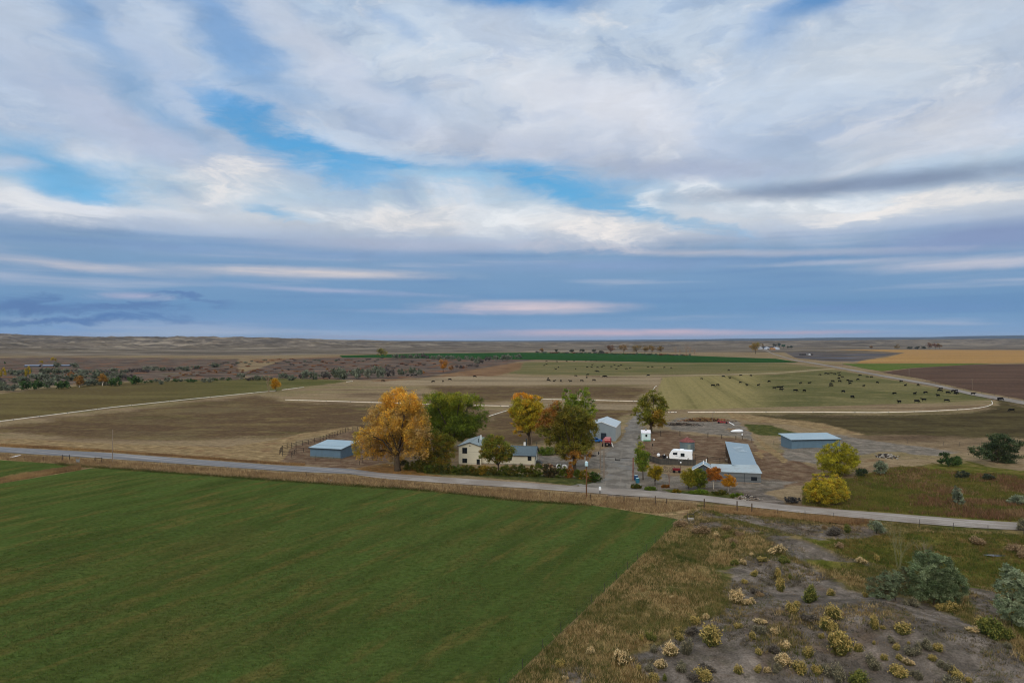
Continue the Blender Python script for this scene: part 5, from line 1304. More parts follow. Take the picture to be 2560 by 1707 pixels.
tree('bright yellow willow right beside the gravel road', 2065, 1262,
     [(2048, 1194, 20, 13), (2088, 1204, 24, 17), (2048, 1222, 36, 24), (2092, 1228, 32, 24), (2068, 1244, 38, 14), (2022, 1230, 14, 18), (2112, 1238, 12, 16), (2066, 1212, 30, 18), (2040, 1248, 22, 10)],
     [(156, 146, 46), (162, 148, 46), (136, 130, 44), (112, 112, 42), (164, 138, 46)], 36000, 0.155, 0.2, 26, 'willow', 'willow_tree', 'yellow willows', nclump=460, clump_r=0.13, up=0.1)
SG = [(108, 118, 98), (124, 132, 110), (90, 100, 82), (136, 144, 120)]
DK = [(58, 72, 46), (70, 84, 54), (48, 60, 40), (86, 96, 66)]
def shrub(label, bx, by, pb, pal, nleaf, size, seed, cat='shrub', name='shrub', group=None, **kw):
    return tree(label, bx, by, pb, pal, nleaf, size, 0.07, seed, cat, name, group, nclump=kw.pop('nclump', max(40, nleaf // 70)), clump_r=kw.pop('clump_r', 0.2), extra=0, **kw)
shrub('dark spreading olive thicket at the right edge beyond the red weeds', 2495, 1158,
      [(2498, 1098, 30, 12), (2530, 1112, 24, 20), (2486, 1126, 30, 20), (2440, 1128, 18, 14), (2540, 1138, 22, 16), (2510, 1145, 36, 14), (2462, 1136, 18, 14), (2475, 1090, 12, 8)], DK, 15000, 0.26, 31)
shrub('dark green bush left of the dark olive thicket', 2372, 1166, [(2362, 1142, 12, 12), (2376, 1152, 20, 10), (2395, 1152, 12, 10), (2352, 1152, 8, 8)], [(56, 78, 40), (46, 62, 34), (72, 90, 46)], 4500, 0.22, 32)
shrub('grey-green sage shrub right of the olive-yellow willow', 2204, 1186, [(2202, 1164, 14, 12), (2204, 1174, 16, 10), (2192, 1174, 8, 8)], SG, 3000, 0.2, 33)
shrub('small dark shrub at the foot of the olive-yellow willow', 2155, 1192, [(2154, 1180, 13, 10)], DK, 1800, 0.2, 34)
shrub('small dark shrub among the reddish weeds, left one of two', 2408, 1196, [(2406, 1186, 14, 9), (2396, 1190, 8, 5)], [(66, 74, 56), (82, 84, 62), (54, 60, 46)], 2200, 0.2, 35, group='dark shrubs among the reddish weeds')
shrub('small dark shrub among the reddish weeds, right one of two', 2474, 1200, [(2472, 1192, 12, 8), (2482, 1195, 8, 5)], [(66, 74, 56), (82, 84, 62), (54, 60, 46)], 2200, 0.2, 36, group='dark shrubs among the reddish weeds')
shrub('pale grey-green cone-shaped sage bush in the reddish weeds', 2394, 1262, [(2392, 1226, 10, 11), (2394, 1240, 13, 12), (2400, 1252, 12, 10)], SG, 3200, 0.18, 37)
shrub('grey-green sage clump at the far right above the gravel road', 2548, 1262, [(2545, 1248, 18, 10), (2530, 1254, 12, 6)], SG, 2600, 0.18, 38)
shrub('pale sage bush growing against the near side of the gravel road', 2192, 1334, [(2190, 1312, 16, 14), (2200, 1322, 14, 10)], SG + [(126, 132, 96)], 3200, 0.15, 39)
shrub('low shrub heap at the roadside left of the bright yellow willow', 1990, 1256, [(1975, 1248, 18, 6), (1992, 1250, 12, 6)], [(62, 62, 64), (76, 74, 72), (50, 52, 54)], 1800, 0.16, 40)
shrub('large grey-green olive bush in the right foreground', 2335, 1512,
      [(2320, 1398, 34, 24), (2355, 1412, 30, 26), (2300, 1430, 30, 30), (2350, 1450, 50, 34), (2395, 1462, 24, 30), (2310, 1472, 36, 28), (2360, 1488, 44, 20), (2378, 1430, 20, 22)],
      [(96, 112, 80), (114, 128, 94), (78, 94, 64), (130, 142, 108), (66, 78, 52)], 52000, 0.115, 41, clump_r=0.13, nclump=600, up=0.05)
shrub('looser olive bush joined to the left of the large foreground olive bush', 2240, 1500,
      [(2195, 1462, 30, 20), (2225, 1450, 30, 26), (2255, 1465, 24, 24), (2210, 1482, 34, 14), (2180, 1478, 18, 12), (2262, 1440, 20, 22)],
      [(100, 114, 88), (118, 130, 100), (94, 88, 64), (78, 88, 62)], 15000, 0.13, 42, clump_r=0.14, nclump=280, up=0.05)
shrub('olive bush at the right edge of the foreground', 2530, 1572,
      [(2520, 1430, 22, 20), (2545, 1450, 26, 26), (2510, 1465, 24, 20), (2550, 1500, 28, 30), (2520, 1520, 26, 26), (2555, 1550, 24, 20), (2500, 1500, 16, 16), (2580, 1480, 26, 40)],
      [(104, 118, 92), (124, 136, 108), (84, 96, 72), (142, 152, 124)], 22000, 0.135, 43, clump_r=0.14, nclump=420, up=0.05)
# bare stems
def bare(label, bx, by, hpx, wpx, n_, seed, col=m_twig, r0=0.06, group=None, name='bare_tree', cat='bare tree'):
    q = G(bx, by); k = q.y / F; rs = random.Random(seed)
    t = thing(name, label, cat, q, 0, group)
    mb = MB(); h = hpx * k; w2 = wpx * k / 2
    def grow(p_, d_, l, r, lev):
        e = p_ + d_ * l
        m2_ = p_.lerp(e, 0.5) + Vector((rs.uniform(-1, 1), rs.uniform(-1, 1), 0)) * l * 0.05
        mb.tube([p_, m2_, e], [r, r * 0.8, r * 0.55], 5)
        if lev:
            for _ in range(3):
                nd = (d_ + Vector((rs.uniform(-1, 1), rs.uniform(-1, 1), rs.uniform(-.1, .7))) * 0.55).normalized()
                grow(p_.lerp(e, rs.uniform(0.5, 1)), nd, l * rs.uniform(0.5, 0.8), r * 0.5, lev - 1)
    for i in range(n_):
        d_ = Vector((rs.uniform(-1, 1) * w2 / h, rs.uniform(-1, 1) * w2 / h, 1)).normalized()
        grow(Vector((rs.uniform(-.2, .2), rs.uniform(-.2, .2), -0.1)), d_, h * rs.uniform(0.4, 0.62), r0, 3)
    mb.build('branches', col, t)
    return t
bare('cluster of bare pale stems behind the looser olive bush', 2246, 1425, 105, 40, 5, 1, simple('grey_green_stems', al(112, 112, 84), 0.9, 0.1), 0.03)
bare('thin bare shrub rising behind the large foreground olive bush', 2312, 1400, 48, 60, 6, 2, simple('mauve_grey_stems', al(118, 110, 98), 0.9, 0.1), 0.025)
bare('small leafless pinkish tree between the yellow tree and the garden bushes', 1676, 1214, 38, 22, 2, 3, simple('pink_brown_stems', al(112, 92, 84), 0.9, 0.1), 0.05)
bare('tall leafless grey tree beside the small yellow tree on the field line', 672, 979, 52, 26, 3, 4, m_twig, 0.16)
tree('small bright yellow tree on the field line at the long white pipe', 690, 979, [(688, 956, 10, 9), (690, 964, 11, 8), (684, 967, 6, 6)], [(170, 128, 24), (154, 118, 26)], 1800, 0.42, 0.16, 51, 'tree', 'yellow_tree', nclump=50, clump_r=0.3, extra=0)
shrub('low spreading grass-green bush at the gate post foot', 1480, 1206, [(1484, 1186, 12, 6), (1492, 1194, 14, 9), (1480, 1194, 10, 8)], [(50, 70, 26), (60, 82, 30), (42, 56, 24)], 2600, 0.17, 44, 'bush', 'evergreen_bush')

# ---------------------------------------------------------------- hedge along the yard
hd = [(1025, 1176, 26, 12, 0), (1050, 1180, 24, 14, 0), (1072, 1182, 24, 12, 1), (1095, 1183, 24, 12, 0), (1120, 1184, 24, 13, 0), (1145, 1185, 24, 13, 1), (1165, 1186, 22, 13, 0), (1188, 1187, 24, 13, 2),
      (1212, 1188, 24, 14, 3), (1236, 1188, 22, 12, 0), (1262, 1189, 24, 14, 1), (1285, 1190, 22, 16, 0), (1305, 1191, 22, 16, 1), (1325, 1191, 22, 16, 2), (1345, 1192, 22, 17, 1), (1366, 1193, 22, 17, 4), (1384, 1193, 18, 15, 4),
      (1405, 1194, 26, 19, 1), (1425, 1194, 20, 16, 5), (1443, 1196, 16, 12, 1), (1460, 1197, 20, 12, 3)]
HP = [[(74, 78, 28), (62, 70, 26), (92, 84, 32)], [(72, 84, 28), (86, 92, 30), (60, 72, 26)], [(104, 84, 30), (84, 80, 28), (70, 74, 26)], [(128, 104, 30), (110, 96, 30), (86, 84, 28)], [(66, 62, 40), (82, 70, 42), (54, 56, 34)], [(138, 90, 38), (118, 80, 36), (98, 76, 34)]]
HN = ['dull olive', 'fresh green', 'brownish', 'yellowish', 'dark sparse', 'orange-brown']
for i, (x, y, w_, h_, k) in enumerate(hd):
    shrub('%s hedge bush along the yard, %s in the hedge row' % (HN[k], fromleft(i)), x, y, [(x, y - h_ * 1.15, w_ * 0.55, h_ * 0.8), (x - 6, y - h_ * 0.6, w_ * 0.45, h_ * 0.7), (x + 6, y - h_ * 0.6, w_ * 0.45, h_ * 0.7)], HP[k], 2600, 0.18, 300 + i, 'hedge bush', 'hedge_bush', 'hedge bushes along the yard', trunk=False, depth=0.6, jitter=0.1)
lowb = [(1478, 1203, 18, 8, 5, 'rusty low bush left of the evergreen bush'), (1590, 1221, 26, 7, 0, 'dark low bush at the right foot of the ranch gate'), (1628, 1226, 26, 6, 1, 'bright green clump of leaves under the small rounded yellow tree'), (1692, 1231, 20, 5, 3, 'yellow-green low clump left of the garden bushes'),
        (1365, 1138, 40, 14, 1, 'green garden thicket right of the farmhouse'), (1400, 1136, 30, 12, 0, 'dull garden thicket under the red-brown tree'), (1745, 1234, 46, 6, 1, 'low leafy border under the garden bushes'), (1800, 1236, 36, 6, 0, 'low leafy border under the aspens'), (1842, 1243, 30, 6, 1, 'low leafy border at the right end of the yard'),
        (1664, 1219, 18, 5, 5, 'rusty low hedge piece beside the leafless pinkish tree'), (1003, 1162, 30, 10, 0, 'twiggy undergrowth behind the orange cottonwood trunk'), (1040, 1168, 30, 10, 0, 'undergrowth between the orange cottonwood and the hedge')]
for i, (x, y, w_, h_, k, lb) in enumerate(lowb):
    shrub(lb, x, y, [(x, y - h_ * 0.8, w_ * 0.55, h_ * 0.8), (x - w_ * .3, y - h_ * 0.5, w_ * 0.3, h_ * 0.6), (x + w_ * .3, y - h_ * 0.5, w_ * 0.3, h_ * 0.6)], HP[k] if k != 1 else [(84, 104, 30), (70, 90, 28), (96, 110, 34)], 1800 + 30 * w_, 0.17, 340 + i, 'bush', 'low_bush', trunk=False, depth=0.5, jitter=0.1)

# ---------------------------------------------------------------- shared small shrubs of the valley belt
def proto_crown(nleaf, size, pal, seed, flat=0.75):
    rs = random.Random(seed)
    bl = [(0, 0, flat * 0.5, 0.55, 0.5, flat * 0.5)]
    for _ in range(6):
        a = rs.uniform(0, 2 * pi); r = rs.uniform(0.3, 0.62)
        bl.append((r * cos(a), r * sin(a), flat * rs.uniform(0.3, 0.7), rs.uniform(0.25, 0.42), rs.uniform(0.25, 0.42), flat * rs.uniform(0.25, 0.42)))
    rn = np.random.RandomState(seed)
    o = crown('shrub', bl, pal, nleaf, size, seed, None, nclump=max(30, nleaf // 30), clump_r=0.22)
    me = o.data
    bpy.data.objects.remove(o)
    return me
SAGEP = [[(98, 106, 90), (112, 118, 100), (82, 88, 74)], [(90, 98, 80), (106, 112, 92), (74, 80, 64)], [(122, 126, 110), (108, 112, 96), (94, 98, 82)]]
PR = {'sage': [proto_crown(520, 0.14, SAGEP[i % 3], 60 + i) for i in range(5)],
      'grey': [proto_crown(420, 0.13, [(84, 78, 76), (72, 68, 66), (96, 90, 84)], 70 + i, 0.6) for i in range(3)],
      'orange': [proto_crown(420, 0.13, [(130, 94, 52), (116, 84, 50), (142, 106, 56)], 75 + i) for i in range(2)],
      'yellow': [proto_crown(420, 0.13, [(140, 124, 34), (120, 112, 34), (158, 134, 36)], 78 + i) for i in range(2)],
      'brown': [proto_crown(420, 0.13, [(112, 74, 50), (94, 68, 50), (126, 86, 58)], 81 + i, 0.5) for i in range(2)],
      'green': [proto_crown(420, 0.13, [(58, 82, 40), (48, 70, 36), (70, 92, 46)], 84 + i) for i in range(2)]}
KN = {'sage': 'grey-green', 'grey': 'leafless grey', 'orange': 'orange', 'yellow': 'yellow', 'brown': 'reddish-brown', 'green': 'green'}
rsb = random.Random(77)
def put(kind, x, y, w_, h_, label, group, name='shrub', cat='shrub'):
    q = G(x, y); k = q.y / F
    me = rsb.choice(PR[kind])
    o = link(name, me, m_leaf)
    o.location = q
    o.scale = (w_ * k / 1.5, w_ * k / 1.5, h_ * k / 0.72)
    o.rotation_euler = (0, 0, rsb.uniform(0, 6.28))
    tag(o, label, cat, group)
    return o
def band(where, pts, kinds, wr, hr, group, jit=3):
    """pts: polyline; shrubs spread along it from left to right"""
    L_ = [(Vector(b) - Vector(a)).length for a, b in zip(pts[:-1], pts[1:])]
    n_ = int(sum(L_) / ((wr[0] + wr[1]) / 2 * 0.88))
    items = []
    for i in range(n_):
        s_ = (i + rsb.uniform(0.2, 0.8)) / n_ * sum(L_)
        j = 0
        while j < len(L_) - 1 and s_ > L_[j]: s_ -= L_[j]; j += 1
        p_ = Vector(pts[j]).lerp(Vector(pts[j + 1]), s_ / L_[j])
        items.append((p_.x, p_.y + rsb.uniform(-jit, jit), rsb.choice(kinds)))
    items.sort()
    cnt = {}
    tot = {}
    for x, y, k in items: tot[k] = tot.get(k, 0) + 1
    for x, y, k in items:
        i = cnt.get(k, 0); cnt[k] = i + 1
        pos = (', %s' % fromleft(i)) if tot[k] > 1 else ''
        put(k, x, y, rsb.uniform(*wr), rsb.uniform(*hr), '%s shrub %s%s' % (KN[k], where, pos), group)
band('in the nearest brush row at far left', [(-20, 978), (120, 972), (345, 960)], ['sage', 'sage', 'sage', 'sage', 'green'], (30, 44), (18, 28), 'brush row nearest the olive field')
band('in the second brush row at far left', [(-10, 958), (150, 950), (340, 950)], ['sage', 'sage', 'grey', 'sage'], (26, 40), (16, 22), 'second brush row at far left')
band('in the third brush row at far left', [(10, 940), (180, 936), (260, 938)], ['sage', 'grey', 'sage'], (24, 34), (14, 18), 'third brush row at far left')
band('in the purple-grey brush line behind the left brush', [(255, 936), (330, 930), (420, 927), (500, 922)], ['grey', 'grey', 'sage', 'grey', 'sage'], (18, 28), (9, 14), 'purple-grey brush line')
band('in the sparse line above the olive field', [(365, 959), (450, 956), (580, 952)], ['sage', 'sage', 'green'], (14, 22), (7, 12), 'sparse shrubs above the olive field')
band('in the middle brush group above the olive field', [(590, 950), (680, 948), (760, 949)], ['sage', 'sage', 'grey'], (20, 32), (10, 17), 'middle brush group above the olive field')
band('in the dense brush belt beside the bare tree', [(745, 951), (850, 950), (910, 945), (985, 943)], ['sage'] * 5 + ['grey'], (24, 36), (20, 30), 'dense brush belt right of the bare tree', 4)
band('at the back of the dense brush belt', [(800, 942), (900, 936), (980, 932)], ['sage', 'sage', 'grey'], (20, 30), (14, 22), 'back row of the dense brush belt')
band('at the right end of the dense brush belt', [(985, 940), (1030, 936), (1062, 936)], ['sage'], (18, 26), (14, 20), 'right end of the dense brush belt')
band('against the bright green strip', [(985, 897), (1080, 898), (1205, 902)], ['sage', 'grey', 'sage'], (14, 20), (10, 15), 'shrub row against the bright green strip')
band('at the tip of the brown wedge field', [(1180, 908), (1240, 903), (1300, 897)], ['sage', 'grey', 'sage'], (16, 22), (12, 16), 'shrub row at the tip of the brown wedge field')
band('in the autumn patch left of the wedge field', [(1120, 925), (1160, 920), (1200, 914)], ['orange', 'yellow', 'brown', 'grey'], (14, 22), (7, 12), 'autumn shrubs left of the wedge field')
band('scattered on the brown brushland', [(560, 915), (640, 925), (760, 920), (860, 922), (1000, 915), (1100, 908)], ['brown', 'grey', 'brown', 'orange', 'grey'], (9, 16), (3, 6), 'low shrubs on the brown brushland', 9)
band('on the upper brushland', [(480, 922), (540, 918), (560, 912), (700, 903), (900, 905), (960, 900)], ['brown', 'grey', 'sage'], (8, 14), (3, 5), 'low shrubs on the upper brushland', 5)
band('on the red-specked brushland', [(420, 940), (520, 935), (650, 930)], ['brown', 'orange', 'brown'], (7, 12), (3, 5), 'low shrubs on the red-specked brushland', 7)
band('under the far cottonwoods', [(1340, 882), (1480, 884), (1620, 887), (1730, 890)], ['grey', 'sage', 'brown'], (8, 16), (3, 6), 'shrubs under the far cottonwoods', 1)
for x, y, w_, h_, k, lb in [(185, 920, 22, 14, 'sage', 'grey-green shrub beside the far blue roofs'), (140, 918, 20, 14, 'sage', 'grey-green shrub in front of the far blue roofs'), (135, 903, 16, 9, 'yellow', 'yellow bush above the far blue roofs'), (102, 908, 12, 7, 'yellow', 'dim yellow bush left of the far blue roofs'),
                            (12, 910, 6, 6, 'green', 'tiny dark bush at far left edge'), (365, 928, 20, 14, 'sage', 'grey-green bush at the end of the purple-grey brush line'), (492, 922, 22, 9, 'brown', 'rusty bush left of the scrub hollow'), (535, 918, 28, 12, 'sage', 'pale bush in the scrub hollow'),
                            (68, 944, 18, 26, 'yellow', 'upright yellow tree-like bush in the second brush row'), (5, 944, 20, 22, 'yellow', 'yellow bush cut by the left edge'), (180, 944, 26, 16, 'orange', 'orange bush behind the left brush'), (1055, 935, 14, 9, 'orange', 'low orange bush right of the dense brush belt')]:
    put(k, x, y, w_, h_, lb, 'scattered valley bushes')
# small trees far away
def far_tree(label, x, y, w_, h_, pal, nleaf, size, seed, group, cat='tree', name='far_tree', trunk=0.35, bk=None, r0=0.3):
    rs = random.Random(seed)
    w_ *= 1.15; h_ *= 1.1
    bl = [(x, y - h_ * 0.62, w_ * 0.36, h_ * 0.36)]
    for _ in range(4): bl.append((x + rs.uniform(-.3, .3) * w_, y - h_ * rs.uniform(0.42, 0.8), w_ * rs.uniform(.16, .26), h_ * rs.uniform(.14, .22)))
    return tree(label, x, y, bl, pal, nleaf, size, r0, seed, cat, name, group, nclump=max(26, nleaf // 40), clump_r=0.3, extra=0, bark=bk)
FT = [(198, 968, 18, 28, [(146, 112, 56), (130, 100, 54)], 'orange tree with pale stems in the left brush, left one of two'), (256, 964, 18, 26, [(158, 120, 50), (142, 108, 50)], 'orange tree in the left brush, right one of two'),
      (1108, 931, 22, 32, [(150, 104, 36), (132, 92, 36), (170, 120, 40)], 'lone orange tree in the brown brushland'),
      (955, 894, 24, 24, [(120, 116, 40), (140, 128, 44), (100, 98, 38)], 'lone yellow-green tree on the bright green strip')]
for i, (x, y, w_, h_, pal, lb) in enumerate(FT): far_tree(lb, x, y, w_, h_, pal, 1500, 0.6 if y > 920 else 1.0, 500 + i, 'lone trees of the valley', bk=m_palebark if y > 950 else None)
bare('tiny leafless tree left of the lone yellow-green tree', 897, 884, 10, 6, 2, 9, m_twig, 0.25, name='bare_tree')
FC = [(1354, 881, 9, 9, 1), (1391, 881, 8, 7, 4), (1430, 881, 12, 7, 4), (1457, 881, 14, 8, 4), (1485, 881, 10, 8, 4), (1502, 884, 14, 6, 4), (1527, 883, 18, 20, 0), (1559, 883, 25, 20, 1), (1592, 884, 24, 22, 2), (1612, 884, 18, 20, 2), (1630, 884, 20, 20, 3), (1650, 884, 18, 18, 3)]
FP = [[(122, 88, 60), (108, 80, 58)], [(138, 106, 56), (124, 98, 56), (108, 90, 54)], [(132, 110, 66), (112, 98, 62)], [(134, 108, 54), (118, 98, 54), (100, 88, 54)], [(80, 82, 62), (70, 72, 56)]]
FN = ['reddish', 'orange', 'pale yellow-brown', 'dull yellow', 'small dark']
cnt = {}
for i, (x, y, w_, h_, k) in enumerate(FC):
    far_tree('%s tree in the far row behind the green strip, %s' % (FN[k], fromleft(i)), x, y, w_, h_, FP[k], 900, 1.3, 520 + i, 'far tree row behind the green strip', 'tree', 'far_tree', r0=0.4)
for i, (x, w_, h_) in enumerate([(1690, 16, 20), (1702, 12, 14), (1716, 10, 22), (1724, 8, 20), (1737, 10, 14)]):
    bare('bare grey tree right of the far tree row, %s of five' % fromleft(i), x, 886, h_, w_, 3, 30 + i, m_twig, 0.35, 'bare trees right of the far tree row')
FF = [(1889, 884.5, 26, 26, [(128, 112, 36), (146, 112, 40), (98, 98, 34)], 'large yellow-green cottonwood beside the distant farm', 3000), (1907, 868, 7, 8, FP[3], 'small yellow tree left of the distant farm buildings', 400), (1934, 867, 7, 8, FP[4], 'dark tree behind the distant white barn, left one of two', 400), (1938.5, 867, 6, 7, FP[4], 'dark tree behind the distant white barn, right one of two', 400),
      (1948, 869, 8, 11, [(58, 76, 66), (48, 64, 58)], 'blue-green tree right of the distant white buildings', 500), (1959.5, 871, 11, 10, [(48, 88, 60), (40, 74, 52)], 'bright green round tree right of the distant farm', 600), (1970, 871, 5, 6, FP[4], 'tiny dark tree at the right of the distant farm', 300), (1978, 871.5, 10, 6, [(56, 70, 50), (46, 60, 44)], 'low dark tree at the far right of the distant farm', 400)]
for i, (x, y, w_, h_, pal, lb, nl) in enumerate(FF): far_tree(lb, x, y, w_, h_, pal, nl, 1.0 if i == 0 else 1.5, 540 + i, 'trees around the distant farm', r0=0.5)
for i, (x, y, w_, h_, k) in enumerate([(2178, 871.5, 8, 6, 1), (2243, 873, 16, 10, 2), (2275, 873, 14, 6, 4), (2292, 873, 12, 6, 4), (2310, 873, 12, 6, 4), (2325, 873, 16, 15, 0), (2338, 873, 14, 14, 0), (2350, 873, 12, 14, 1)]):
    far_tree('%s tree on the horizon beyond the tan field, %s' % (FN[k], fromleft(i)), x, y, w_, h_, FP[k], 500, 1.8, 560 + i, 'trees beyond the tan field', r0=0.5)

# ---------------------------------------------------------------- foreground bushes: rabbitbrush and sage
def brush(kind, seed, nst):
    """bush of upright stems from one root, unit radius, flower or leaf tufts at the ends"""
    rs = np.random.RandomState(seed)
    th = rs.uniform(0, 2 * pi, nst); r = rs.uniform(0, 1, nst) ** 0.6
    lump = 0.8 + 0.35 * np.sin(th * 3 + seed) * rs.uniform(0.3, 1, nst)
    tip = np.stack([np.cos(th) * r * lump, np.sin(th) * r * lump, (0.98 - 0.55 * r ** 2.2) * (0.8 + 0.3 * rs.rand(nst))], 1)
    tip *= np.array([0.6, 0.6, 0.85])
    nc = 5
    ca = rs.uniform(0, 2 * pi, nc); cr = rs.uniform(0.1, 0.55, nc); csz = rs.uniform(0.55, 1.15, nc)
    ci = rs.randint(0, nc, nst)
    off_ = np.stack([np.cos(ca) * cr, np.sin(ca) * cr, np.zeros(nc)], 1)[ci]
    tip = tip * csz[ci][:, None] + off_
    root = (tip - off_) * np.array([0.18, 0.18, 0.0]) + off_ * 0.8
    S_ = {'yellow': ([(92, 94, 50), (104, 100, 54), (74, 80, 44)], [(160, 142, 84), (146, 130, 76), (176, 156, 96)]), 'cream': ([(98, 92, 58), (86, 80, 50), (110, 100, 64)], [(190, 170, 128), (168, 150, 110), (204, 184, 142)]),
          'sage': ([(84, 82, 68), (98, 96, 80), (70, 68, 58)], [(118, 114, 92), (134, 126, 100), (98, 98, 80)]), 'dark': ([(68, 64, 58), (82, 76, 68), (58, 54, 48)], [(96, 90, 82), (80, 76, 70), (112, 104, 92)]),
          'green': ([(66, 76, 40), (80, 88, 46), (54, 64, 34)], [(104, 108, 52), (120, 116, 56), (88, 98, 46)]), 'tan': ([(112, 96, 70), (98, 84, 60), (124, 108, 80)], [(138, 118, 90), (126, 106, 80), (150, 130, 100)])}[kind]
    st, fl = srgb_arr(S_[0]), srgb_arr(S_[1])
    # stems: thin triangles
    w_ = 0.022
    side = np.cross(tip - root, rs.normal(size=(nst, 3))); side /= np.linalg.norm(side, axis=1)[:, None] + 1e-6
    V1 = np.stack([root - side * w_, root + side * w_, tip], 1).reshape(-1, 3)
    T1 = np.repeat(st[rs.randint(0, 3, nst)] * rs.uniform(.7, 1.2, (nst, 1)), 3, 0)
    # tufts
    k = 7
    base = np.repeat(tip, k, 0); f_ = rs.uniform(0.45, 1.02, (nst * k, 1))
    rt = np.repeat(root, k, 0)
    C = rt + (base - rt) * f_ + rs.normal(size=(nst * k, 3)) * 0.05
    head = (f_[:, 0] > 0.82)
    tint = np.where(head[:, None], fl[rs.randint(0, 3, nst * k)], st[rs.randint(0, 3, nst * k)]) * rs.uniform(.75, 1.25, (nst * k, 1))
    V2, Q2, T2 = leaf_cards(C, 0.085, tint, rs, 0.3, 1.5)
    nv = len(V1)
    V = np.concatenate([V1, V2]); T = np.concatenate([np.concatenate([T1, np.ones((len(T1), 1))], 1), T2])
    return np_mesh('brush', V, Q2 + nv, np.arange(nv).reshape(-1, 3), False, {'tint': T})
BP = {k: [brush(k, 100 * i + j, 380) for j in range(4)] for i, k in enumerate(['yellow', 'cream', 'sage', 'dark', 'green', 'tan'])}
BN = {'yellow': ('yellow-topped rabbitbrush', 'rabbitbrush'), 'cream': ('cream-headed rabbitbrush', 'rabbitbrush'), 'sage': ('grey sagebrush', 'sagebrush'), 'dark': ('dark blue-grey sagebrush', 'sagebrush'), 'green': ('low green bush', 'bush'), 'tan': ('dry tan weed clump', 'weed clump')}
def z6(l): return [(1320 + x * .2551, 1440 + y * .2551, w_ * .2551, h_ * .2551, k) for x, y, w_, h_, k in l]
def z7(l): return [(1930 + x * .26786, 1440 + y * .26786, w_ * .26786, h_ * .26786, k) for x, y, w_, h_, k in l]
def z8(l): return [(1770 + x * .1828, 1260 + y * .1828, w_ * .1828, h_ * .1828, k) for x, y, w_, h_, k in l]
c_, y_, s__, d__, g__, t__ = 'cream', 'yellow', 'sage', 'dark', 'green', 'tan'
BL = z6([(1400, 785, 210, 130, c_), (925, 880, 200, 150, c_), (620, 760, 110, 80, c_), (1310, 910, 130, 100, c_), (320, 905, 90, 80, y_), (1500, 640, 110, 80, y_), (1830, 680, 270, 220, y_), (1650, 480, 130, 90, y_), (1460, 550, 80, 55, y_),
         (1560, 780, 120, 170, s__), (1200, 945, 120, 80, s__), (1520, 935, 140, 80, s__), (1760, 935, 180, 95, d__), (1610, 590, 130, 80, d__), (1080, 935, 80, 65, y_), (2060, 960, 110, 95, y_), (2275, 775, 90, 75, y_), (2050, 515, 100, 60, y_),
         (2280, 570, 140, 85, s__), (2290, 465, 120, 60, c_), (2205, 615, 90, 80, y_), (2050, 265, 150, 150, c_), (2130, 80, 80, 50, y_), (1740, 1040, 220, 110, y_), (1610, 1030, 150, 90, d__), (1255, 1045, 110, 90, y_), (375, 1015, 70, 45, c_),
         (680, 578, 60, 50, c_), (1410, 228, 55, 45, c_), (1120, 645, 50, 70, y_), (1210, 635, 110, 85, g__), (2250, 955, 90, 85, y_), (2345, 955, 70, 70, c_), (1340, 1035, 60, 70, g__), (1240, 755, 80, 75, s__), (2180, 280, 130, 70, c_), (2240, 180, 120, 60, d__), (1745, 430, 70, 60, c_), (2290, 200, 90, 40, t__)])
BL += z7([(80, 150, 100, 150, y_), (375, 245, 180, 135, g__), (570, 190, 90, 65, y_), (885, 205, 60, 55, y_), (1310, 285, 130, 85, s__), (200, 355, 130, 105, y_), (245, 285, 90, 60, y_), (575, 385, 200, 130, y_), (350, 425, 170, 90, d__),
          (490, 505, 170, 130, y_), (670, 730, 290, 250, y_), (955, 495, 90, 130, y_), (1250, 560, 170, 115, y_), (40, 560, 90, 85, c_), (140, 685, 140, 85, c_), (470, 590, 60, 55, y_), (820, 725, 90, 95, y_), (110, 830, 150, 95, c_), (330, 765, 120, 120, y_),
          (290, 930, 170, 135, y_), (590, 970, 200, 160, s__), (430, 925, 90, 90, y_), (960, 870, 140, 120, s__), (1060, 800, 80, 65, y_), (1165, 695, 85, 65, y_), (1200, 785, 85, 60, y_), (1290, 835, 95, 75, c_), (1200, 950, 200, 115, y_), (1365, 970, 120, 90, s__),
          (1560, 705, 120, 85, y_), (1430, 695, 160, 110, s__), (1510, 795, 100, 65, y_), (1620, 885, 110, 95, s__), (1750, 960, 170, 85, y_), (1320, 745, 150, 85, s__), (2060, 570, 260, 200, g__), (1960, 480, 150, 110, y_), (2180, 600, 130, 120, g__), (1900, 535, 120, 65, c_), (1570, 325, 110, 75, y_), (1710, 335, 150, 85, y_),
          (2220, 685, 80, 60, s__), (960, 645, 40, 45, y_), (2350, 795, 60, 60, y_), (1690, 1040, 200, 100, s__), (1850, 1000, 80, 60, y_), (800, 1010, 200, 120, g__), (1130, 620, 90, 50, s__), (1040, 500, 60, 40, y_), (1290, 640, 40, 30, y_), (50, 900, 110, 80, s__), (30, 720, 120, 90, d__)])
BL += z8([(230, 355, 150, 75, t__), (430, 435, 120, 65, t__), (120, 455, 120, 85, c_), (900, 690, 220, 130, c_), (605, 720, 85, 65, c_), (720, 785, 170, 65, y_), (480, 835, 110, 100, c_), (1050, 800, 180, 95, g__), (370, 545, 150, 80, t__), (660, 1005, 100, 95, y_),
          (970, 1040, 120, 180, y_), (1800, 385, 150, 90, t__), (1930, 405, 100, 130, g__), (1730, 425, 250, 65, d__), (2110, 815, 150, 85, c_), (2330, 800, 100, 120, y_), (1140, 1035, 60, 70, g__), (380, 840, 140, 70, g__), (250, 480, 100, 60, g__), (350, 600, 120, 70, g__), (1600, 350, 60, 70, t__), (740, 420, 70, 40, g__)])
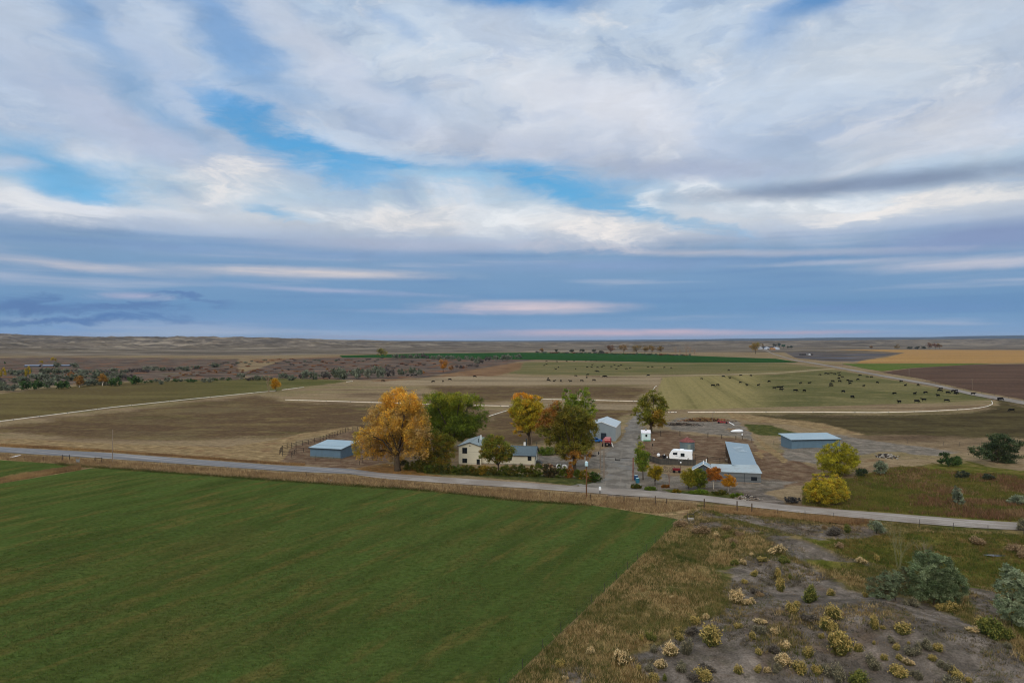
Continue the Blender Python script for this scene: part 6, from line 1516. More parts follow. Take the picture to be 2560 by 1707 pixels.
BL += [(2560, 1325, 40, 26, s__), (2535, 1382, 50, 22, t__), (2450, 1360, 40, 18, t__), (2105, 1372, 30, 18, t__), (1700, 1316, 40, 18, t__), (1755, 1335, 44, 20, t__), (2556, 1392, 40, 24, t__)]
groups = {}
for b in BL: groups.setdefault(b[4], []).append(b)
rsb2 = random.Random(5)
for k, lst in groups.items():
    near = sorted([b for b in lst if b[1] > 1560]); mid = sorted([b for b in lst if b[1] <= 1560])
    for nm, L2 in (('in the near foreground', near), ('on the rough ground behind', mid)):
        for i, (x, y, w_, h_, _) in enumerate(L2):
            q = G(x, y - 1); kk = q.y / F
            o = link(BN[k][1].replace(' ', '_'), rsb2.choice(BP[k]), m_leaf)
            o.location = q - Vector((0, -0.15, 0.05))
            sx_ = rsb2.uniform(.85, 1.15); o.scale = (w_ * kk * 0.68 * sx_, w_ * kk * 0.68 / sx_, max(h_ * kk * 1.12, w_ * kk * 0.5))
            o.rotation_euler = (rsb2.uniform(-.1, .1), rsb2.uniform(-.1, .1), rsb2.uniform(0, 6.28))
            tag(o, '%s %s, %s of its kind' % (BN[k][0], nm, fromleft(i)), BN[k][1], BN[k][1] + ' bushes on the rough ground' if BN[k][1] != 'bush' else 'green bushes on the rough ground')

# ---------------------------------------------------------------- grass as tufts of blades
def cov_at(X, Y, polys, f=4.0):
    global vx, vy
    ox, oy = vx, vy
    Z = height(X, Y)
    vx = 1280 + F * X / Y; vy = HY - F * (Z - H) / Y
    r = pm(*polys, f=f)
    vx, vy = ox, oy
    return r, Z
def tufts(name, label, X, Y, Z, hgt, pal, nb, seed, spread=0.12, wd=0.02, lean=0.35, flat=False):
    rs = np.random.RandomState(seed)
    n_ = len(X)
    P_ = srgb_arr(pal)
    nz = fbm(X / 6.0, Y / 6.0, 3, seed)
    nz = (nz - nz.min()) / (np.ptp(nz) + 1e-9)
    pi_ = np.clip((nz * len(pal) + rs.normal(size=n_) * 0.7), 0, len(pal) - 0.01).astype(int)
    hh = hgt * rs.uniform(0.5, 1.4, n_) * (0.65 + 0.7 * fbm(X / 4.0, Y / 4.0, 2, seed + 5))
    base = np.stack([X, Y, Z], 1)
    bx_ = np.repeat(base, nb, 0) + np.concatenate([rs.normal(size=(n_ * nb, 2)) * spread, np.zeros((n_ * nb, 1))], 1)
    h2 = np.repeat(hh, nb) * rs.uniform(0.6, 1.1, n_ * nb)
    th = rs.uniform(0, 2 * pi, n_ * nb)
    sd_ = np.stack([np.cos(th), np.sin(th), np.zeros(n_ * nb)], 1) * (wd * rs.uniform(0.6, 1.6, n_ * nb))[:, None]
    tip = bx_ + np.stack([rs.normal(size=n_ * nb) * lean * h2, rs.normal(size=n_ * nb) * lean * h2, h2], 1)
    V = np.stack([bx_ - sd_, bx_ + sd_, tip], 1).reshape(-1, 3)
    tint = np.repeat(P_[pi_], nb, 0) * rs.uniform(0.75, 1.25, (n_ * nb, 1))
    T = np.repeat(np.concatenate([tint, np.ones((n_ * nb, 1))], 1), 3, 0)
    return link(name, np_mesh(name, V, None, np.arange(len(V)).reshape(-1, 3), False, {'tint': T}), m_leaf, None, kind='stuff')
rs = np.random.RandomState(9)
def scatter(x0, x1, y0, y1, n_):
    return rs.uniform(x0, x1, n_), rs.uniform(y0, y1, n_)
SOILP = [[(1735, 1272), (1850, 1284), (2080, 1312), (2200, 1328), (2180, 1348), (2050, 1350), (1950, 1335), (1830, 1306), (1760, 1296)],
         [(1690, 1302), (1760, 1298), (1839, 1311), (1898, 1322), (1971, 1333), (2062, 1370), (2126, 1395), (2200, 1412), (2112, 1416), (2026, 1408), (1978, 1394), (1940, 1368), (1900, 1340), (1830, 1326), (1730, 1322)],
         [(1850, 1395), (1960, 1392), (2060, 1430), (2130, 1470), (2250, 1490), (2400, 1540), (2500, 1600), (2600, 1660), (2600, 1900), (1700, 1900), (1640, 1707), (1560, 1640), (1640, 1600), (1700, 1575), (1800, 1530), (1830, 1480), (1800, 1430)],
         [(2420, 1470), (2480, 1480), (2530, 1530), (2560, 1580), (2500, 1570), (2440, 1540)], [(1390, 1670), (1450, 1660), (1480, 1690), (1430, 1720)]]
MEADP = [[(1775, 1275), (1850, 1300), (1950, 1330), (2050, 1352), (2150, 1345), (2300, 1330), (2700, 1345), (2700, 1500), (2420, 1462), (2330, 1450), (2160, 1400), (2126, 1393), (2062, 1368), (1971, 1332), (1880, 1318), (1790, 1288)],
         [(2000, 1398), (2150, 1405), (2180, 1425), (2080, 1428)], [(2470, 1500), (2560, 1520), (2700, 1600), (2700, 1700), (2560, 1600)]]
X, Y = scatter(-6, 95, 56, 134, 125000)
d1 = (X + 0.4) * 0.8856 - (Y - 61.7) * 0.4644
d2 = (136 - 0.4237 * (X - 24) - Y) * 0.92
ok = (d1 > 0.15) & (d2 > 3.2) & (X < Y * 0.80)
X, Y = X[ok], Y[ok]
so, Z = cov_at(X, Y, SOILP, 9.0)
me_, _ = cov_at(X, Y, MEADP, 6.0)
nz = fbm(X / 3.0, Y / 3.0, 3, 77)
npt = fbm(X / 9.0, Y / 9.0, 4, 123)
dens = np.clip(1.15 - so * 1.45 + (nz - 0.5) * 1.6 + (npt - 0.5) * 2.6, 0.0, 1)
dens *= (rs.rand(len(X)) < 1)
keep = (rs.rand(len(X)) < dens)
gr_ = keep & (me_ < 0.5); mg = keep & (me_ >= 0.5)
tufts('grass', '', X[gr_], Y[gr_], Z[gr_], 0.42, [(60, 70, 30), (86, 88, 44), (124, 110, 70), (74, 76, 38), (158, 138, 98), (108, 90, 56), (140, 122, 84)], 6, 1, 0.16, 0.022)
tufts('meadow_grass', '', X[mg], Y[mg], Z[mg], 0.38, [(76, 84, 34), (92, 92, 42), (66, 78, 32), (106, 92, 52), (88, 88, 40)], 6, 2, 0.18, 0.026)
# sparse dry bits on the bare soil
k3 = (so > 0.75) & (rs.rand(len(X)) < 0.07) & (nz > 0.45)
tufts('dry_grass', '', X[k3], Y[k3], Z[k3], 0.18, [(112, 96, 70), (92, 84, 62), (128, 108, 80)], 5, 3, 0.15, 0.015)
# woody litter and low weeds on the bare ground
k4 = (so > 0.55) & (npt > 0.50) & (rs.rand(len(X)) < 0.30)
tufts('dry_weeds', '', X[k4], Y[k4], Z[k4], 0.24, [(74, 68, 54), (92, 84, 60), (64, 60, 50), (116, 102, 70), (80, 82, 50)], 9, 33, 0.16, 0.022, 0.6)
# hay meadow: short tufts that give the nap of the field
X, Y = scatter(-75, 30, 60, 150, 90000)
d1 = (X + 0.4) * 0.8856 - (Y - 61.7) * 0.4644
ok = (d1 < -0.3) & (np.abs(X) < Y * 0.78) & (rs.rand(len(X)) < np.clip(150 / Y - 0.9, 0.1, 1)) & (Y < 152 + (-X) * 0.36 - 10)
X, Y = X[ok], Y[ok]
tufts('meadow_grass', '', X, Y, X * 0 + 0.05, 0.12, [(64, 78, 32), (74, 92, 38), (84, 90, 44), (58, 72, 30), (92, 88, 48)], 5, 4, 0.2, 0.028, 0.8)
# dry grass along the ditch and road
def strip(pa, pb, n_):
    """scatter between two photo polylines"""
    out = []
    xs = rs.uniform(pa[0][0], pa[-1][0], n_)
    ya = np.interp(xs, [p[0] for p in pa], [p[1] for p in pa]); yb = np.interp(xs, [p[0] for p in pb], [p[1] for p in pb])
    ys = ya + (yb - ya) * rs.rand(n_)
    Yw = H * F / (ys - HY)
    return (xs - 1280) * Yw / F, Yw
top_ = [(-200, 1134), (0, 1136), (281, 1152), (700, 1183), (871, 1190), (1080, 1212), (1335, 1230), (1480, 1240), (1640, 1252), (1740, 1262)]
bot_ = [(-200, 1146), (0, 1148), (140, 1160), (281, 1171), (680, 1200), (900, 1215), (1080, 1227), (1300, 1252), (1480, 1263), (1640, 1284), (1740, 1270)]
X, Y = strip(top_, bot_, 16000)
tufts('dry_grass', '', X, Y, X * 0, 0.62, [(150, 130, 96), (134, 114, 82), (114, 94, 70), (162, 142, 106), (120, 102, 76)], 6, 5, 0.2, 0.028)
X, Y = strip([(p[0], p[1] - 3) for p in bot_[2:9]], [(p[0], p[1] + 3) for p in bot_[2:9]], 7000)
tufts('ditch_grass', '', X, Y, X * 0 + .03, 0.3, [(60, 70, 30), (74, 78, 36), (56, 64, 28), (110, 96, 60)], 4, 6, 0.3, 0.03)
X, Y = strip([(0, 1197), (100, 1180), (200, 1164)], [(0, 1208), (140, 1184), (230, 1170)], 3000)
tufts('dry_grass', '', X, Y, X * 0, 0.6, [(150, 126, 88), (132, 110, 76), (116, 94, 66)], 6, 7, 0.2, 0.03)
X, Y = strip([(1760, 1262), (1960, 1283), (2113, 1299), (2190, 1306)], [(1760, 1276), (1960, 1294), (2113, 1309), (2190, 1312)], 5000)
tufts('dry_grass', '', X, Y, X * 0, 0.5, [(154, 130, 94), (138, 112, 80), (120, 96, 68)], 6, 8, 0.2, 0.026)
X, Y = strip([(-200, 1104), (0, 1110), (281, 1126), (680, 1156), (760, 1160)], [(-200, 1112), (0, 1116), (281, 1131), (680, 1160), (760, 1164)], 5000)
tufts('dry_grass', '', X, Y, X * 0, 0.45, [(146, 120, 82), (126, 100, 68), (112, 88, 62)], 5, 9, 0.25, 0.035)
X, Y = strip([(2010, 1215), (2100, 1200), (2250, 1170), (2560, 1190), (2650, 1190)], [(2010, 1262), (2113, 1272), (2266, 1284), (2560, 1304), (2650, 1308)], 26000)
Z = height(X, Y)
rw = np.interp((X * F / Y + 1280), [2150, 2250, 2560], [0.05, 0.22, 0.5]) * np.clip((fbm(X / 9, Y / 5, 3, 91) - 0.38) * 4, 0, 1)
red = rs.rand(len(X)) < rw
tufts('meadow_grass', '', X[~red], Y[~red], Z[~red], 0.4, [(76, 84, 34), (94, 94, 42), (106, 98, 50), (70, 80, 32)], 5, 10, 0.25, 0.035)
tufts('red_weeds', '', X[red], Y[red], Z[red], 0.75, [(100, 74, 54), (116, 88, 64), (90, 68, 50), (130, 106, 78)], 6, 11, 0.25, 0.04)

# ================================================================= cattle
def cow_mesh(pose, seed):
    """one continuous animal: trunk, legs, neck and head lofted and fused by a voxel remesh"""
    mb = MB()
    # barrel along x, nose towards +x
    mb.tube([(-1.12, 0, 1.16), (-1.02, 0, 1.10), (-0.75, 0, 1.04), (-0.3, 0, 0.98), (0.2, 0, 0.97), (0.55, 0, 1.03), (0.8, 0, 1.10), (0.9, 0, 1.12)], [0.10, 0.26, 0.34, 0.37, 0.38, 0.36, 0.28, 0.16], 12)
    if pose == 'graze': neck = [(0.7, 0, 1.15), (0.98, 0, 0.98), (1.18, 0, 0.62), (1.28, 0, 0.42)]; head = [(1.22, 0, 0.55), (1.34, 0, 0.32), (1.44, 0, 0.14), (1.46, 0, 0.08)]
    else: neck = [(0.7, 0, 1.18), (1.0, 0, 1.32), (1.2, 0, 1.42)]; head = [(1.12, 0, 1.46), (1.32, 0, 1.40), (1.55, 0, 1.28), (1.62, 0, 1.25)]
    mb.tube(neck, [0.27, 0.22, 0.17, 0.14][:len(neck)], 10)
    mb.tube(head, [0.12, 0.16, 0.11, 0.08], 10)
    hx, hz = head[0][0] + 0.04, head[0][2] + 0.06
    for s_ in (-1, 1): mb.tube([(hx, s_ * 0.1, hz), (hx - 0.02, s_ * 0.28, hz + 0.02)], [0.05, 0.03], 6)
    rs = random.Random(seed)
    for x, y, hind in [(0.62, 0.2, 0), (0.56, -0.2, 0), (-0.85, 0.2, 1), (-0.92, -0.2, 1)]:
        o = rs.uniform(-0.12, 0.12)
        if hind: mb.tube([(x, y, 0.95), (x + 0.14, y, 0.68), (x - 0.06 + o, y, 0.42), (x + o, y, 0.1), (x + 0.05 + o, y, 0.0)], [0.20, 0.14, 0.08, 0.06, 0.075], 8)
        else: mb.tube([(x, y, 0.85), (x + 0.02, y, 0.55), (x + 0.04 + o, y, 0.36), (x + o, y, 0.1), (x + 0.03 + o, y, 0.0)], [0.15, 0.10, 0.07, 0.06, 0.075], 8)
    mb.tube([(-1.1, 0, 1.2), (-1.2, 0.02, 0.95), (-1.2, 0.03, 0.55), (-1.18, 0.03, 0.4)], [0.05, 0.035, 0.03, 0.05], 6)
    me = mb.mesh('cow')
    o = bpy.data.objects.new('tmp', me); COL.objects.link(o)
    md_ = o.modifiers.new('r', 'REMESH'); md_.mode = 'VOXEL'; md_.voxel_size = 0.045; md_.use_smooth_shade = True
    dg = bpy.context.evaluated_depsgraph_get()
    m2 = bpy.data.meshes.new_from_object(o.evaluated_get(dg))
    bpy.data.objects.remove(o)
    m2.materials.clear()
    return m2
M_cow = simple('black_cow_hide', (0.006, 0.0055, 0.0055, 1), 0.8, 0.05, vary=0.3, sc=4)
COWS = [cow_mesh('graze', 1), cow_mesh('graze', 2), cow_mesh('stand', 3), cow_mesh('graze', 4)]
def r8(l): return [(1860 + x * .2976, 820 + y * .2976) for x, y in l]
def r7(l): return [(1300 + x * .17007, 880 + y * .17007) for x, y in l]
def r22(l): return [(1240 + x * .2976, 820 + y * .2976) for x, y in l]
def r80(l): return [(800 + x * .17007, 860 + y * .17007) for x, y in l]
HERD = {
 ('grazing in the right part of the striped pasture', 'cattle in the right part of the striped pasture'): r8([(638, 396), (688, 385), (708, 387), (731, 380), (762, 388), (798, 380), (803, 401), (826, 414), (797, 426), (745, 450), (804, 450), (732, 474), (735, 491), (872, 443), (898, 452), (892, 468), (958, 436), (976, 400), (1036, 413), (1073, 415), (1121, 461), (1007, 490), (834, 537), (911, 584), (1265, 553), (1322, 450), (1357, 486)]),
 ('grazing in the left part of the striped pasture', 'cattle in the left part of the striped pasture'): r8([(58, 403), (25, 483), (122, 484), (212, 453), (257, 508), (292, 503), (318, 503), (315, 523), (433, 530), (478, 465), (507, 531), (550, 466)]) + r22([(1910, 411), (1965, 423), (2057, 401), (2053, 460), (1727, 429), (1823, 488), (1863, 482)]),
 ('near the hooked end of the long white pipe', 'cattle near the hooked end of the white pipe'): r8([(1463, 482), (1437, 557), (1526, 546), (1630, 572), (1645, 532), (1655, 514), (1714, 547), (1757, 534), (1785, 532), (1775, 553), (1790, 550), (1928, 557), (1305, 627), (1453, 622), (1511, 608), (1704, 614)]),
 ('by the far road at the right edge', 'cattle by the far road at the right edge'): r8([(2142, 600), (2158, 602), (2250, 695)]),
 ('in the upper pasture under the green strip', 'cattle in the upper pasture'): r7([(390, 142), (540, 145), (685, 140), (793, 133), (975, 131), (1045, 131), (1080, 131), (1118, 131), (388, 180), (358, 201), (565, 228), (524, 256), (820, 251), (987, 226), (1052, 228), (1064, 193), (1140, 230), (1205, 222), (1229, 207), (1340, 220), (1390, 195), (1450, 213), (1485, 197), (1417, 254), (1567, 251), (1622, 237), (1117, 284), (1142, 292), (1882, 224), (1944, 223), (2124, 231), (2220, 237)]) + r22([(1955, 356)]),
 ('on the pale stubble strip', 'cattle on the pale stubble strip'): r7([(820, 356), (997, 340), (1230, 363), (1256, 365), (982, 380), (414, 393), (418, 422), (503, 432), (602, 430), (742, 435), (907, 429), (1086, 420), (1887, 348)]),
 ('below the dense brush belt at centre left', 'cattle below the dense brush belt'): r80([(926, 547), (1663, 560), (1808, 552), (1907, 525), (2272, 483), (1290, 468), (1355, 468), (1403, 465)])}
rsc = random.Random(3)
for (where, grp), lst in HERD.items():
    for i, (x, y) in enumerate(sorted(lst)):
        q = G(x, y + 3.0 * 240 / max(240, H * F / (y - HY)))
        o = link('cow', COWS[rsc.randrange(4)], M_cow)
        o.location = (q.x, q.y, 0.02)
        a_ = rsc.choice([0, pi, 0.2, pi - 0.3, 0.5, pi + 0.4, pi / 2 + 0.3, -0.3])
        o.rotation_euler = (0, 0, a_)
        s_ = rsc.uniform(1.0, 1.18)
        o.scale = (s_, s_, s_)
        tag(o, 'black cow %s, %s' % (where, fromleft(i)), 'cow', grp)

# ================================================================= vehicles and yard things
q = G(1521, 1117)
t = thing('hay_baler', 'faded red boxy farm machine with an open dark front parked by the workshop', 'farm machine', (q.x - 0.5, q.y, 0), radians(-12))
b_ = MB(); b_.prism([(-1.15, 0.75), (1.15, 0.75), (1.2, 1.9), (1.0, 2.3), (-0.7, 2.35), (-1.2, 1.95)], 0, 3.4); b_.build('body', M_red, t)
b_ = MB(); b_.slab((-0.75, -0.05, 2.30), (0.95, -0.05, 2.25), (0.98, 3.3, 2.42), (-0.65, 3.3, 2.45), 0.05); b_.slab((-1.15, -0.12, 1.85), (1.1, -0.12, 1.85), (0.95, -0.03, 2.28), (-0.75, -0.03, 2.3), 0.05); b_.build('hood', M_pinkred, t)
b_ = MB(); b_.box(-1.1, 1.1, -0.05, 0.02, 0.45, 1.25); b_.build('front_opening', M_black, t)
b_ = MB(); b_.box(-1.05, 1.05, -0.1, -0.05, 1.22, 1.42); b_.build('nose_bar', M_rust, t)
for x in (-0.75, 0.75):
    b_ = MB(); b_.tube([(x, -0.12, 1.1), (x, -0.05, 1.1)], 0.11, 12); b_.build('headlight', M_metal, t)
b_ = MB(); b_.tube([(0.0, -0.12, 0.75), (0.3, -0.2, 0.6)], 0.24, 12); b_.build('rotor', M_palepole, t)
for x in (-1.35, 1.12):
    for y in (0.6, 2.7):
        b_ = MB(); b_.tube([(x, y, 0.5), (x + 0.25, y, 0.5)], 0.5, 18); wh = b_.build('wheel', M_black, t)
        b_ = MB(); b_.tube([(x - 0.02 if x < 0 else x + 0.2, y, 0.5), (x + 0.06 if x < 0 else x + 0.27, y, 0.5)], 0.24, 12); b_.build('rim', M_white, wh)
b_ = MB(); b_.tube([(1.45, -0.3, 1.35), (1.95, -0.7, 0.15)], 0.10, 8); b_.build('discharge_tube', M_whitetrim, t)
q = G(1495, 1107)
t = thing('blue_car', 'blue parked car half hidden by the tree, in front of the workshop', 'car', (q.x - 0.6, q.y, 0), radians(6))
b_ = MB(); b_.prism([(-2.0, 0.35), (2.0, 0.35), (2.05, 0.8), (1.5, 0.95), (-1.7, 1.0), (-2.0, 0.85)], 0, 1.7); bo = b_.build('body', M_blue, t); m_ = bo.modifiers.new('bevel', 'BEVEL'); m_.width = 0.08; m_.segments = 2
b_ = MB(); b_.prism([(-1.5, 0.95), (1.0, 0.93), (0.5, 1.5), (-1.1, 1.52)], 0.1, 1.6); b_.build('cabin', M_blue, t)
b_ = MB(); b_.prism([(-1.3, 1.0), (0.85, 0.98), (0.48, 1.42), (-1.05, 1.44)], 0.08, 0.1); b_.build('window', M_glass, t)
for x in (-1.25, 1.3):
    for y in (-0.03, 1.55):
        b_ = MB(); b_.tube([(x, y, 0.33), (x, y + 0.2, 0.33)], 0.33, 16); wh = b_.build('wheel', M_black, t)
        b_ = MB(); b_.tube([(x, y - 0.015, 0.33), (x, y + 0.01, 0.33)], 0.18, 12); b_.build('rim', M_metal, wh)
# bins at the gate
for x, y, col, lb in [(1590.5, 1200, al(20, 52, 92), 'dark blue barrel by the right gate post, upper of two'), (1594, 1207, al(34, 92, 112), 'teal barrel by the right gate post, lower of two')]:
    q = G(x, y)
    b_ = MB(); b_.tube([(0, 0, 0), (0, 0, 0.04), (0, 0, 0.5), (0, 0, 1.0), (0, 0, 1.06)], [0.38, 0.42, 0.45, 0.42, 0.38], 18)
    t = thing('barrel', lb, 'barrel', (q.x, q.y, 0), 0, 'barrels by the gate'); b_.build('shell', simple('barrel_paint', col, 0.5, 0.4, vary=0.2), t)
    b_ = MB(); b_.disc(0, 0, 1.06, 1.10, 0.36, 16); b_.build('lid', M_can, t)
# roadside marker / mailbox
q = G(1500, 1234)
t = thing('mailbox', 'white roadside mailbox on a dark post opposite the driveway', 'mailbox', (q.x, q.y, 0))
b_ = MB(); b_.box(-0.07, 0.07, -0.07, 0.07, 0, 0.8); b_.build('post', M_darkpost, t)
b_ = MB(); b_.prism([(-0.2, 0.8), (0.2, 0.8), (0.2, 1.2), (0.12, 1.38), (-0.12, 1.38), (-0.2, 1.2)], -0.3, 0.3); b_.build('box', M_white, t)
b_ = MB(); b_.box(0.2, 0.23, -0.1, 0.05, 1.15, 1.5); b_.build('flag', M_can, t)
for x, y, lb in [(1492.5, 1200, 'short white marker post in front of the evergreen bush'), (1496, 1196, 'thin white stake in front of the evergreen bush')]:
    q = G(x, y + 1); b_ = MB(); b_.tube([(0, 0, 0), (0, 0, 0.8 if 'short' in lb else 1.3)], 0.07 if 'short' in lb else 0.035, 8); o = b_.build('marker_post', M_can); o.location = (q.x, q.y, 0); tag(o, lb, 'post', 'posts by the gate')
# two white ring shapes behind the hedge
for x, y, a_, lb in [(1395, 1167, 0.5, 'white painted tyre standing behind the hedge, left one of two'), (1413, 1169, -0.4, 'white painted tyre standing behind the hedge, right one of two')]:
    q = G(x, y + 3)
    b_ = MB(); b_.tube([(0.5 * cos(u), 0, 0.5 + 0.5 * sin(u)) for u in [2 * pi * i / 28 for i in range(29)]], 0.2, 10, False)
    o = b_.build('painted_tyre', M_white, None, True); o.location = (q.x, q.y, 0.1); o.rotation_euler = (0.5, 0, a_); tag(o, lb, 'tyre', 'white painted tyres')
# firewood pile, hay remains, junk
def heap(name, label, cat, x, y, wpx, dpx, hh, n_, mats, kind, seed, lmin=0.4, lmax=1.2, r=0.09, group=None):
    q = G(x, y); k = q.y / F; rs = random.Random(seed)
    t = thing(name, label, cat, q, 0, group)
    W_ = wpx * k; D_ = dpx * k * q.y / H
    mbs = [MB() for _ in mats]
    for i in range(n_):
        u, v = rs.gauss(0, 0.24), rs.gauss(0, 0.24)
        z = max(0, hh * (1 - (u / .5) ** 2 - (v / .5) ** 2)) * rs.random() + r * 0.6
        c = Vector((u * W_, v * D_, z)); a = rs.uniform(0, pi); l = rs.uniform(lmin, lmax) / 2
        d_ = Vector((cos(a) * l, sin(a) * l, rs.uniform(-.25, .25) * l))
        mbs[i % len(mats)].tube([c - d_, c + d_], r * rs.uniform(.6, 1.3), 6)
    for m_, b in zip(mats, mbs): b.build(kind, m_, t, kind='stuff')
    return t
M_straw = simple('old_straw', al(150, 122, 84), 0.95, 0.0, vary=0.3)
M_brown = simple('brown_junk', al(96, 66, 48), 0.95, 0.1, vary=0.4)
M_char = simple('dark_junk', al(58, 54, 52), 0.95, 0.1, vary=0.3)
M_log = simple('cut_log_ends', al(176, 152, 118), 0.9, 0.1, vary=0.3)
heap('firewood_pile', 'jumbled firewood pile between the farmhouse and the white painted tyres', 'firewood', 1368, 1168, 44, 10, 0.9, 130, [M_log, M_char, M_brown], 'logs', 1, 0.35, 0.5, 0.10)
heap('brush_pile', 'brown brush pile stretching across the junk yard', 'brush pile', 1762, 1052, 130, 4, 1.3, 560, [M_brown, M_straw, M_darkpost], 'branches', 2, 0.8, 2.2, 0.06)
heap('brush_pile', 'greyer brush pile at the left of the junk yard', 'brush pile', 1702, 1062, 90, 5, 0.9, 320, [M_char, M_palepole, M_darkpost], 'branches', 3, 0.8, 2.0, 0.06)
heap('straw_heap', 'low straw heap at the right of the junk yard', 'straw heap', 1836, 1076, 34, 8, 0.5, 220, [M_straw, M_palepole], 'straw', 4, 0.4, 1.0, 0.04)
heap('rubble_pile', 'stony rubble pile at the road bend below the barn', 'rubble', 1868, 1246, 50, 9, 0.6, 220, [M_palepole, M_conc, M_char], 'rubble', 5, 0.2, 0.7, 0.10)
heap('rubble_pile', 'small grey rubble mound right of the olive-yellow willow', 'rubble', 2216, 1142, 44, 8, 0.7, 150, [M_conc, M_char], 'rubble', 6, 0.3, 0.9, 0.14)
heap('branch_pile', 'dark pile of branches behind the hedge near the service pole', 'branch pile', 1476, 1140, 30, 3, 0.5, 60, [M_char, M_darkpost], 'branches', 7, 0.6, 1.8, 0.04)
# red implement and white boat-shaped tank at the end of the yard
q = G(1806, 1058)
t = thing('red_harrow', 'rusty red farm implement at the end of the brush pile', 'farm implement', (q.x, q.y, 0), radians(-25))
b_ = MB()
for i in range(5): b_.box(-1.6 + i * 0.75, -1.1 + i * 0.75, -0.6, 0.7, 0.25, 0.95 - 0.08 * i)
b_.box(-1.7, 2.3, -0.05, 0.1, 0.2, 0.4); b_.build('frame', M_red, t)
for i in range(3):
    b_ = MB(); b_.tube([(-1.2 + i * 0.9, 0, 0.9), (-1.2 + i * 0.9, 0.05, 1.6)], 0.05, 6); b_.tube([(-1.2 + i * 0.9, -0.1, 1.6), (-1.2 + i * 0.9, 0.1, 1.6)], 0.16, 10); b_.build('hopper', M_red, t)
for x in (-1.2, 1.6):
    b_ = MB(); b_.tube([(x, -0.75, 0.35), (x, -0.6, 0.35)], 0.35, 14); b_.build('wheel', M_black, t)
q = G(1829, 1063)
b_ = MB(); b_.tube([(-0.8, 0.3, 1.1), (0.9, -0.3, 0.1)], 0.14, 8); o = b_.build('white_tube', M_white); o.location = (q.x, q.y, 0); tag(o, 'short white tube leaning beside the rusty red implement', 'tube')
q = G(1842, 1081)
t = thing('boat', 'small upturned white boat in the weeds at the end of the junk yard', 'boat', (q.x, q.y, 0), radians(8))
b_ = MB(); b_.tube([(-2.2, 0, 0.35), (-1.6, 0, 0.45), (-0.4, 0, 0.5), (0.9, 0, 0.5), (1.9, 0, 0.45), (2.3, 0, 0.3)], [0.06, 0.35, 0.55, 0.58, 0.45, 0.12], 12); b_.build('hull', M_white, t, True)
b_ = MB(); b_.box(-2.0, 1.9, -0.6, 0.6, 0.02, 0.16); b_.build('cradle', M_char, t)
q = G(1856.5, 1101)
t = thing('leaning_post', 'white-topped post leaning beside the back corner of the barn', 'post', (q.x, q.y, 0))
b_ = MB(); b_.tube([(0, 0, 0), (-0.1, 0, 1.6)], 0.1, 8); b_.build('stake', M_post, t)
b_ = MB(); b_.tube([(-0.1, 0, 1.6), (-0.12, 0, 2.0), (-0.05, 0, 2.25)], [0.14, 0.16, 0.06], 10); b_.build('cap', M_white, t)
# red cart and dark gate frame behind the garden bushes
q = G(1692, 1182)
t = thing('red_cart', 'dark red farm cart beside the grey board fence, behind the leafless tree', 'cart', (q.x, q.y, 0), radians(-8))
b_ = MB(); b_.box(-0.9, 0.9, 0, 1.0, 0.45, 1.0); b_.build('box', simple('dark_red_paint', al(98, 30, 32), 0.7, 0.2, vary=0.3), t)
for x in (-0.6, 0.6):
    b_ = MB(); b_.tube([(x, -0.1, 0.32), (x, 0.02, 0.32)], 0.32, 14); b_.build('wheel', M_black, t)
q = G(1702, 1172)
b_ = MB(); b_.tube([(0, 0, 0), (0, 0, 1.4)], 0.05, 6); o1 = thing('ball_post', 'white ball on a post behind the red cart', 'post', (q.x, q.y, 0)); b_.build('stake', M_post, o1)
b_ = MB(); b_.tube([(0, 0, 1.38), (0, 0, 1.45), (0, 0, 1.65), (0, 0, 1.72)], [0.08, 0.2, 0.2, 0.08], 12); b_.build('ball', M_white, o1, True)
q = G(1672, 1180)
t = thing('hay_rake', 'dark skeletal old hay rake in front of the board fence', 'farm implement', (q.x, q.y, 0), radians(-8))
b_ = MB(); b_.tube([(-1.3, 0, 1.2), (1.3, 0, 1.3)], 0.04, 6); b_.tube([(1.3, 0, 1.3), (1.35, 0, 0.2)], 0.04, 6); b_.tube([(-1.3, 0, 1.2), (-0.6, 0, 1.55), (0.5, 0, 1.6), (1.3, 0, 1.3)], 0.03, 6); b_.build('frame', M_gatebar, t)
for x in (-0.7, 0.6):
    b_ = MB(); b_.tube([(x + 0.55 * cos(u), -0.1, 0.55 + 0.55 * sin(u)) for u in [2 * pi * i / 20 for i in range(21)]], 0.04, 6, False)
    for j in range(4): b_.tube([(x - 0.55 * cos(j * pi / 4), -0.1, 0.55 - 0.55 * sin(j * pi / 4)), (x + 0.55 * cos(j * pi / 4), -0.1, 0.55 + 0.55 * sin(j * pi / 4))], 0.02, 4)
    b_.build('wheel', M_gatebar, t)
q = G(1778, 1158)
t = thing('feed_trough', 'long feed trough in the corral beside the barn', 'trough', (q.x + 4.6, q.y + 2, 0), radians(-14))
b_ = MB(); b_.prism([(-0.35, 0.75), (-0.25, 0.35), (0.25, 0.35), (0.35, 0.75)], -0.3, 0.3); b_.build('bucket', M_conc, t)
b_ = MB(); b_.box(-0.3, -0.22, -0.2, -0.1, 0, 0.4); b_.box(0.22, 0.3, -0.2, -0.1, 0, 0.4); b_.box(-0.3, -0.22, 0.1, 0.2, 0, 0.4); b_.box(0.22, 0.3, 0.1, 0.2, 0, 0.4); b_.build('leg_frame', M_darkpost, t)
b_ = MB(); b_.slab((-1.0, -0.2, 1.15), (1.0, -0.2, 1.1), (1.0, 0.2, 1.1), (-1.0, 0.2, 1.15), 0.05); b_.build('plank', M_palepole, t)
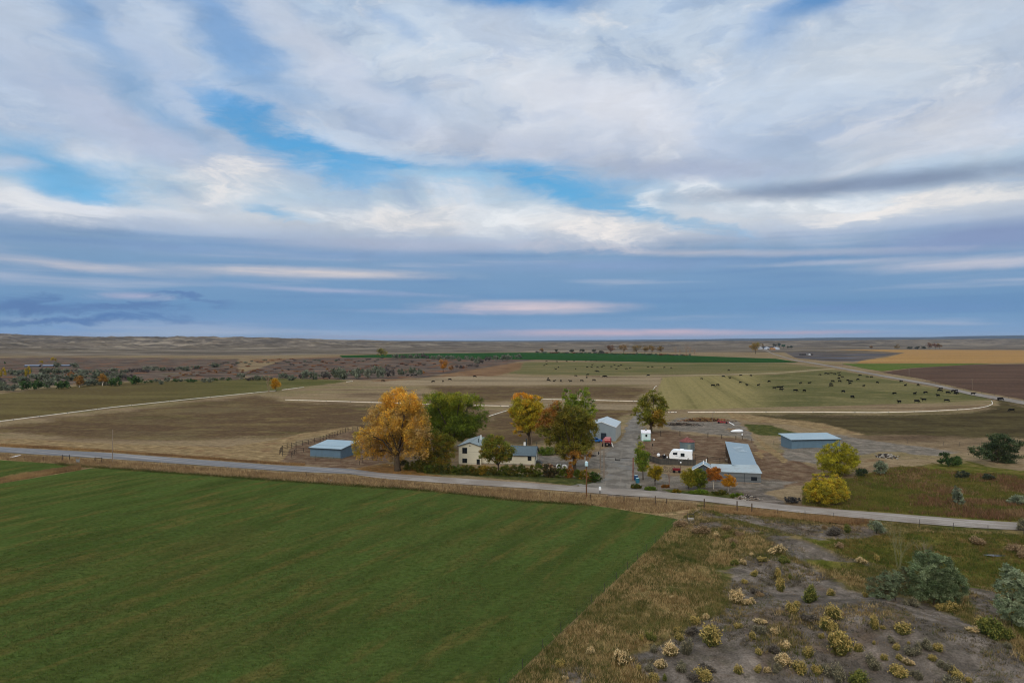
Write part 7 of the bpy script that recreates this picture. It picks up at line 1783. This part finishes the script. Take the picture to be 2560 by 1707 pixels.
# irrigation headgate at the field corner, culvert lid
q = G(1727, 1300)
t = thing('headgate', 'small pale concrete headgate at the corner of the green field', 'headgate', (q.x, q.y, q.z))
b_ = MB(); b_.box(-0.5, 0.5, -0.3, 0.3, 0, 0.35); b_.build('base', M_conc, t)
b_ = MB(); b_.box(-0.6, -0.53, -0.05, 0.05, 0, 1.1); b_.box(0.53, 0.6, -0.05, 0.05, 0, 1.1); b_.box(-0.53, 0.53, -0.05, 0.05, 1.02, 1.1); b_.build('frame', M_rail, t)
q = G(1740, 1284); b_ = MB(); b_.slab((-0.7, -0.3, 0.15), (0.6, 0.4, 0.7), (0.7, 0.6, 0.7), (-0.6, -0.1, 0.15), 0.06); o = b_.build('plank', M_palepole); o.location = q; tag(o, 'pale plank lying tilted at the end of the green ditch', 'plank')
q = G(36, 1144); b_ = MB(); b_.slab((-1.0, -0.8, 0.2), (0.8, -0.8, 0.45), (1.1, 0.9, 0.6), (-0.6, 0.9, 0.35), 0.05); o = b_.build('metal_sheet', M_white); o.location = q; tag(o, 'white metal sheet lying on the left ditch bank', 'metal sheet')
q = G(826, 1203); b_ = MB(); b_.box(-0.4, 0.4, -0.2, 0.2, 0, 0.25); b_.tube([(-0.4, 0, 0.25), (-0.4, 0, 0.8)], 0.04, 5); o = thing('culvert', 'small pale concrete culvert head in the ditch below the orange cottonwood', 'culvert', (q.x, q.y, 0)); b_.build('head_wall', M_conc, o)
q = G(194, 1158); o = thing('ditch_gate', 'small pale metal ditch gate at the crossing of the left ditches', 'ditch gate', (q.x, q.y, 0)); b_ = MB(); b_.box(-0.4, 0.4, -0.05, 0.05, 0.2, 1.0); b_.box(-0.45, -0.4, -0.06, 0.06, 0, 1.3); b_.box(0.4, 0.45, -0.06, 0.06, 0, 1.3); b_.build('plate', M_metal, o)
# pond glint
q = G(2492, 1390); b_ = MB()
ring = [(1.5 * cos(a) * (1 + .3 * sin(3 * a)), 0.6 * sin(a) * (1 + .25 * cos(2 * a)), 0) for a in [2 * pi * i / 24 for i in range(24)]]
b_.add(ring, [tuple(range(24))])
m_w, n = mat('still_water', 0.04, 0.6); n.put(n.b.inputs['Base Color'], (0.02, 0.03, 0.035, 1))
o = b_.build('water', m_w, kind='structure'); o.location = q + Vector((0, 0, 0.12))

# ================================================================= far buildings
def far_building(label, x, y, wpx, hpx, dpx, mw, mr, along='x', rz=0.0, group='distant farm buildings', door=False):
    q = G(x, y); k = q.y / F
    t = thing('farm_building', label, 'building', q, rz, group)
    W_, H_ = wpx * k, hpx * k
    gable(t, -W_ / 2, W_ / 2, 0, dpx * k, H_ * 0.62, H_, along, mw, mr, 0.3, 0.2)
    if door:
        d_ = MB(); d_.box(-W_ * .12, W_ * .18, -0.12, 0.0, 0, H_ * .45); d_.build('door', M_black, t)
    return t
M_fw = simple('far_white_wall', al(168, 176, 188), 0.7, 0.2, vary=0.05)
M_fd = simple('far_dark_roof', al(44, 48, 58), 0.8, 0.2, vary=0.1)
M_ft = simple('far_tan_wall', al(140, 104, 66), 0.8, 0.2, vary=0.1)
far_building('small white gabled barn at the left of the distant farm', 1902.5, 873, 10, 6.0, 14, M_fw, M_fw, 'y', 0.4)
far_building('dark roofed low building in the middle of the distant farm', 1917, 870, 16, 4.0, 10, M_fd, M_fd)
far_building('white building with a dark doorway in the distant farm', 1920, 873.5, 11, 6, 12, M_fw, M_fw, 'y', 0, door=True)
far_building('long dark shed at the back of the distant farm', 1934, 871, 16, 4.0, 10, M_fd, M_fd)
far_building('tan shed in front of the long dark shed of the distant farm', 1933, 874.5, 12, 5, 10, M_ft, M_ft)
far_building('white building at the right end of the distant farm', 1945.5, 874, 9, 6, 14, M_fw, M_fw, 'y', 0.35)
M_fb = simple('far_blue_roof', al(118, 130, 150), 0.5, 0.4, vary=0.1)
far_building('long low blue-roofed building at far left, left one of three', 78, 917, 36, 4.5, 10, M_fd, M_fb, group='blue-roofed buildings at far left')
far_building('long low blue-roofed building at far left, middle one of three', 118, 917, 26, 4.5, 10, M_fd, M_fb, group='blue-roofed buildings at far left')
far_building('long low blue-roofed building at far left, right one of three', 161, 916, 22, 3.5, 10, M_fd, M_fb, group='blue-roofed buildings at far left')
for i, (x, w_, col) in enumerate([(2002, 5, M_black), (2008, 6, M_black), (2014, 4, M_black), (2019, 5, M_metal), (2025, 4, M_white), (2030, 6, M_black)]):
    q = G(x, 888); k = q.y / F
    b_ = MB(); b_.prism([(-w_ * k / 2, 0.5), (w_ * k / 2, 0.5), (w_ * k / 2, 1.8), (w_ * k * .2, 2.6), (-w_ * k * .4, 2.6), (-w_ * k / 2, 1.8)], 0, 3)
    o = thing('parked_trailer', 'distant parked farm trailer on the dark feed ground, %s' % fromleft(i), 'trailer', q, 0, 'parked farm trailers on the dark feed ground'); b_.build('body', col, o)
    b_ = MB(); b_.tube([(-w_ * k * .3, -0.1, 0.5), (-w_ * k * .3, 0.2, 0.5)], 0.5, 12); b_.build('wheel', M_black, o)
    b_ = MB(); b_.tube([(w_ * k * .3, -0.1, 0.5), (w_ * k * .3, 0.2, 0.5)], 0.5, 12); b_.build('wheel', M_black, o)

# ================================================================= air
hz = bpy.data.materials.new('haze_air'); hz.use_nodes = True
nh_ = NT(hz.node_tree)
pv = nh_.node('ShaderNodeVolumePrincipled', Density=2.8e-5, Anisotropy=0.0)
pv.inputs['Color'].default_value = (0.62, 0.76, 0.95, 1)
oo = nh_.node('ShaderNodeOutputMaterial'); nh_.t.links.new(pv.outputs[0], oo.inputs['Volume'])
zmin = float(TZ.min()) - 1.0; zmax = max(float(TZ.max()), H) + 12.0
b_ = MB(); b_.box(-30500, 30500, -30500, 30500, zmin, zmax)
o = b_.build('haze', hz, kind='stuff')
